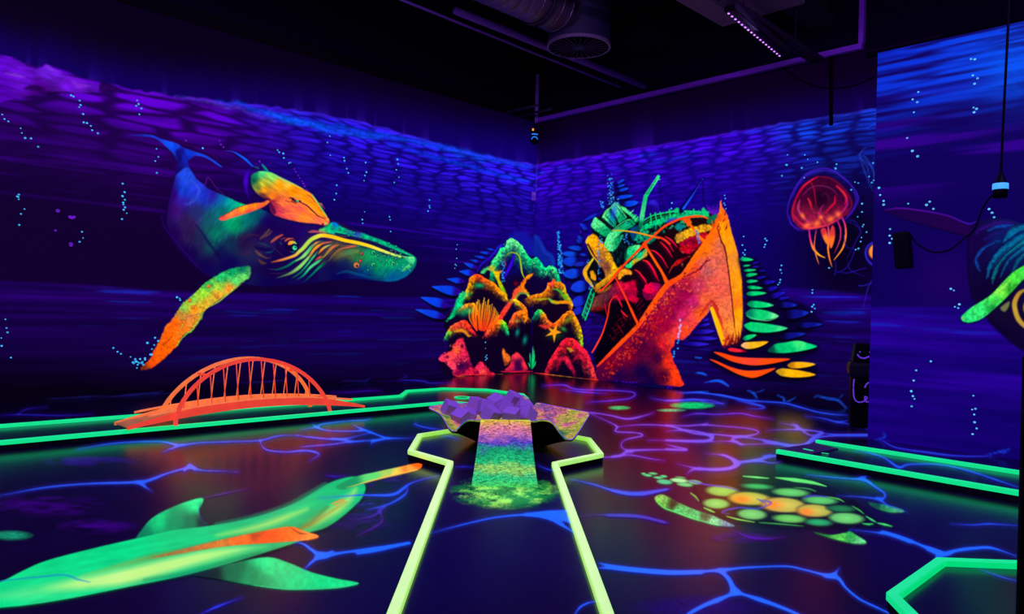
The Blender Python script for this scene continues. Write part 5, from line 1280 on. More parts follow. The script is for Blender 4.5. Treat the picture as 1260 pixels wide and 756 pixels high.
def paint_jelly2(cv):
    cv.dot(1081, 311, 17, (14, 0, 60), .8, 2.5, 16)
    cv.stroke(PX('1090,294 1078,297 1068,303 1065,312 1069,322 1080,330 1090,334'), [1.5, 2, 2, 2, 2, 1.5], (46, 40, 215), .9, soft=.9)
    cv.dot(1082, 310, 13, [(1072, 310, (250, 140, 60)), (1080, 306, (255, 150, 30)), (1090, 312, (230, 70, 40)), (1078, 318, (255, 120, 60))], 1, 1.2, 11)
    cv.stroke(PX('1088,303 1079,304 1074,310 1077,317 1086,319'), [.8, 1.6, 1.8, 1.6, .8], (200, 70, 30), .9)
    for k in range(14):
        y = 330 + k * 4
        cv.dot(1075 + (k * 7 % 5), y, .9, (30, 110, 240), .8, .5)
    for q in ('1086,332 1070,350 1062,380', '1090,338 1078,355 1072,390', '1040,345 1060,352 1080,345'):
        cv.stroke(PX(q), [.5, 1, .5], (40, 30, 170), .8, soft=.8)
figure('painted_jellyfish', WR, 1058, 290, 1102, 392, 0.8, 0.008, paint_jelly2, M_mural, wall_right, 'small painted orange jellyfish cut off by the shorter wall')

# ------------------------------------------------------------------ mural: second whale on the partition
PW = crop(1070, 230, 3.979)
def paint_whale2(cv):
    rs = random.Random(4)
    body = PW('490,182 540,165 600,155 680,160 756,180 860,200 1000,260 1100,400 1100,640 1000,800 860,860 740,800 640,720 580,660 545,600 500,545 485,440 480,330 478,240')
    cv.poly(body, [(1195, 300, (18, 0, 62)), (1240, 300, (6, 20, 80)), (1220, 360, (10, 0, 44)), (1240, 390, (14, 4, 40)), (1290, 330, (6, 20, 80)), (1230, 410, (8, 0, 40))], 1, soft=1.5)
    cv.poly(PW('76,115 150,104 270,118 380,140 440,165 492,182 478,240 410,225 340,205 250,180 170,160 110,135'), [(1100, 260, (24, 0, 66)), (1180, 280, (28, 0, 66))], 1, soft=1)
    cv.stroke(PW('76,114 150,105 270,119 380,141 440,165 490,182 520,170'), [.8, 1.6, 1.6, 1.4, 1.6, 2, 1], [(80, 10, 150), (84, 10, 160), (80, 10, 165), (60, 20, 170), (50, 20, 170)], .9, soft=.8)
    cv.stroke(PW('80,118 170,162 340,207 470,240'), [.6, 1, 1.2, 1.2], (8, 0, 40), .9)
    cv.stroke(PW('485,240 483,340 486,440 505,540'), [1, 2, 2, 1], (8, 0, 34), .9, soft=1.2)
    for q, w, c in (('520,230 560,200 640,175 720,180', [1, 5, 5, 1], (44, 10, 110)), ('580,215 640,195 700,190', [1, 3, 1], (10, 80, 190)), ('520,340 560,300 620,255 700,215', [1, 2, 2, 1], (20, 20, 110)), ('660,270 690,230 730,205 790,185', [2, 8, 8, 4], (0, 110, 150)), ('540,410 525,380 520,350 560,300 640,262', [1, 3.5, 3, 2, 1], (0, 84, 170)), ('575,450 590,390 640,320 720,260 800,210', [1, 4, 6, 7, 4], (0, 112, 150)), ('600,450 620,390 670,330 740,280 800,240', [1, 4, 4, 5, 3], (0, 132, 140)), ('640,440 680,360 740,310 820,260', [1, 3, 5, 4], (0, 104, 140)), ('560,260 620,230 690,200', [1, 2.5, 1], (30, 20, 130)), ('700,420 730,360 790,300', [1, 4, 4], (0, 100, 110)), ('600,470 610,430 640,380', [1, 2, 1], (0, 120, 120))):
        cv.stroke(PW(q), w, c, .8, soft=1.6, jitter=1.5, jsc=5, tex=.35, tsc=2)
    for q in ('560,430 580,370 630,300 700,245', '590,455 610,400 660,335 740,270', '630,440 670,360 740,300', '520,420 515,330 560,280'):
        cv.stroke(PW(q), [.6, 1.6, .6], (8, 0, 50), .85, soft=.8)
    fin = PW('448,640 470,615 500,590 590,532 640,480 700,420 756,385 820,350 860,370 820,410 756,452 700,512 640,572 560,640 500,664 460,660')
    cv.poly([(x - .8, y + 1.6) for x, y in fin], (6, 0, 40), .9, soft=1.5)
    cv.poly(fin, [(*PW('470,645')[0], (40, 215, 110)), (*PW('540,600')[0], (50, 230, 110)), (*PW('610,560')[0], (60, 220, 80)), (*PW('640,510')[0], (110, 230, 60)), (*PW('700,450')[0], (70, 220, 60)), (*PW('745,400')[0], (60, 210, 60)), (*PW('600,600')[0], (20, 150, 60)), (*PW('700,500')[0], (40, 160, 40)), (*PW('820,380')[0], (60, 200, 60))], 1, soft=.8, tex=.3, tsc=3)
    cv.stroke(PW('590,545 640,505 690,455'), [1, 3.4, 1], (170, 240, 100), .6, soft=1.5)
    cv.dot(*PW('455,645')[0], .9, (230, 120, 60), .9)
    cv.stroke(PW('770,500 735,520 712,560 712,600 730,650 770,690 830,720'), [2, 5, 6, 6, 6, 5, 3], [(150, 120, 40), (190, 140, 40), (200, 160, 50), (190, 150, 50), (180, 130, 50)], .95, soft=1)
    cv.stroke(PW('800,520 770,560 760,600 790,660'), [2, 4, 4, 2], (170, 130, 40), .9, soft=1)
    cv.poly(PW('640,595 660,575 685,562 680,590 660,612'), (120, 130, 70), .85, soft=1.2)
figure('painted_whale', WP, 1082, 248, 1350, 450, 0.9, 0.008, paint_whale2, M_mural, wall_partition, 'second painted whale with a green flipper, cut by the frame edge')

# ------------------------------------------------------------------ floor paintings
DL = crop(0, 540, 2.25)
def paint_dolphin(cv):
    rs = random.Random(2)
    G = (0, 214, 122)
    body = DL('-170,470 -100,432 0,398 60,368 130,338 260,304 390,274 480,254 600,239 700,219 780,194 830,172 870,148 910,124 950,110 985,106 1006,122 1012,142 1000,168 965,202 930,230 900,248 855,262 840,280 790,298 700,326 600,356 480,386 350,412 200,442 80,461 0,469 -100,480')
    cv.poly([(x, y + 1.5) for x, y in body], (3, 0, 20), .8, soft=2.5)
    # lower fin
    fin = DL('540,378 600,358 650,344 740,329 800,345 860,370 930,388 992,401 930,412 800,416 700,406 620,392')
    cv.poly(fin, [(*DL('740,340')[0], (20, 216, 124)), (*DL('650,365')[0], (0, 100, 60)), (*DL('580,375')[0], (0, 20, 20)), (*DL('850,395')[0], (0, 205, 116)), (*DL('970,402')[0], (20, 215, 120)), (*DL('700,385')[0], (0, 140, 80))], 1, soft=1.0, tex=.1, tsc=5)
    cv.stroke(DL('700,406 800,417 930,413 992,401'), [.6, 1.2, 1.2, .6], (60, 225, 140), .8)
    # dorsal fin
    cv.poly(DL('378,282 395,250 420,222 460,198 520,174 562,166 552,196 558,222 575,240 500,258 440,268'), [(*DL('540,180')[0], (0, 224, 130)), (*DL('440,225')[0], (0, 190, 110)), (*DL('480,240')[0], (0, 140, 84)), (*DL('400,270')[0], (0, 120, 80)), (*DL('560,235')[0], (0, 40, 40)), (*DL('530,235')[0], (0, 110, 70))], 1, soft=1.0, tex=.1, tsc=5)
    cv.stroke(DL('555,176 552,200 560,225 575,242'), [.6, 1.5, 1.5, .6], (60, 10, 120), .6)
    cv.poly(body, [(*DL('-60,440')[0], (0, 204, 122)), (*DL('150,350')[0], (0, 200, 120)), (*DL('150,430')[0], (30, 210, 124)), (*DL('350,300')[0], (0, 204, 122)), (*DL('400,395')[0], (20, 190, 110)), (*DL('560,262')[0], (0, 190, 114)), (*DL('620,345')[0], (20, 180, 100)), (*DL('740,225')[0], (30, 190, 112)), (*DL('720,318')[0], (0, 150, 84)), (*DL('850,175')[0], (0, 196, 116)), (*DL('950,130')[0], (10, 180, 104)), (*DL('1000,150')[0], (0, 180, 104)), (*DL('880,245')[0], (20, 150, 80))], 1, soft=1.0, tex=.08, tsc=5, tdir=-.2, eps=900, pw=2.0)
    cv.stroke(DL('-40,440 60,430 150,415 230,400'), [4, 12, 12, 6], (110, 226, 130), .6, soft=6)
    cv.stroke(DL('120,415 220,402 330,385 440,358 560,328 660,308 740,298'), [4, 14, 19, 18, 15, 10, 3], [(90, 220, 120), (180, 232, 124), (205, 236, 128), (196, 234, 120), (190, 234, 116), (150, 230, 120), (60, 200, 110)], .9, soft=5)
    cv.stroke(DL('230,380 330,352 420,328 500,312 600,290 700,266 790,246'), [1, 4, 5, 5, 5, 5, 3], [(120, 200, 90), (150, 170, 70), (150, 120, 40), (140, 106, 34), (150, 110, 40), (170, 130, 40), (160, 140, 50)], .7, soft=3.5)
    cv.stroke(DL('600,268 700,248 780,222 850,195'), [1, 6, 7, 2], (200, 225, 96), .75, soft=4)
    cv.stroke(DL('840,250 880,226 930,196 965,168 985,140'), [2, 9, 12, 8, 2], (196, 230, 100), .85, soft=5)
    cv.stroke(DL('800,262 850,240 880,215 905,190'), [2, 6, 4, 1], (90, 80, 30), .6, soft=3.5)
    cv.stroke(DL('600,240 700,220 790,192 850,160 900,128'), [2, 4, 5, 5, 2], (0, 160, 110), .5, soft=4)
    cv.stroke(DL('400,392 520,372 640,340 720,318'), [1, 4, 4, 1], (0, 110, 64), .6, soft=3.5)
    cv.stroke(DL('0,395 60,388 120,382 180,378 215,390 250,398'), [1, 1.5, 1.8, 2, 2, .6], (24, 120, 190), .75, soft=1)
    cv.stroke(DL('820,256 870,232 920,200 960,175'), [2, 4, 3, 1], (140, 120, 40), .6, soft=2)
    # orange flipper
    cv.poly(DL('420,330 500,308 600,283 700,262 800,244 835,254 882,270 850,281 780,287 720,291 640,297 560,308 480,322'), [(*DL('860,272')[0], (255, 130, 40)), (*DL('800,252')[0], (255, 100, 10)), (*DL('740,280')[0], (255, 84, 10)), (*DL('680,280')[0], (240, 100, 20)), (*DL('700,266')[0], (190, 70, 10)), (*DL('600,295')[0], (200, 110, 30)), (*DL('480,318')[0], (160, 110, 40))], 1, soft=.9, tex=.15, tsc=4)
    cv.stroke(DL('805,247 830,262 850,264'), [1, 2, .6], (110, 40, 20), .7)
    # beak
    cv.poly(DL('930,132 985,106 1040,93 1100,80 1158,68 1168,74 1155,86 1100,99 1040,114 985,130 950,142'), [(*DL('970,122')[0], (10, 140, 80)), (*DL('1030,108')[0], (90, 210, 100)), (*DL('1080,92')[0], (150, 200, 80)), (*DL('1130,80')[0], (255, 130, 20)), (*DL('1155,75')[0], (255, 90, 10)), (*DL('1090,98')[0], (250, 200, 60))], 1, soft=.8)
    cv.stroke(DL('960,136 1040,113 1100,99 1155,86'), [.6, 1.6, 1.6, .8], (240, 180, 60), .85, soft=.7)
    cv.stroke(DL('920,180 945,170 950,174 925,186'), [1.5, 2, 1], (235, 130, 30), .9)
    cv.stroke(DL('1012,142 1000,170 965,204 930,232 890,252'), [.8, 1.4, 1.4, 1, .6], (0, 50, 30), .6)
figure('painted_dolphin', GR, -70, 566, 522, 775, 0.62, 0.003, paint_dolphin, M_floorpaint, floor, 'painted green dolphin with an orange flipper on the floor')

TU = crop(760, 560, 3.5)
def paint_turtle(cv):
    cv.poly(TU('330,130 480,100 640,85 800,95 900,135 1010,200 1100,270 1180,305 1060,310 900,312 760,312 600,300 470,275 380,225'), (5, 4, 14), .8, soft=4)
    gy = lambda q, rx, ry, c, o=None, rot=0.06: (cv.dot(*TU(q)[0], rx / 3.5 + .8, (4, 20, 10), .85, 1.2, ry / 3.5 + .7, rot), cv.dot(*TU(q)[0], rx / 3.5, tuple(k * .8 for k in c), 1, 1.3, ry / 3.5, rot), cv.blob(TU(q)[0][0], TU(q)[0][1], rx / 5.2, ry / 5.2, c, .8, rot), [cv.blob(TU(o)[0][0], TU(o)[0][1], rx / 7, ry / 5, (255, 120, 16), .85, rot)] if o else None)
    B = (150, 222, 100)
    gy('450,156', 66, 22, (140, 214, 84)); gy('568,188', 88, 27, (206, 206, 70), '535,192'); gy('602,136', 62, 11, (60, 180, 90)); gy('745,162', 74, 17, (100, 210, 100))
    gy('425,210', 54, 21, (130, 220, 100)); gy('715,216', 92, 31, (214, 204, 76), '665,215'); gy('872,196', 70, 17, (90, 206, 100)); gy('848,240', 74, 26, (200, 200, 74), '812,246')
    gy('578,256', 60, 22, (130, 214, 110)); gy('740,275', 68, 17, (110, 210, 90)); gy('985,273', 72, 23, (110, 216, 110)); gy('866,291', 54, 14, (30, 170, 100)); gy('962,232', 58, 14, (24, 120, 60))
    for q, w, c in (('540,92 600,97 650,101', [1, 2.6, 1], (110, 220, 110)), ('680,98 760,108 840,120 900,136', [1, 5, 4, .6], (90, 215, 100)), ('760,140 820,146 855,158', [.6, 1.4, .6], (60, 170, 70)), ('315,165 335,180 350,200', [1, 2, .6], (110, 170, 60)), ('372,228 400,240 418,248', [1, 2.4, .8], (120, 200, 70)), ('470,265 520,278 590,290', [.8, 1.8, .6], (150, 220, 80)), ('610,292 700,298 800,307', [.6, 1.4, .5], (60, 180, 70)), ('900,180 950,190 975,203', [.6, 1.6, .6], (80, 200, 60)), ('1010,220 1040,238 1060,254', [.6, 1.6, .6], (60, 190, 70)), ('1070,265 1095,280 1112,290', [1, 2.4, .8], (60, 200, 90)), ('1120,294 1150,300 1182,308', [1, 2.6, .6], (60, 210, 90)), ('1055,296 1080,299 1100,297', [1, 2.4, 1], (50, 190, 80))):
        cv.stroke(TU(q), w, c, 1, soft=.8)
    for q, rx, ry, c in (('112,81', 8, 3.4, G2_), ('152,80', 14, 3.4, G2_), ('130,88', 14, 4, G2_), ('175,98', 16, 4, G2_), ('198,92', 12, 4, G2_), ('202,116', 30, 9, (40, 190, 130)), ('265,110', 34, 8, (150, 230, 150)), ('290,128', 30, 7, (90, 200, 120)), ('332,118', 30, 9, (80, 170, 120)), ('270,98', 18, 4, (60, 160, 90))):
        cv.dot(*TU(q)[0], rx / 3.5, c, .95, .7, ry / 3.5, .1)
    cv.poly(TU('160,184 185,172 215,180 260,205 330,236 400,258 450,280 502,306 440,305 380,293 320,274 250,248 200,228 172,208'), [(*TU('185,185')[0], (120, 190, 80)), (*TU('240,215')[0], (20, 50, 20)), (*TU('260,235')[0], (50, 200, 100)), (*TU('330,262')[0], (40, 190, 100)), (*TU('380,262')[0], (20, 90, 50)), (*TU('410,290')[0], (110, 200, 140)), (*TU('480,303')[0], (100, 130, 150)), (*TU('190,215')[0], (90, 190, 70))], 1, soft=1, tex=.35, tsc=2)
    cv.stroke(TU('165,195 200,228 260,250 330,276 440,304'), [.6, 1.2, 1.4, 1.2, .5], (90, 230, 110), .85)
    cv.poly(TU('848,334 920,346 985,335 1000,330 1030,348 1068,372 1060,382 1010,380 950,366 890,350'), [(*TU('870,338')[0], (20, 110, 40)), (*TU('960,356')[0], (80, 200, 70)), (*TU('1050,376')[0], (90, 200, 120)), (*TU('1000,345')[0], (40, 150, 60))], 1, soft=.9, tex=.3, tsc=2)
    cv.poly(TU('1080,206 1120,210 1180,222 1235,243 1180,247 1130,236 1095,222'), [(*TU('1110,215')[0], (10, 70, 40)), (*TU('1160,230')[0], (40, 150, 70)), (*TU('1210,242')[0], (60, 150, 90))], 1, soft=1, tex=.3)
    for q in ('310,112 380,128 470,140 520,155', '480,255 450,245 520,228 600,232 640,215 600,190', '610,195 660,205 640,222', '800,185 840,176 910,182'):
        cv.stroke(TU(q), [.8, 2.4, 2, .8], (70, 60, 215), .75, soft=1)
G2_ = (60, 210, 130)
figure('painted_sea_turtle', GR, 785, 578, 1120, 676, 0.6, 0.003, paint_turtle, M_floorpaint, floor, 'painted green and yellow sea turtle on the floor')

def paint_spray(cv):
    rs = random.Random(12)
    LN = crop(440, 560, 3.316)
    n = fbm(cv.x / 16, cv.y / 4.0, 7) * .75 + fbm(cv.x / 1.6, cv.y / 1.1, 8) * .45
    q = ((cv.x - 622) / 72) ** 2 + ((cv.y - 606) / 22) ** 2
    al = np.clip((1.05 - q) * 1.3, 0, 1) * ss(.42, .92, n + .22 * (1 - q))
    yel = ss(.40, .75, fbm(cv.x / 20, cv.y / 6.5, 19) + .25 * (fbm(cv.x / 2, cv.y / 1.4, 29) - .5))[:, None]
    cv.over(np.arange(cv.x.size), np.array([10, 130, 40]) * (1 - yel) + np.array([150, 236, 84]) * yel, al)
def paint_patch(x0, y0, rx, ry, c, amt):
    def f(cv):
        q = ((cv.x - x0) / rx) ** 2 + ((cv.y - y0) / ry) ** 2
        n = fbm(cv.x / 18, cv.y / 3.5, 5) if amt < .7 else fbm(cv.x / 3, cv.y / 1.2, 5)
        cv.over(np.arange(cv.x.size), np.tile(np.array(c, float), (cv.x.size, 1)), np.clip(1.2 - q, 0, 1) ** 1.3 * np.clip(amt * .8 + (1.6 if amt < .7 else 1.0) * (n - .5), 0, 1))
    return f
for x0, y0, rx, ry, c, amt in ((852, 499, 27, 4.5, (0, 205, 100), .95), (762, 502, 14, 2.6, (0, 190, 110), .9), (826, 505, 18, 2, (60, 190, 130), .7), (14, 659, 26, 6, (20, 150, 110), .75)):
    figure('painted_green_patch', GR, x0 - rx * 1.2, y0 - ry * 1.2, x0 + rx * 1.2, y0 + ry * 1.2, 0.6, 0.003, paint_patch(x0, y0, rx, ry, c, amt), M_floorpaint, floor)
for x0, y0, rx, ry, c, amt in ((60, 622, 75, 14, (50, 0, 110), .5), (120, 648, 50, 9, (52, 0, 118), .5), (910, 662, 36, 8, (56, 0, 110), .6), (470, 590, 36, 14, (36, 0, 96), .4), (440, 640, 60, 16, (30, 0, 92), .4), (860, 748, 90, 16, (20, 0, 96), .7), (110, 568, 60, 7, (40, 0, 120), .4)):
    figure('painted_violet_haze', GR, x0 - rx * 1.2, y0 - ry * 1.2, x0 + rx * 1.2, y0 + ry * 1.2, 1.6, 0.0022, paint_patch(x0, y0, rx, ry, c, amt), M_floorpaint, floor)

# water lines: tapering ribbons of blue paint on the floor
CE = crop(440, 560, 3.316)
C7 = crop(640, 440, 2.8)
CK2 = crop(380, 430, 6.3)
C3 = crop(0, 380, 2.625)
BLU_, VIO = (24, 92, 238), (104, 74, 214)
LINES = [
 (CE, '298,320 420,287 560,256 690,243 790,236 872,226', [1.2, 2, 2.4, 4, 8, 5], BLU_),
 (CE, '690,245 780,258 840,290 895,327', [2, 6, 5, 2.4], BLU_),
 (CE, '770,243 835,252 885,290', [8, 16, 6], BLU_),
 (CE, '-160,178 0,165 60,165 150,160 220,115 330,85', [1, 2, 3, 6, 2.4, 1], (34, 78, 230)),
 (CE, '40,225 130,200 190,165 205,140', [1, 2, 3, 2], (34, 78, 230)),
 (CE, '0,205 60,198', [1, 2, .6], (34, 78, 220)),
 (CE, '0,404 60,392 110,382 210,358', [5, 4, 3, 1], BLU_),
 (CE, '0,330 60,300 100,270 90,230', [1, 2, 2, 1], (60, 10, 150)),
 (CE, '870,100 960,120 1080,156 1170,157 1260,142', [2, 2.2, 3, 4, 1], (24, 86, 226)),
 (CE, '920,248 1050,245 1150,250 1250,275', [1, 1.4, 1.4, .6], (40, 50, 180)),
 (CE, '985,442 1100,465 1260,480 1400,482', [5, 3, 3, 3], BLU_),
 (CE, '880,665 905,625 940,605 985,598', [3, 3, 3, 2], BLU_),
 (CE, '390,52 430,48 470,50', [1, 1.6, .6], (20, 60, 200)),
 (CE, '735,42 780,60 820,64', [1.6, 1.6, .8], (20, 70, 210)),
 (TU, '-80,488 0,490 200,505 340,503 430,498 490,492 550,486 720,480 800,494 900,520 950,532 985,575 1040,620 1100,650 1180,686 1260,712', [2.4, 2.6, 2.8, 3, 5, 5, 3.4, 3, 3, 4, 5, 4, 3, 3, 3, 3], BLU_),
 (TU, '900,522 930,515 955,488', [3, 4, 2], BLU_),
 (TU, '440,500 478,535 500,580 510,592', [9, 8, 8, 10], BLU_),
 (TU, '515,590 440,622 370,650 300,690 270,720', [8, 9, 7, 7, 7], BLU_),
 (TU, '505,590 600,620 700,655 790,694 840,720', [8, 8, 6, 6, 6], BLU_),
 (TU, '-20,152 60,165 110,166 170,155 230,145', [1, 2.4, 4, 1.8, .8], (44, 60, 200)),
 (TU, '-40,262 100,268 220,295', [1, 1, .6], (50, 40, 170)),
 (TU, '-20,6 60,2 150,18 200,24', [1.4, 1.6, 1.4, .6], VIO),
 (TU, '260,40 350,60 440,65 505,52 520,35 480,10 440,0 380,-6', [.8, 2.4, 2, 3, 3, 2, 1.4, .6], VIO),
 (TU, '350,60 315,68 298,84', [2, 1.8, .8], VIO),
 (TU, '515,36 600,26 660,35 700,30', [2, 1.6, 1.4, .6], (70, 80, 220)),
 (TU, '600,26 640,8 660,0', [1, 1.6, .8], (50, 80, 220)),
 (TU, '810,85 900,95 1000,103 1060,106 1105,135 1150,168 1135,190 1060,182 950,176', [.6, 1.6, 2, 5, 3.4, 3, 3, 1.8, .8], (26, 84, 226)),
 (TU, '1060,108 1050,100 1072,92', [2, 3, .8], (26, 84, 226)),
 (TU, '1120,185 1160,215 1240,245', [2, 2, 1], (24, 80, 220)),
 (TU, '1000,322 1120,335 1180,345 1260,375', [.8, 1.8, 2, 2.4], BLU_),
 (TU, '490,322 560,352 640,362 720,352', [.8, 4, 4, .8], (66, 0, 150)),
 (LW, '430,455 520,485 600,518 650,538 700,525 760,517 830,516 930,550', [2.4, 2.6, 5, 9, 6, 6, 4, 3], BLU_),
 (LW, '600,520 640,535 625,550', [2, 5, 3], BLU_),
 (LW, '680,428 760,432 820,428 930,435', [.8, 1.6, 2.4, 3], (24, 74, 220)),
 (LW, '790,595 860,620 930,638', [.8, 1.6, 2], (30, 90, 235)),
 (LW, '330,160 390,172 440,190 490,222 530,212 650,214 760,240 850,270 945,302', [1, 2, 2, 5, 2.4, 2, 2.4, 2.4, 2], (20, 80, 220)),
 (LW, '395,98 460,143 520,158 580,166 690,180 800,182 870,176', [1, 1.8, 1.6, 3, 2.2, 1.4, 1], (24, 60, 210)),
 (LW, '0,128 60,140 120,150 165,130 190,115 280,105 390,102', [1.6, 2, 2.4, 4, 2, 1.4, 1.4], (60, 70, 215)),
 (LW, '60,62 120,75 165,105 210,98', [1, 3, 2, .8], (70, 60, 200)),
 (LW, '0,180 70,178 140,160', [1, 1.6, .6], (40, 70, 215)),
 (BK, '60,210 200,210 350,232 480,255 590,264 700,272 790,295 900,325 1000,340 1085,345', [1, 2, 1.4, 2, 1.6, 2, 1.8, 1.6, 1.6, 1], (24, 80, 232)),
 (BK, '830,350 940,365 1020,385 1085,375', [1, 1.4, 2, 1], (24, 70, 220)),
 (BK, '1020,386 1100,400 1220,430 1260,438', [1, 1.4, 1.4, 1], (24, 66, 210)),
 (BK, '0,256 90,254 170,250 260,270 340,277', [1, 1.6, 1.8, 1.4, .8], (50, 70, 225)),
 (BK, '420,258 540,285 585,296 560,306 480,306', [1, 1.6, 1.8, 1.6, .8], (30, 70, 220)),
 (BK, '100,352 180,335 300,340 440,334 520,350 635,366', [1, 2, 1.4, 2.2, 1.6, .8], (76, 56, 210)),
 (BK, '0,403 120,408 220,402 330,410 450,420 525,432 548,446 520,462 430,472 300,460 260,462', [1.4, 2, 2, 1.4, 1.6, 2, 2, 2, 3.4, 1.8, 2], VIO),
 (BK, '220,402 250,388', [2, .8], VIO),
 (BK, '0,440 130,435 230,455 268,480 240,500 130,500 0,492', [1.4, 1.6, 2.2, 3.4, 3, 2.4, 1.6], VIO),
 (BK, '430,472 395,492 450,522', [3, 3, 1], VIO),
 (BK, '430,474 560,490 720,520 820,522 868,492 885,474 925,450 860,436 770,430 600,435', [2.6, 2, 2.2, 2.4, 4, 3.4, 2.4, 1.8, 2, .8], (76, 76, 216)),
 (BK, '925,450 1050,465 1190,466 1225,458', [2, 1.4, 2.4, 2], (34, 70, 220)),
 (BK, '755,395 782,410 775,428', [1, 2.4, 1.6], VIO),
 (BK, '0,520 40,530 120,548 90,552 0,545', [1, 1.4, 2, 1, .8], VIO),
 (BK, '860,492 900,498 905,500', [3, 2, 1], (34, 80, 225)),
 (C7, '80,98 150,95 200,110 380,118 380,140 300,150 230,155', [1, 2, 1.6, 1.4, 1.6, 1.6, 1], (66, 60, 220)),
 (C7, '140,110 220,120 300,124', [.8, 2.4, .8], (60, 60, 220)),
 (C7, '120,185 240,190 310,200 370,212 430,200 460,190', [1, 1.4, 1.6, 3.4, 1.6, .8], VIO),
 (C7, '245,195 330,235 330,255 400,260 420,270 360,285 350,310 385,325', [.8, 1.8, 2, 2, 2.4, 1.4, 1.6, 1], VIO),
 (C7, '200,345 330,342 380,322 500,318 570,320', [2, 2, 4, 1.6, .8], VIO),
 (C7, '330,240 420,232 520,238 600,262 660,268 650,285 560,288 440,285', [1, 1.6, 1.8, 2.2, 2.6, 2, 1.4, .8], VIO),
 (C7, '450,140 520,150 640,146 700,160', [.8, 1.8, 1.6, .8], (50, 70, 220)),
 (C7, '560,125 640,118 700,130 830,165', [.8, 1.6, 1.6, .8], (40, 70, 225)),
 (C7, '660,290 740,290 770,300 880,296', [2, 2.4, 1.4, .8], VIO),
 (C7, '700,335 740,360 720,382 620,384', [1, 2.6, 3, 1.4], VIO),
 (C7, '735,362 800,355 880,340', [2, 2.4, 1], VIO),
 (CK2, '170,335 350,331 480,320 560,326', [.8, 1.2, 1.4, .6], (30, 26, 150)),
 (CK2, '560,235 700,235 880,245 940,262 1100,258', [.8, 1, 1.4, 1.4, .8], (24, 46, 180)),
 (CK2, '-60,625 60,602 110,580 300,556 430,551 482,538', [1, 2, 2, 1.4, 1.8, .8], (24, 84, 230)),
 (CK2, '30,580 70,610 150,631 300,636 400,632 440,625', [1.4, 3, 1.6, 1.4, 2.2, 1], (24, 90, 236)),
 (CK2, '345,588 400,614 470,640 560,674 620,690 810,688', [1.6, 3, 2.2, 2.4, 3, 1], (24, 90, 236)),
 (CK2, '620,690 500,714 488,742', [3, 3, 1], (24, 86, 230)),
 (CK2, '180,690 280,704 320,716 460,708 560,700', [1, 2, 3, 1.6, 1.4], (30, 90, 236)),
 (CK2, '320,716 200,735 0,752 -60,756', [3, 2, 1.6, 1], (60, 80, 226)),
 (CK2, '1040,622 960,616 880,600 822,582 840,570', [1, 1.6, 1.8, 1.6, .8], (24, 76, 226)),
 (CK2, '1030,672 1100,680 1160,700', [.8, 1.4, .8], (24, 76, 220)),
 (C3, '250,456 330,440 420,431 520,430 580,441 640,434 740,430 840,426 900,411 960,410', [.8, 1.4, 1.6, 2.4, 4, 2, 1.6, 2, 2, .8], (24, 84, 235)),
 (C3, '525,464 555,452 590,440', [1, 2.4, 3], (24, 84, 235)),
 (C3, '840,428 858,455 920,463 990,459 1030,470 1000,492', [2, 2, 1.8, 3.4, 2.4, 1], (40, 84, 230)),
 (C3, '960,410 1000,415 1100,422 1200,400', [1.6, 2.4, 2, 1], (24, 84, 235)),
 (C3, '0,346 60,342 200,345 300,340', [.6, 1.4, 1.4, .6], (18, 40, 160)),
 (C3, '60,340 85,325 150,318', [1.4, 1.2, .6], (18, 40, 150)),
 (DL, '0,158 120,136 240,125 370,121 410,116 470,94 530,80 560,88 660,92', [2.4, 2.4, 2.4, 5, 6, 3, 4, 2.4, .8], (30, 84, 226)),
 (DL, '380,120 400,132 420,146', [3, 4, 1], (30, 84, 220)),
 (DL, '510,92 525,72 540,90', [2, 3, 2], (30, 84, 220)),
 (DL, '890,320 860,345 840,366', [6, 4, 2], BLU_),
 (DL, '1135,290 1040,304 960,314 890,322 840,292 815,290', [1, 2.4, 4, 6, 4, 1], BLU_),
 (DL, '880,330 900,325 920,312', [5, 6, 2], BLU_),
 (DL, '900,100 925,105 965,102', [1, 2.4, .8], (34, 30, 180)),
 (DL, '545,492 600,466 672,440', [2, 5, 1.6], (30, 50, 210)),
 (DL, '560,165 620,152 690,138', [.8, 1.6, .6], (66, 10, 150)),
 (DL, '970,225 1030,215 1065,190', [1, 2.4, .8], (50, 20, 160)),
]
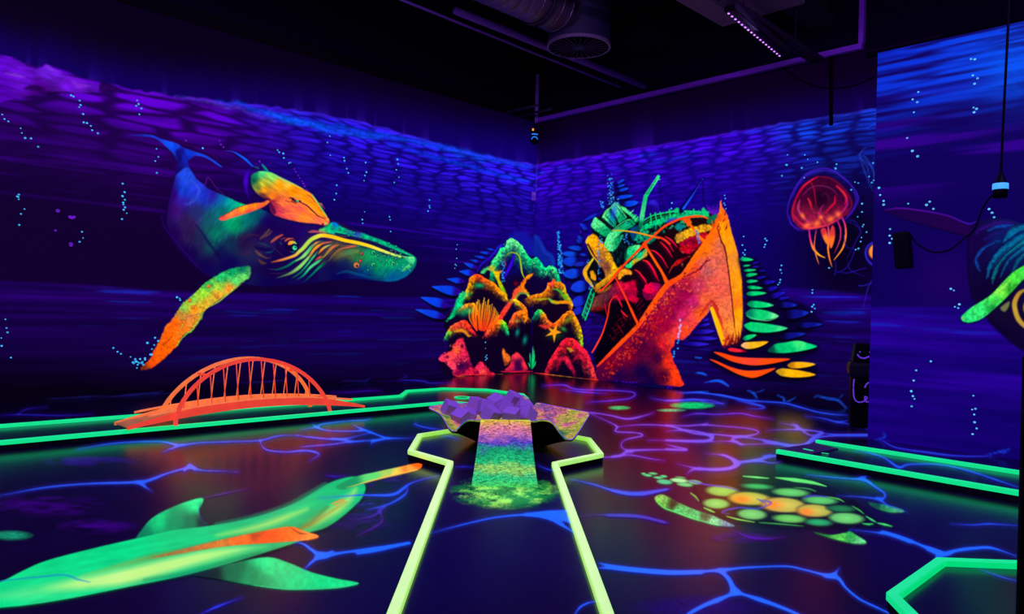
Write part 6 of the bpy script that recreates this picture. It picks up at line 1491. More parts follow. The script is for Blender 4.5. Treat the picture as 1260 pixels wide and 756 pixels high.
def build_lines():
    xs = np.arange(-24, 1284, 1.05)
    ys = np.concatenate([np.arange(466, 540, 0.8), np.arange(540, 776, 1.0)])
    X, Y = np.meshgrid(xs, ys)
    D = _F[None] * FOC + _R[None] * (X.ravel()[:, None] - 630) - _U[None] * (Y.ravel()[:, None] - 378)
    x, y = X.ravel(), Y.ravel()
    k = 1.0 / (0.7 + (y - 466) / 100.0)
    acc = np.zeros(x.size); col = np.zeros((x.size, 3)); hal = np.zeros(x.size)
    for src, q, w, c in LINES:
        P = catmull(src(q), False, 6)
        n = len(P)
        W = np.interp(np.linspace(0, 1, n), np.linspace(0, 1, len(w)), w) * 0.66 * (0.85 + 0.3 * vnoise(np.arange(n) / 3.0, np.arange(n) * 0.0, 3))
        ends = np.minimum(np.arange(n), n - 1 - np.arange(n)) / 7.0
        W = W * (0.15 + 0.85 * np.clip(ends, 0, 1)) - 0.5 * (1 - np.clip(ends * 1.5, 0, 1))
        I = np.nonzero((x > P[:, 0].min() - 26) & (x < P[:, 0].max() + 26) & (y > P[:, 1].min() - 20) & (y < P[:, 1].max() + 20))[0]
        if not I.size:
            continue
        xx, yy = x[I], y[I]
        best = np.full(I.size, 1e9)
        for i in range(n - 1):
            a, e = P[i], P[i + 1] - P[i]
            L = e @ e
            if L < 1e-9:
                continue
            u = np.clip(((xx - a[0]) * e[0] + (yy - a[1]) * e[1]) / L, 0, 1)
            d = np.hypot(xx - a[0] - u * e[0], yy - a[1] - u * e[1]) - (W[i] * (1 - u) + W[i + 1] * u) / 2
            best = np.minimum(best, d)
        wgt = np.exp(-np.clip(k[I] * best, -20, 40))
        acc[I] += wgt
        col[I] += wgt[:, None] * np.array(c, float)
    d = -np.log(np.maximum(acc, 1e-18)) / k
    al = np.clip(0.5 - d / 1.3, 0, 1) + 0.16 * np.exp(-np.clip(d, 0, 99) / 3.0)
    al = al * (0.80 + 0.35 * fbm(x / 9, y / 5, 41))
    C = col / np.maximum(acc, 1e-18)[:, None]
    core = np.clip(-d / 3.0, 0, 1)[:, None]
    C = C * (0.94 + 0.14 * core) + (1 - np.clip(0.5 - d / 1.3, 0, 1))[:, None] * np.array([14, -40, -30])
    C = np.clip(C, 0, 255); al = np.clip(al, 0, 1)
    def plane(z):
        return EYE[None] + D * ((z - CAM_H) / D[:, 2])[:, None]
    free = np.ones(x.size, bool)
    for o, poly, loc in DECK_PX:
        Pp = np.array([[float(p[0][0]), float(p[1][0])] for p in poly])
        ins = np.zeros(x.size, bool)
        for a, b in zip(Pp, np.roll(Pp, -1, 0)):
            if a[1] != b[1]:
                ins ^= ((a[1] > y) != (b[1] > y)) & (x < (b[0] - a[0]) * (y - a[1]) / (b[1] - a[1]) + a[0])
        free &= ~ins
        keep = ins & (al > 0.05)
        if keep.sum() > 20:
            V = plane(DECK + 0.0025) - loc[None]
            am = np.where(ins, al, 0)
            obj('painted_water_lines', grid_mesh('painted_water_lines', V, C, am, len(ys), len(xs), keep=keep), M_floorpaint, o.parent)['kind'] = 'stuff'
    V = plane(0.0034)
    me = grid_mesh('painted_water_lines', V, C, np.where(free, al, 0), len(ys), len(xs), keep=(al > 0.05) & free)
    o = obj('painted_water_lines', me, M_floorpaint, floor)
    o['label'] = 'net of blue and violet painted water lines across the floor'
    o['kind'] = 'stuff'

# ------------------------------------------------------------------ bubbles painted on the walls
def bubbles(name, W, groups, parent, col, m):
    V, Fc, rgba = [], [], []
    rs = random.Random(3)
    cl = sr(col)
    for src, q, r in groups:
        for x, y in src(q):
            s, z = W.sz(x, y)
            P = W.to3(s, z)
            rr = r * rs.uniform(.75, 1.25) * float((P - EYE) @ _F) / FOC
            b = len(V)
            br = rs.uniform(.7, 1.1)
            for k in range(8):
                a = 2 * math.pi * k / 8
                V.append(W.to3(s + rr * 1.15 * math.cos(a), z + rr * math.sin(a), 0.018))
                rgba.append((cl[0] * br, cl[1] * br, cl[2] * br, 1))
            Fc.append(tuple(range(b, b + 8)))
    me = pydata(name, V, Fc)
    ca = me.color_attributes.new('paint', 'FLOAT_COLOR', 'POINT')
    ca.data.foreach_set('color', np.array(rgba, dtype=np.float32).ravel())
    tag(obj(name, me, m, parent), kind='stuff', label='tiny pale blue painted bubbles')
R2 = crop(160, 140, 3.15)
R7 = crop(0, 180, 2.36)
bubbles('painted_bubbles', WL, [
 (W1, '8,348 18,367 34,377 86,406 91,426 105,447 130,449 160,484 299,267 309,272 335,289 339,308 333,317 350,346 352,381 366,384 382,396 388,414 412,427 578,288 584,304 574,311 596,322 587,347 517,640 525,676 516,692 526,708 519,720 521,750 78,686 72,694 78,706 855,490', 1.0),
 (R2, '101,137 108,168 96,184 102,230 570,142 576,150 592,155 594,172 620,190 614,192 772,88 763,112 774,162 827,171 829,183 838,214 844,230 911,190 914,227 908,240 905,260 1034,178 1037,195 1030,218 1040,247 1022,267 799,278 797,310 790,334 907,381 898,411 900,425 1003,400 1006,412 1008,457 1158,335 1158,358 1153,378 1160,365', 0.95),
 (R7, '52,148 55,141 60,197 70,183 55,229 355,109 360,133 355,146 361,156 357,170 362,178 367,195 353,212 237,249 240,267 230,278 15,503 18,528 21,541 3,557 4,580 31,614 328,586 340,597 350,603 378,612 390,620 400,628 410,628 420,620 435,605', 0.95),
 (Q6, '105,565 133,603 147,578 172,553 152,533 15,685 30,665 60,665 75,683 90,660 45,700 130,637 20,690 288,282 305,290 308,300 70,690 80,700 40,720 55,690 35,680', 1.2),
 (CA, '430,162 420,203 425,288 412,345 422,355 407,380', .85), (CC, '503,388 503,445 515,508 505,525 517,538 505,553', .8)], wall_left, (60, 178, 250), M_mural)
bubbles('painted_violet_bubbles', WL, [(R2, '635,215 640,226 650,240 656,250 665,262 670,272 675,282 683,296 350,120 360,130 345,105 215,105 280,130 500,185', 1.2), (R7, '208,208 203,206 214,206 205,288 205,284 160,245 167,188', 1.8)], wall_left, (92, 24, 180), M_mural)
bubbles('painted_bubbles', WR, [(SF, '773,308 780,337 768,382 778,398 785,432 283,378 278,430', .95),
 (SK, '270,10 258,90 283,135 265,162 280,180 260,203 470,30 485,48 470,85 462,108 620,280 613,320 622,350 611,412 605,438 590,457 910,507 908,535 921,645 907,662 931,680 901,710', .95),
 (JC, '48,18 15,90 147,38 163,103 372,42 500,132 522,138 593,95 612,135 625,120 475,183 547,275 547,330 518,362 557,415 550,427 577,464 543,500 538,527 523,573 505,580 328,702 12,685 5,715 620,5', 1.0),
 (Z5, '528,481 524,512 511,546 582,481 591,495 572,521 621,504 676,522 680,510', .9)], wall_right, (60, 170, 250), M_mural)
bubbles('painted_bubbles', WP, [(S8, '232,275 209,305 228,316 214,357 187,461 208,513 229,535 445,142 460,143 452,208 471,220 459,242 455,338 467,343 457,357 73,662 78,691 92,715 92,730 191,726 265,731 278,718 293,747', 1.25),
 (PW, '103,208 101,240 114,255 101,276 124,274 587,110 602,128 612,150 400,500 415,508 442,576 420,588 436,594', 1.15),
 (crop(940, 180, 1.99), '364,12 378,25 374,549 368,574 362,600 366,612 370,619 363,637 514,611 519,643 511,645 516,657 517,676 522,691 512,705 410,527', 1.15)], wall_partition, (90, 190, 255), M_mural)

# ------------------------------------------------------------------ lanes: painted kerb boards on black plinths
def offset_line(P, w, sgn):
    """mitred parallel of a 2-D polyline; sgn +1 = right-hand side of travel"""
    P = [np.array(p[:2]) for p in P]
    n = len(P)
    T = [(P[i + 1] - P[i]) / np.linalg.norm(P[i + 1] - P[i]) for i in range(n - 1)]
    N = [np.array([t[1], -t[0]]) * sgn for t in T]
    out = []
    for i in range(n):
        if i == 0: out.append(P[i] + N[0] * w)
        elif i == n - 1: out.append(P[i] + N[-1] * w)
        else:
            m = N[i - 1] + N[i]
            m = m / np.linalg.norm(m)
            out.append(P[i] + m * w / max(0.35, m @ N[i]))
    return out
def prism(name, quad, z0, z1):
    V = [(p[0], p[1], z0) for p in quad] + [(p[0], p[1], z1) for p in quad]
    Fc = [(3, 2, 1, 0), (4, 5, 6, 7), (0, 1, 5, 4), (1, 2, 6, 5), (2, 3, 7, 6), (3, 0, 4, 7)]
    bm = bmesh.new()
    me = pydata(name, V, Fc)
    bm.from_mesh(me)
    bmesh.ops.recalc_face_normals(bm, faces=bm.faces)
    bmesh.ops.bevel(bm, geom=list(bm.edges), offset=0.004, segments=1, affect='EDGES')
    bm.to_mesh(me); bm.free()
    return me
INNER = {}
def kerb_run(root, P, sgn, m, w=0.05, z0=0.05, z1=0.088):
    inn = offset_line(P, w, sgn)
    pa, pb = offset_line(P, 0.006, sgn), offset_line(P, w - .004, sgn)
    INNER.setdefault(root.name, []).append([np.array(q) for q in pb])
    for i in range(len(P) - 1):
        obj('kerb_board', prism('kerb_board', [P[i][:2], P[i + 1][:2], inn[i + 1], inn[i]], z0, z1), m, root)
        obj('plinth', prism('plinth', [pa[i], pa[i + 1], pb[i + 1], pb[i]], 0.0, z0), M_plinth, root)
KZ = 0.088
trace_k = lambda s: [fl(x, y, KZ) for x, y in PX(s)]
lane_c = thing('golf_lane', 'lime green kerbed golf lane running up to the cube-topped ramp', 'golf lane', tuple(fl(620, 640)), group='glowing golf lanes')
for o_ in ():
    pass
def run(root, P, sgn, m, **k):
    loc = np.array(root.location)
    kerb_run(root, [np.array(p) - loc for p in P], sgn, m, **k)
run(lane_c, trace_k('417,900 474.7,756 550,568 501.5,554 513.5,534 552.6,528 590,524.5 680,530 710,535.7 727.6,539 743,558 686.7,569.5 756.6,756 805.7,900'), 1, M_kerb_lime)
lane_l = thing('golf_lane', 'long green kerbed golf lane under the orange bridge', 'golf lane', tuple(fl(280, 520)), group='glowing golf lanes')
run(lane_l, trace_k('-150,533 491,486 499,480 545,477 600,478.5 645,484.5 651,490 636,496 600,497.5 556,494.3 542,495 -150,556.3'), 1, M_kerb)
def ring_mesh(name, r0, r1, h, n=40):
    V, Fc = [], []
    for k in range(n):
        a = 2 * math.pi * k / n
        c, s = math.cos(a), math.sin(a)
        V += [(r0 * c, r0 * s, 0), (r0 * c, r0 * s, h), (r1 * c, r1 * s, h), (r1 * c, r1 * s, 0)]
    for k in range(n):
        a, b = k * 4, ((k + 1) % n) * 4
        for j in range(4):
            Fc.append((a + j, b + j, b + (j + 1) % 4, a + (j + 1) % 4))
    return pydata(name, V, Fc)
cup = obj('hole_ring', ring_mesh('hole_ring', 0.085, 0.115, 0.012), M_kerb, lane_l)
cup.location = Vector(fl(569, 490, DECK)) - lane_l.location + Vector((0, 0, 0.002))
cupi = obj('hole_cup', ring_mesh('hole_cup', 0.002, 0.084, 0.004), M_plinth, cup)
lane_r = thing('golf_lane', 'straight green kerbed golf lane beside the shorter blue wall', 'golf lane', tuple(fl(1120, 570)), group='glowing golf lanes')
run(lane_r, trace_k('954.6,553.5 1260,605.7 1430,634.8'), -1, M_kerb)
run(lane_r, trace_k('1006,541 1260,579.6 1430,605.4'), 1, M_kerb)
# start mat with three little green marks
mat_q = [fl(*p, DECK) for p in ((958, 553), (1004, 546), (1032, 553), (985, 562))]
M_mat = mat('dark_violet_mat', (0.03, 0.01, 0.08), 0.7)
lr = np.array(lane_r.location)
obj('start_mat', prism('start_mat', [(p - lr)[:2] for p in mat_q], DECK + 0.001, DECK + 0.007), M_mat, lane_r)
for q in ('989,552.5 1000,555', '1012,557.5 1014,558', '1016,558.2 1019,558.8'):
    (x0, y0), (x1, y1) = PX(q)
    a, b = fl(x0, y0, DECK + .009) - lr, fl(x1, y1, DECK + .009) - lr
    obj('start_mark', beam('start_mark', a, b, 0.03, 0.003), M_kerb, lane_r)
lane_h = thing('golf_lane', 'angular green kerbed golf lane end in the near right corner', 'golf lane', tuple(fl(1200, 740)), group='glowing golf lanes')
run(lane_h, trace_k('1400,694.8 1151.6,685.6 1090,728.6 1168,808'), -1, M_kerb)

# raised glossy lane decks
DECK_PX = []
def lane_deck(root, pts):
    loc = np.array(root.location)
    V = [(p[0], p[1], DECK) for p in pts] + [(p[0], p[1], 0.002) for p in pts]
    n = len(pts)
    Fc = [tuple(range(n)), tuple(range(n, 2 * n))[::-1]] + [(i, n + i, n + (i + 1) % n, (i + 1) % n) for i in range(n)]
    me = pydata('lane_deck', V, Fc)
    bm = bmesh.new(); bm.from_mesh(me); bmesh.ops.recalc_face_normals(bm, faces=bm.faces); bm.to_mesh(me); bm.free()
    o = obj('lane_deck', me, M_floor, root)
    W3 = [np.array([p[0] + loc[0], p[1] + loc[1], DECK]) for p in pts]
    DECK_PX.append((o, [proj(p[None])for p in W3], loc))
    return o
lane_deck(lane_c, INNER[lane_c.name][0])
lane_deck(lane_l, INNER[lane_l.name][0])
lane_deck(lane_r, INNER[lane_r.name][0] + INNER[lane_r.name][1][::-1])
lane_deck(lane_h, INNER[lane_h.name][0])
build_lines()
figure('painted_green_spray', GD, 548, 582, 696, 632, 0.6, 0.003, paint_spray, M_floorpaint, None, 'green and yellow sprayed paint at the foot of the ramp')
_sp = bpy.data.objects['painted_green_spray']
_sp.parent = lane_c
_sp.location = -lane_c.location

# ------------------------------------------------------------------ orange arch bridge over the left lane
nL, nR = fl(216, 524, .1), fl(406, 506, .1)
fL_, fR = fl(205.5, 506, .1), fl(386, 491.5, .1)
bridge = thing('arch_bridge', 'orange model arch bridge with thin hangers spanning the left lane', 'bridge', tuple((nL + nR + fL_ + fR) / 4 * np.array([1, 1, 0])))
bo = np.array(bridge.location)
ax = (nR - nL) / np.linalg.norm(nR - nL)
cr = (fL_ - nL); cr = cr - ax * (cr @ ax); cr = cr / np.linalg.norm(cr); WBR = 0.42
LN_ = np.linalg.norm(nR - nL)
def arch_pt(base, t):
    e = max(0.0, 1 - (2 * t - 1) ** 2) ** 0.5
    lean = 0.125 * e * (1 if base is nL else -1)
    return base + ax * LN_ * t + cr * lean + np.array([0, 0, .60 * e ** 1.22])
for base, m in ((nL, M_orange), (nL + cr * WBR, M_orange_rim)):
    ts = [0.5 - 0.5 * math.cos(math.pi * k / 40) for k in range(41)]
    pts = [arch_pt(base, t) - bo for t in ts]
    V, Fc = [], []
    for i, p in enumerate(pts):
        tg = pts[min(i + 1, 40)] - pts[max(i - 1, 0)]
        tg = tg / np.linalg.norm(tg)
        nn = np.cross(tg, cr); nn /= np.linalg.norm(nn)
        for a_, b_ in ((-1, -1), (1, -1), (1, 1), (-1, 1)):
            V.append(p + cr * a_ * 0.015 + nn * b_ * 0.017)
    for i in range(40):
        for k in range(4):
            Fc.append((i * 4 + k, i * 4 + (k + 1) % 4, i * 4 + 4 + (k + 1) % 4, i * 4 + 4 + k))
    Fc += [(3, 2, 1, 0), (160, 161, 162, 163)]
    obj('arch', pydata('arch', V, Fc), m, bridge)
# deck ends
dA, dB = fl(150, 524, .1), fl(440, 500, .1)
tA, tB = ((dA - nL) @ ax) / LN_, ((dB - nL) @ ax) / LN_
tA, tB = -0.245, 1.29
def deck_pt(u, side, top):
    t = tA + (tB - tA) * u
    z = 0.11 + 0.11 * math.sin(math.pi * min(max(u, 0), 1)) ** 0.9
    return nL + ax * LN_ * t + cr * (0.03 + (WBR - 0.06) * side) + np.array([0, 0, z - 0.1 + (top)])
NU = 30
def deck_strip(name, s0, s1, z0, z1, m):
    V, Fc = [], []
    for i in range(NU + 1):
        u = i / NU
        taper = min(1, 0.35 + 3 * min(u, 1 - u))
        V += [deck_pt(u, s0, z0) - bo, deck_pt(u, s1, z0) - bo, deck_pt(u, s1, z0 + (z1 - z0) * taper) - bo, deck_pt(u, s0, z0 + (z1 - z0) * taper) - bo]
    for i in range(NU):
        for k in range(4):
            Fc.append((i * 4 + k, i * 4 + (k + 1) % 4, i * 4 + 4 + (k + 1) % 4, i * 4 + 4 + k))
    Fc += [(3, 2, 1, 0), tuple(NU * 4 + k for k in range(4))]
    return obj(name, pydata(name, V, Fc), m, bridge)
deck_strip('side_girder', 0.0, 0.08, -0.015, 0.062, M_orange)
deck_strip('side_girder', 0.92, 1.0, -0.015, 0.062, M_orange_rim)
M_deck = mat('orange_green_deck_boards', (0.3, 0.2, 0.05), 0.5, emit=lin(150, 80, 30), strength=0.7, var=0.6, scale=10)
deck_strip('deck', 0.06, 0.94, 0.0, 0.02, M_deck)
for s_ in (0.04, 0.96):
    V = [deck_pt(u / 30, s_, 0.066) - bo for u in range(2, 29)]
    obj('edge_rope', tube('edge_rope', V, 0.012, 6), M_orange_rim, bridge)
for k in range(12):
    t = 0.055 + 0.89 * k / 11
    u = (t - tA) / (tB - tA)
    for side, base in ((0.03, nL), (0.97, nL + cr * WBR)):
        a = arch_pt(base, t) - bo
        b = deck_pt(u, side, 0.05) - bo
        obj('hanger', tube('hanger', [a, b], 0.0055, 6), M_orange if side < .5 else M_orange_rim, bridge)
for t in (0.2, 0.8):
    obj('cross_bar', tube('cross_bar', [arch_pt(nL, t) - bo, arch_pt(nL + cr * WBR, t) - bo], 0.014, 8), M_orange, bridge)

# ------------------------------------------------------------------ ramp with the paint-splattered dish
def splatter(name, stops, scale=(6, 6, 6), strength=0.85):
    m = bpy.data.materials.new(name)
    m.use_nodes = True
    nt = m.node_tree
    b = nt.nodes['Principled BSDF']
    tc = nt.nodes.new('ShaderNodeTexCoord')
    n1 = nt.nodes.new('ShaderNodeTexNoise'); n1.inputs['Scale'].default_value = scale[0]; n1.inputs['Detail'].default_value = 6; n1.inputs['Roughness'].default_value = .7
    n2 = nt.nodes.new('ShaderNodeTexNoise'); n2.inputs['Scale'].default_value = 34; n2.inputs['Detail'].default_value = 7; n2.inputs['Roughness'].default_value = .85
    sp = nt.nodes.new('ShaderNodeSeparateXYZ')
    nt.links.new(tc.outputs['Generated'], sp.inputs[0])
    nt.links.new(tc.outputs['Object'], n1.inputs['Vector']); nt.links.new(tc.outputs['Object'], n2.inputs['Vector'])
    ad = nt.nodes.new('ShaderNodeMath'); ad.operation = 'MULTIPLY_ADD'
    nt.links.new(n1.outputs['Fac'], ad.inputs[0]); ad.inputs[1].default_value = scale[1]
    ax_ = nt.nodes.new('ShaderNodeMath'); ax_.operation = 'MULTIPLY_ADD'
    nt.links.new(sp.outputs['Y'], ax_.inputs[0]); ax_.inputs[1].default_value = scale[2]; ax_.inputs[2].default_value = -scale[1] / 2
    nt.links.new(ax_.outputs[0], ad.inputs[2])
    rp = nt.nodes.new('ShaderNodeValToRGB')
    while len(rp.color_ramp.elements) < len(stops):
        rp.color_ramp.elements.new(0.5)
    for e, (p, c) in zip(rp.color_ramp.elements, stops):
        e.position = p; e.color = lin(*c)
    nt.links.new(ad.outputs[0], rp.inputs[0])
    r2 = nt.nodes.new('ShaderNodeValToRGB')
    r2.color_ramp.elements[0].position = .40; r2.color_ramp.elements[0].color = (.05, .04, .10, 1)
    r2.color_ramp.elements[1].position = .58; r2.color_ramp.elements[1].color = (1, 1, 1, 1)
    nt.links.new(n2.outputs['Fac'], r2.inputs[0])
    mx = nt.nodes.new('ShaderNodeMix'); mx.data_type = 'RGBA'; mx.blend_type = 'MULTIPLY'; mx.inputs[0].default_value = .9
    nt.links.new(rp.outputs[0], mx.inputs[6]); nt.links.new(r2.outputs[0], mx.inputs[7])
    nt.links.new(mx.outputs[2], b.inputs['Emission Color'])
    b.inputs['Emission Strength'].default_value = strength
    dk = nt.nodes.new('ShaderNodeMix'); dk.data_type = 'RGBA'; dk.inputs[0].default_value = .85
    dk.inputs[7].default_value = (0, 0, 0, 1)
    nt.links.new(mx.outputs[2], dk.inputs[6])
    nt.links.new(dk.outputs[2], b.inputs['Base Color'])
    b.inputs['Roughness'].default_value = .5
    return m
M_ramp = splatter('splattered_ramp_paint', [(0.0, (70, 215, 90)), (.16, (30, 205, 120)), (.28, (150, 215, 90)), (.38, (30, 200, 112)), (.55, (6, 160, 104)), (.66, (80, 60, 190)), (.76, (190, 110, 170)), (.86, (230, 130, 150)), (.95, (230, 180, 60)), (1.0, (200, 220, 60))], (5, .45, 1.0), 1.35)
M_dish = splatter('splattered_dish_paint', [(0.0, (40, 130, 60)), (.2, (200, 190, 60)), (.35, (230, 120, 130)), (.5, (120, 70, 160)), (.62, (240, 190, 40)), (.75, (190, 90, 130)), (.88, (210, 200, 70)), (1.0, (90, 60, 170))], (4, 1.5, .5), 1.15)
r0, r1 = fl(580, 599, DECK), fl(662, 600.5, DECK)
t0, t1 = at(591.5, 517, 6.2), at(652.5, 518, 6.2)
dish = thing('splattered_ramp', 'splatter painted ramp rising to a wavy black-bottomed dish', 'ramp', tuple((r0 + r1) / 2))
do = np.array(dish.location)
V, Fc = [], []
NR = 14
for i in range(NR + 1):
    u = i / NR
    sag = -0.045 * math.sin(math.pi * u) * (1 - .3 * u)
    for a, b in ((r0, t0), (r1, t1)):
        p = a * (1 - u) + b * u + np.array([0, 0, sag * .8 + .006])
        V.append(p - do)
for i in range(NR + 1):
    V.append(V[2 * i] - np.array([0, 0, .03 if i else .005])); V.append(V[2 * i + 1] - np.array([0, 0, .03 if i else .005]))
n2_ = 2 * (NR + 1)
for i in range(NR):
    Fc.append((2 * i, 2 * i + 1, 2 * i + 3, 2 * i + 2))
    Fc.append((n2_ + 2 * i, n2_ + 2 * i + 2, n2_ + 2 * i + 3, n2_ + 2 * i + 1))
    Fc.append((2 * i, 2 * i + 2, n2_ + 2 * i + 2, n2_ + 2 * i)); Fc.append((2 * i + 1, n2_ + 2 * i + 1, n2_ + 2 * i + 3, 2 * i + 3))
Fc += [(0, n2_, n2_ + 1, 1), (2 * NR, 2 * NR + 1, n2_ + 2 * NR + 1, n2_ + 2 * NR)]
obj('ramp_board', pydata('ramp_board', V, Fc), M_ramp, dish)
rim_def = [(592, 517, 6.2), (583, 516.5, 6.2), (575, 517, 6.2), (567, 523, 6.15), (558.6, 531, 6.15), (552, 527, 6.25), (547, 518, 6.4), (540, 509, 6.6), (527.6, 502, 6.85), (540, 498.5, 7.1), (560, 497, 7.3), (580, 495.5, 7.45), (605, 492, 7.6), (628, 487.5, 7.6), (642, 486.5, 7.5), (650, 491, 7.35), (657, 499.5, 7.2), (661, 496, 7.2), (676, 498.5, 7.15), (694, 502, 7.1), (712, 505.5, 7.0), (725, 509, 6.85), (719, 521, 6.55), (712, 532, 6.35), (704, 541, 6.15), (696, 539.5, 6.08), (688, 531, 6.08), (681, 521, 6.1), (674, 517, 6.15), (664, 516.5, 6.18), (652, 518, 6.2)]
rim3 = catmull(np.array([at(*q) for q in rim_def]), True, 4)
NC = len(rim3)
cen = np.array([0.03, 6.72, 0.265])
V, Fc = [], []
NT = 10
for j in range(NT + 1):
    t = j / NT
    for i in range(NC):
        p = rim3[i] * (1 - t) + cen * t
        p = p + np.array([0, 0, -0.07 * math.sin(math.pi * min(t * 1.0, 1)) * (0.7)])
        V.append(p - do)
for j in range(NT):
    for i in range(NC):
        k = (i + 1) % NC
        Fc.append((j * NC + i, j * NC + k, (j + 1) * NC + k, (j + 1) * NC + i))
obj('dish', pydata('dish', V, Fc, True), M_dish, dish)
# black underside
V, Fc = [], []
for j in range(9):
    t = j / 8
    for i in range(NC):
        b = cen + (rim3[i] - cen) * 0.42; b = np.array([b[0], b[1], DECK])
        p = rim3[i] * (1 - t) + b * t
        bow = math.sin(math.pi * t) * 0.06
        d = rim3[i] - cen; d = d / np.linalg.norm(d)
        p = p - d * bow * .4 - np.array([0, 0, .012 * (t < .01) + 0.004])
        p[2] = max(p[2], DECK + 0.001)
        V.append(p - do)
for j in range(8):
    for i in range(NC):
        k = (i + 1) % NC
        Fc.append((j * NC + i, (j + 1) * NC + i, (j + 1) * NC + k, j * NC + k))
obj('underside', pydata('underside', V, Fc, True), M_black, dish)
obj('dish_edge', tube('dish_edge', list(rim3 - do) + [rim3[0] - do], 0.003, 6, False), M_violetline, dish)

# ------------------------------------------------------------------ violet foam cubes heaped on the dish
def cube_mesh(s):
    bm = bmesh.new()
    add_box(bm, (0, 0, 0), (s, s, s), bevel=0.006)
    return bm_mesh('foam_cube', bm)
cm = cube_mesh(0.128)
cm.materials.append(M_violet)
cubes = [(555, 504, 6.75, .4, .3, .5, 'leftmost violet foam cube on the dish'), (567, 514, 6.55, .2, -.5, .9, 'violet foam cube leaning over the left lip of the dish'),
         (594, 504, 6.7, -.35, .25, .3, 'violet foam cube left of the middle of the heap'), (587, 498, 7.0, .2, .1, 1.0, 'violet foam cube low behind the left side of the heap'),
         (611, 495.5, 7.0, .3, -.4, .75, 'violet foam cube at the back of the heap left of its top'), (631, 492.5, 6.95, .45, .35, .6, 'topmost violet foam cube of the heap'),
         (606, 511, 6.5, .5, .2, .85, 'violet foam cube at the front middle of the heap'), (620, 503, 6.75, -.4, .5, .35, 'violet foam cube tilted just below the topmost one'),
         (629, 512, 6.5, .1, -.35, 1.15, 'violet foam cube at the top edge of the ramp'), (641, 504, 6.75, .6, .5, .2, 'violet foam cube sliding down the right of the heap'),
         (647, 511, 6.6, -.2, .6, .7, 'rightmost violet foam cube beside the right wing of the dish'), (580, 510, 6.7, .3, .3, .2, 'violet foam cube low between the left cubes')]
CP = [np.array(at(x, y, d)) for x, y, d, *_ in cubes]
for it in range(120):                       # settle the heap: no two cubes share space
    for i in range(len(CP)):
        for j in range(i):
            dv = CP[i] - CP[j]
            L = np.linalg.norm(dv)
            if L < 0.185:
                pu = np.array([dv[0] * .35, dv[1] + (1e-3 if i > j else 0), dv[2] * .35])
                pu = pu / np.linalg.norm(pu) * (0.185 - L) * .5
                CP[i] += pu; CP[j] -= pu
for x, y, d, rx, ry, rz, lab in cubes:
    o = obj('foam_cube', cm)
    o.location = Vector(CP[[c[6] for c in cubes].index(lab)])
    o.rotation_euler = (rx, ry, rz)
    tag(o, lab, 'foam cube', 'violet foam cubes on the dish')

# ------------------------------------------------------------------ ceiling services
def ring_rib(name, c, axis, r, th, parent, m):
    axis = Vector(axis).normalized()
    a = axis.cross(Vector((0, 0, 1)))
    if a.length < .1: a = Vector((1, 0, 0))
    a.normalize(); b = axis.cross(a)
    pts = [Vector(c) + (a * math.cos(2 * math.pi * k / 28) + b * math.sin(2 * math.pi * k / 28)) * r for k in range(29)]
    return obj(name, tube(name, pts, th, 5, False), m, parent)
DC = Vector(fl(712, 59, 5.0)); RD = 38 / FOC * DC.y
vent = thing('ventilation_duct', 'round spiral ventilation duct with a drum diffuser below the roof', 'duct', tuple(DC))
M_duct = mat('galvanised_duct', (0.24, 0.14, 0.20), 0.4, metal=0.6, var=0.3, scale=5)
M_drum = mat('dark_diffuser_drum', (0.012, 0.006, 0.03), 0.45)
drum = obj('drum', tube('drum', [(0, 0, 0), (0, 0, 1.3)], RD, 40, False), M_drum, vent)
obj('drum_lip', ring_mesh('drum_lip', RD * .97, RD * 1.03, .04), M_duct, drum)
for k in range(24):
    a = 2 * math.pi * k / 24
    obj('vane', beam('vane', (math.cos(a) * RD * .2, math.sin(a) * RD * .2, .02), (math.cos(a) * RD * .97, math.sin(a) * RD * .97, .02), .012, .05), M_beam, drum)
obj('hub', tube('hub', [(0, 0, 0), (0, 0, .06)], RD * .2, 20), M_drum, drum)
dax = Vector((dlv.x, dlv.y, 0)).normalized()
A0 = Vector((0, 0, .43)) + dax * (RD * .85)
sp_ = obj('spiral_pipe', tube('spiral_pipe', [A0, A0 + dax * 6.5], .33, 36), M_duct, vent)
for k in range(30):
    ring_rib('seam', A0 + dax * (.12 + k * .17), dax, .333, .006, sp_, M_duct)
for k in (.02, .42, .48):
    ring_rib('joint_band', A0 + dax * k, dax, .345, .014, sp_, M_beam)

def pipe_thing(name, label, pts, r, m, cat='pipe', group=None):
    o = tag(obj(name, tube(name, pts, r, 14), m), label, cat, group)
    return o
pipe_thing('sprinkler_pipe', 'thick violet-lit pipe ending in the open below the duct drum', [fl(560, 13, 5.35), fl(793, 106, 5.35)], .052, M_pipe, group='pipes under the roof')
pipe_thing('sprinkler_pipe', 'thin conduit running alongside the thick pipe', [fl(470, -10, 5.3), fl(640, 58.5, 5.3), fl(763, 107, 5.3)], .018, M_pipe, group='pipes under the roof')
pipe_thing('sprinkler_pipe', 'short upper pipe stub near the corner of the roof', [fl(622, 138.5, 5.0), fl(664, 129, 5.0)], .022, M_beam, group='pipes under the roof')
pipe_thing('sprinkler_pipe', 'short lower pipe stub near the corner of the roof', [fl(638, 143, 5.0), fl(679, 134, 5.0)], .022, M_beam, group='pipes under the roof')
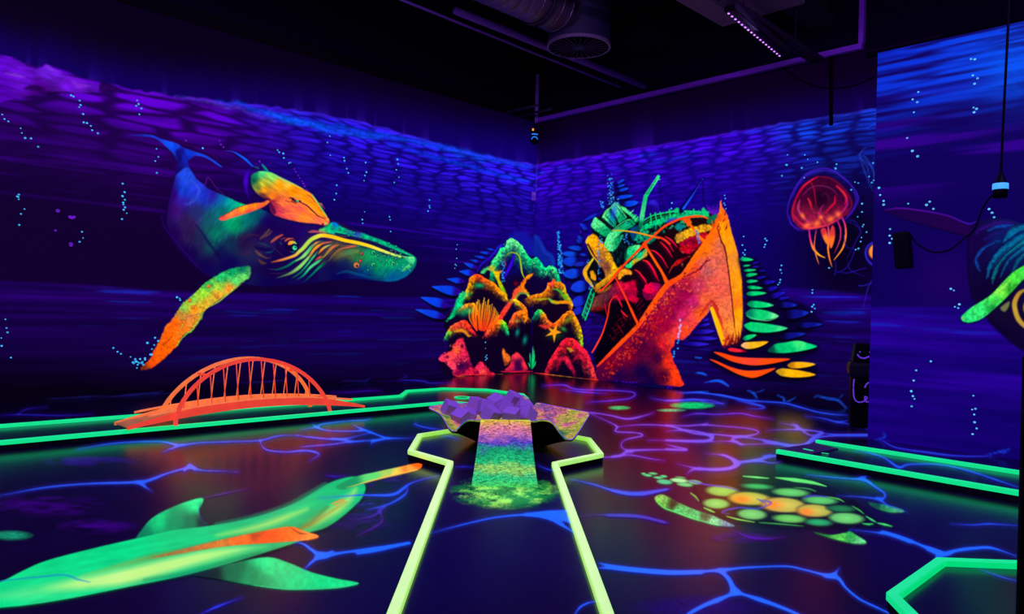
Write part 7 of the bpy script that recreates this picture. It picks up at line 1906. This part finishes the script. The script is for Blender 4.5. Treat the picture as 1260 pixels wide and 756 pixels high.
# hanger rod with the corner camera
rodp = Vector(at(661.5, 92, 13.9)); rodq = Vector(at(658, 150, 13.9)); rodq.x, rodq.y = rodp.x, rodp.y
rod = tag(obj('hanger_rod', beam('hanger_rod', rodp, rodq + Vector((0, 0, -.02)), .06, .06, up=(1, 0, 0)), M_pipe), 'short vertical steel channel hanging in the corner', 'hanger')
camth = thing('security_camera', 'small black dome camera in the corner above the mural', 'camera', tuple(at(657.5, 176, 14.2)))
bm = bmesh.new(); add_box(bm, (0, 0, .17), (.16, .16, .18), bevel=.02); obj('housing', bm_mesh('housing', bm), M_black, camth)
bm = bmesh.new(); bmesh.ops.create_uvsphere(bm, u_segments=16, v_segments=10, radius=.085); obj('dome', bm_mesh('dome', bm, True), M_black, camth).location = (0, 0, .05)
obj('blue_band', tube('blue_band', [(.06, -.085, .15), (-.02, -.09, .155), (-.06, -.085, .15)], .012, 6), M_blueglow, camth)  # blue highlight on the housing, built as a glowing strip
obj('blue_arc', tube('blue_arc', [(.055 * math.cos(a), -.09, .05 + .05 * math.sin(a)) for a in [k * math.pi / 10 for k in range(11)]], .01, 6), M_blueglow, camth)  # highlight on the dome, built as a glowing arc
bm = bmesh.new(); add_box(bm, (-.035, -.085, .24), (.035, .02, .04)); obj('amber_light', bm_mesh('amber_light', bm), M_amber, camth)
obj('bracket', tube('bracket', [(0, .02, .25), (0, .05, .48)], .02, 8), M_black, camth)
sx = thing('junction_box', 'small violet junction box in the wall corner', 'junction box', tuple(at(656.6, 247, 14.8)))
bm = bmesh.new(); add_box(bm, (0, 0, .09), (.09, .07, .18), bevel=.01); obj('case', bm_mesh('case', bm), mat('violet_plastic', (.25, .08, .5), .5, emit=lin(70, 20, 150), strength=.6), sx)
bm = bmesh.new(); add_box(bm, (0, -.04, .13), (.06, .012, .04)); obj('lid', bm_mesh('lid', bm), M_violetline, sx)

# trims
sT = WR.sz(1063, 57)[0]
def wall_strip(name, W, s0, s1, z0, z1, off, m, label):
    P = [W.to3(s0, 0, 0.0)[:2], W.to3(s1, 0, 0.0)[:2], W.to3(s1, 0, off)[:2], W.to3(s0, 0, off)[:2]]
    return tag(obj(name, prism(name, P, z0, z1), m), label, kind='structure')
wall_strip('trim_1', WR, 0.06, sT, 5.19, 5.27, .09, M_trimv, 'violet-lit steel angle along the top of the right wall')
wall_strip('trim_2', WL, 0.05, 19, 5.2, 5.40, .03, M_plinth, 'black strip along the top of the left wall')
wall_strip('trim_3', WR, sT - .05, sT + .02, 5.27, 6.6, .09, M_trimv, 'violet-lit steel post rising to the roof')
wall_strip('trim_4', WR, sT + .05, 12.5, 5.05, 5.12, .05, M_plinth, 'dark ledge along the top of the right wall')

# suspended box, beams, LED track
dr2 = Vector((drv.x, drv.y, 0))
bxp = Vector(fl(889, 33, 5.3))
box_ = thing('ceiling_unit', 'grey sheet-metal box hanging below the roof deck', 'ceiling unit', tuple(bxp))
V = []
for z in (0, .5):
    for u, v in ((0, 0), (1, 0), (1, 1), (0, 1)):
        V.append(dax * 1.9 * u + dr2 * 1.15 * v + Vector((0, 0, z)))
obj('case', pydata('case', V, [(3, 2, 1, 0), (4, 5, 6, 7), (0, 1, 5, 4), (1, 2, 6, 5), (2, 3, 7, 6), (3, 0, 4, 7)]), M_steel, box_)
for u, v in ((.1, .1), (.9, .1), (.9, .9), (.1, .9)):
    p = dax * 1.9 * u + dr2 * 1.15 * v
    obj('hanger_rod', tube('hanger_rod', [p + Vector((0, 0, .5)), p + Vector((0, 0, 1.35))], .012, 6), M_beam, box_)
b0 = Vector(fl(1052, 58, 5.65))
roofbeam = thing('roof_beam', 'deep dark steel roof beam meeting the right wall', 'beam', tuple(b0))
L_ = dax * 9
for nm, wv, hv, dz in (('flange', .42, .03, 0.0), ('web', .03, .5, .26), ('flange', .42, .03, .52)):
    obj(nm, beam(nm, Vector((0, 0, dz)), L_ + Vector((0, 0, dz)), wv, hv), M_beam, roofbeam)
tr0, tr1 = Vector(fl(876, -6, 5.1)), Vector(fl(1006, 77, 5.1))
track = thing('cable_tray', 'dark perforated cable tray carrying the lit black-light bar', 'cable tray', tuple(tr1))
tray_ = obj('tray', beam('tray', (tr0 - tr1) * 1.6, Vector((0, 0, 0)), .16, .02), M_beam, track)
for s_ in (-1, 1):
    sd = (tr0 - tr1).normalized().cross(Vector((0, 0, 1))) * .08 * s_
    obj('side_rail', beam('side_rail', (tr0 - tr1) * 1.6 + sd + Vector((0, 0, .03)), sd + Vector((0, 0, .03)), .012, .07), M_beam, track)
for k in range(14):
    p = (tr0 - tr1) * (.04 + .075 * k)
    obj('slot', beam('slot', p + Vector((0, 0, -.012)), p + (tr0 - tr1).normalized() * .07 + Vector((0, 0, -.012)), .03, .006), M_plinth, tray_)
for t in (.25, .75, 1.25):
    p = (tr0 - tr1) * t
    obj('hanger_rod', tube('hanger_rod', [p, p + Vector((0, 0, 1.5))], .012, 6), M_beam, track)

def led_bar(name, a, b, label, group, n=18, drop=2.0, own=0):
    """black-light LED bar: housing with fins and a row of violet LEDs, hung on two wires"""
    a, b = Vector(a), Vector(b)
    mid = (a + b) / 2
    root = thing(name, label, 'lamp', tuple(mid), group=group)
    hs_ = obj('housing', beam('housing', a - mid, b - mid, .13, .07), M_black, root)
    t = (b - a).normalized(); sd = t.cross(Vector((0, 0, 1))).normalized()
    for s_ in (-1, 1):
        obj('fin', beam('fin', a - mid + sd * .07 * s_ + Vector((0, 0, .02)), b - mid + sd * .07 * s_ + Vector((0, 0, .02)), .01, .09), M_beam, root)
    bm = bmesh.new()
    add_box(bm, (0, 0, 0), (.026, .022, .014), bevel=.004)
    lm = bm_mesh('led', bm); lm.materials.append(M_led)
    for k in range(n):
        o = obj('led', lm, None, hs_)
        o.location = (a - mid) * (1 - 2 * (k + .5) / n) + Vector((0, 0, -.04)) - sd * 0.035
        o.rotation_euler = (0, 0, math.atan2(t.y, t.x))
    for q in (.8, -.8):
        p = (a - mid) * q
        obj('wire', tube('wire', [p + Vector((0, 0, .03)), p + Vector((0, 0, drop))], .006, 5), M_rubber, root)
    if own:
        lo = uv_area('uv_lamp_light', tuple(mid + Vector((0, 0, -.07))), tuple(mid + Vector((-.6, -.4, -3))), (b - a).length, own)
    return root
led_bar('uv_lamp', fl(898, 10, 4.98), fl(964, 66, 4.98), 'black-light bar with a lit row of violet LEDs under the cable tray', 'black-light bars', drop=.11, own=40)
lab_l = ['black-light bar high on the left, outside the picture', 'black-light bar high on the right, outside the picture', 'black-light bar high above the middle lane, outside the picture', 'black-light bar near the left wall, outside the picture', 'black-light bar near the shorter wall, outside the picture']
for (lp, lt, pw), lb in zip(ADDED_LAMP_SPOTS, lab_l):
    led_bar('uv_lamp', (lp[0] - .6, lp[1], lp[2] + .03), (lp[0] + .6, lp[1], lp[2] + .03), lb, 'black-light bars')  # fixtures added around the unseen area lights

# conduit and cables on the right wall
pipe_thing('wall_conduit', 'black vertical conduit at the top of the right wall', [WR.to3(WR.sz(1024, 71)[0], WR.sz(1024, 71)[1], .04), WR.to3(WR.sz(1024, 155)[0], WR.sz(1024, 155)[1], .04)], .028, M_rubber)
def cable(name, label, px_pts, W, off, r=.008):
    pts = catmull(np.array([W.to3(*W.sz(x, y), off) for x, y in px_pts]), False, 6)
    return tag(obj(name, tube(name, pts, r, 6), M_rubber), label, 'cable')
cable('loose_cable', 'thin black cable sagging along the top of the right wall', Z5('510,205 560,245 640,275 730,270 800,240'), WR, .05, .01)

# pendant plug with cord in front of the partition
def cord_pts(px_pts, depth):
    return catmull(np.array([at(x, y, depth) for x, y in px_pts]), False, 8)
dP = float(WP.to3(WP.sz(1232, 230)[0], 0)[1]) - .35
pb_ = at(1231, 231, dP)
pend = thing('pendant_socket', 'black hanging socket with a pale blue band on a long cord', 'pendant socket', tuple(pb_))
po = np.array(pend.location)
sc_ = dP / FOC
prof = [(0, -13), (7.5, -12.5), (8, -5), (8, 3), (7, 6), (4.5, 12), (2.2, 18), (0, 18.5)]
def lathe(name, prof, n=20):
    V, Fc = [], []
    for r, z in prof:
        for k in range(n):
            a = 2 * math.pi * k / n
            V.append((r * math.cos(a), r * math.sin(a), z))
    for i in range(len(prof) - 1):
        for k in range(n):
            k2 = (k + 1) % n
            Fc.append((i * n + k, i * n + k2, (i + 1) * n + k2, (i + 1) * n + k))
    return pydata(name, V, Fc, True)
obj('socket_body', lathe('socket_body', [(r * sc_, z * sc_) for r, z in prof]), M_black, pend)
obj('blue_band', lathe('blue_band', [(8.3 * sc_, -2.5 * sc_), (8.6 * sc_, -1.5 * sc_), (8.6 * sc_, 4 * sc_), (8.2 * sc_, 5 * sc_)]), M_cyan, pend)
obj('cord', tube('cord', [p - po for p in cord_pts(PX('1231.5,216 1233,180 1236,120 1239,60 1241,20 1242,-30'), dP)], 1.5 * sc_, 8), M_rubber, pend)
spk_d = float(WP.to3(WP.sz(1111, 300)[0], 0)[1]) - .16
spk = thing('wall_speaker', 'narrow black speaker box on the shorter wall', 'speaker', tuple(at(1113, 330, spk_d)))
k_ = spk_d / FOC
rz = math.atan2(WP.d[1], WP.d[0])
spk.rotation_euler = (0, math.radians(-6), rz)
bm = bmesh.new(); add_box(bm, (0, 0, 22 * k_), (18 * k_, .14, 45 * k_), bevel=.02); cab_ = obj('cabinet', bm_mesh('cabinet', bm), M_black, spk)
bm = bmesh.new(); add_box(bm, (0, -.072, 22 * k_), (14 * k_, .012, 38 * k_), bevel=.005); obj('grille', bm_mesh('grille', bm), mat('speaker_grille', (.003, .003, .005), .8, spec=.05, scale=120, bump=.3), cab_)
bm = bmesh.new(); add_box(bm, (0, .11, 22 * k_), (.06, .10, .12)); obj('bracket', bm_mesh('bracket', bm), M_black, spk)
cpts = [WP.to3(*WP.sz(x, y), .05) for x, y in PW('185,222 215,250 250,288 320,322 400,310 470,255 520,210 560,110')] + [at(*PW('590,52')[0], dP + .12), at(*PW('612,38')[0], dP)]
obj('speaker_cable', tube('speaker_cable', [p - po for p in catmull(np.array(cpts), False, 6)], 1.0 * k_, 6), M_rubber, pend)

# ------------------------------------------------------------------ litter bin with a drawn face beside the partition
binp = fl(1061, 526)
bk = float(binp[1]) / FOC
bin_ = thing('litter_bin', 'black litter bin with a violet smiling face drawn on it', 'litter bin', tuple(binp), rz=math.radians(-20))
bm = bmesh.new(); add_box(bm, (0, 0, 33 * bk), (30 * bk, 30 * bk, 66 * bk), bevel=.03); body_ = obj('body', bm_mesh('body', bm), M_black, bin_)
M_bag = mat('dark_bin_liner', (.008, .004, .014), .5, spec=.2, scale=25, bump=.4)
V = []
for z, h in ((62, 15.5), (66, 17.5), (76, 17.8), (80, 16)):
    V += [(sx_ * h * bk, sy_ * h * bk, z * bk) for sx_, sy_ in ((-1, -1), (1, -1), (1, 1), (-1, 1))]
Fc = [(i * 4 + k, i * 4 + (k + 1) % 4, i * 4 + 4 + (k + 1) % 4, i * 4 + 4 + k) for i in range(3) for k in range(4)] + [(3, 2, 1, 0), (12, 13, 14, 15)]
obj('liner_collar', pydata('liner_collar', V, Fc), M_bag, bin_)
bm = bmesh.new()
vs_ = add_box(bm, (0, 0, 91 * bk), (28 * bk, 28 * bk, 24 * bk), bevel=.02)
for v in vs_:
    if v.co.z > 91 * bk:
        v.co.x *= .8; v.co.y *= .8
hood_ = obj('hood', bm_mesh('hood', bm), M_black, bin_)
def face_line(name, pts, y, r=.006, par=None):
    obj(name, tube(name, [(a * bk, y, b * bk) for a, b in pts], r, 6), M_violetline, par)
fy = -14.6 * bk
face_line('smile', catmull(np.array([(-9, 90), (-6, 86.5), (-1, 85.5), (4, 88)]), False, 5), fy + .01, .010, hood_)
for x in (-6, 5):
    bm = bmesh.new(); bmesh.ops.create_uvsphere(bm, u_segments=10, v_segments=6, radius=1.0 * bk); obj('eye', bm_mesh('eye', bm, True), M_violetline, hood_).location = (x * bk, fy + .02, 93 * bk)
fy = -15.2 * bk
face_line('swirl', catmull(np.array([(9 - 9 * (1 - .07 * k) * math.cos(k * .62) , 50 + 9 * (1 - .07 * k) * math.sin(k * .62)) for k in range(14)]), False, 3), fy, .010, body_)
face_line('trailing_line', catmull(np.array([(-12, 60), (-12.5, 48), (-11, 36), (-6, 32), (0, 34), (3, 38), (0, 39), (2, 33), (8, 35)]), False, 4), fy, .009, body_)

# ------------------------------------------------------------------ dark post at the right frame edge
pe = at(1263, 600, 2.3)
post = thing('divider_panel', 'black waist-high divider panel cut by the right frame edge', 'divider', (float(pe[0]) + .46, 2.3, 0))
bm = bmesh.new(); add_box(bm, (0, 0, .60), (.92, .06, 1.1), bevel=.01); obj('panel', bm_mesh('panel', bm), M_plinth, post)
for x in (-.43, .43):
    bm = bmesh.new(); add_box(bm, (x, 0, .60), (.06, .08, 1.2), bevel=.008); obj('post', bm_mesh('post', bm), M_plinth, post)
    bm = bmesh.new(); add_box(bm, (x, 0, .015), (.10, .36, .03), bevel=.006); obj('foot', bm_mesh('foot', bm), M_plinth, post)
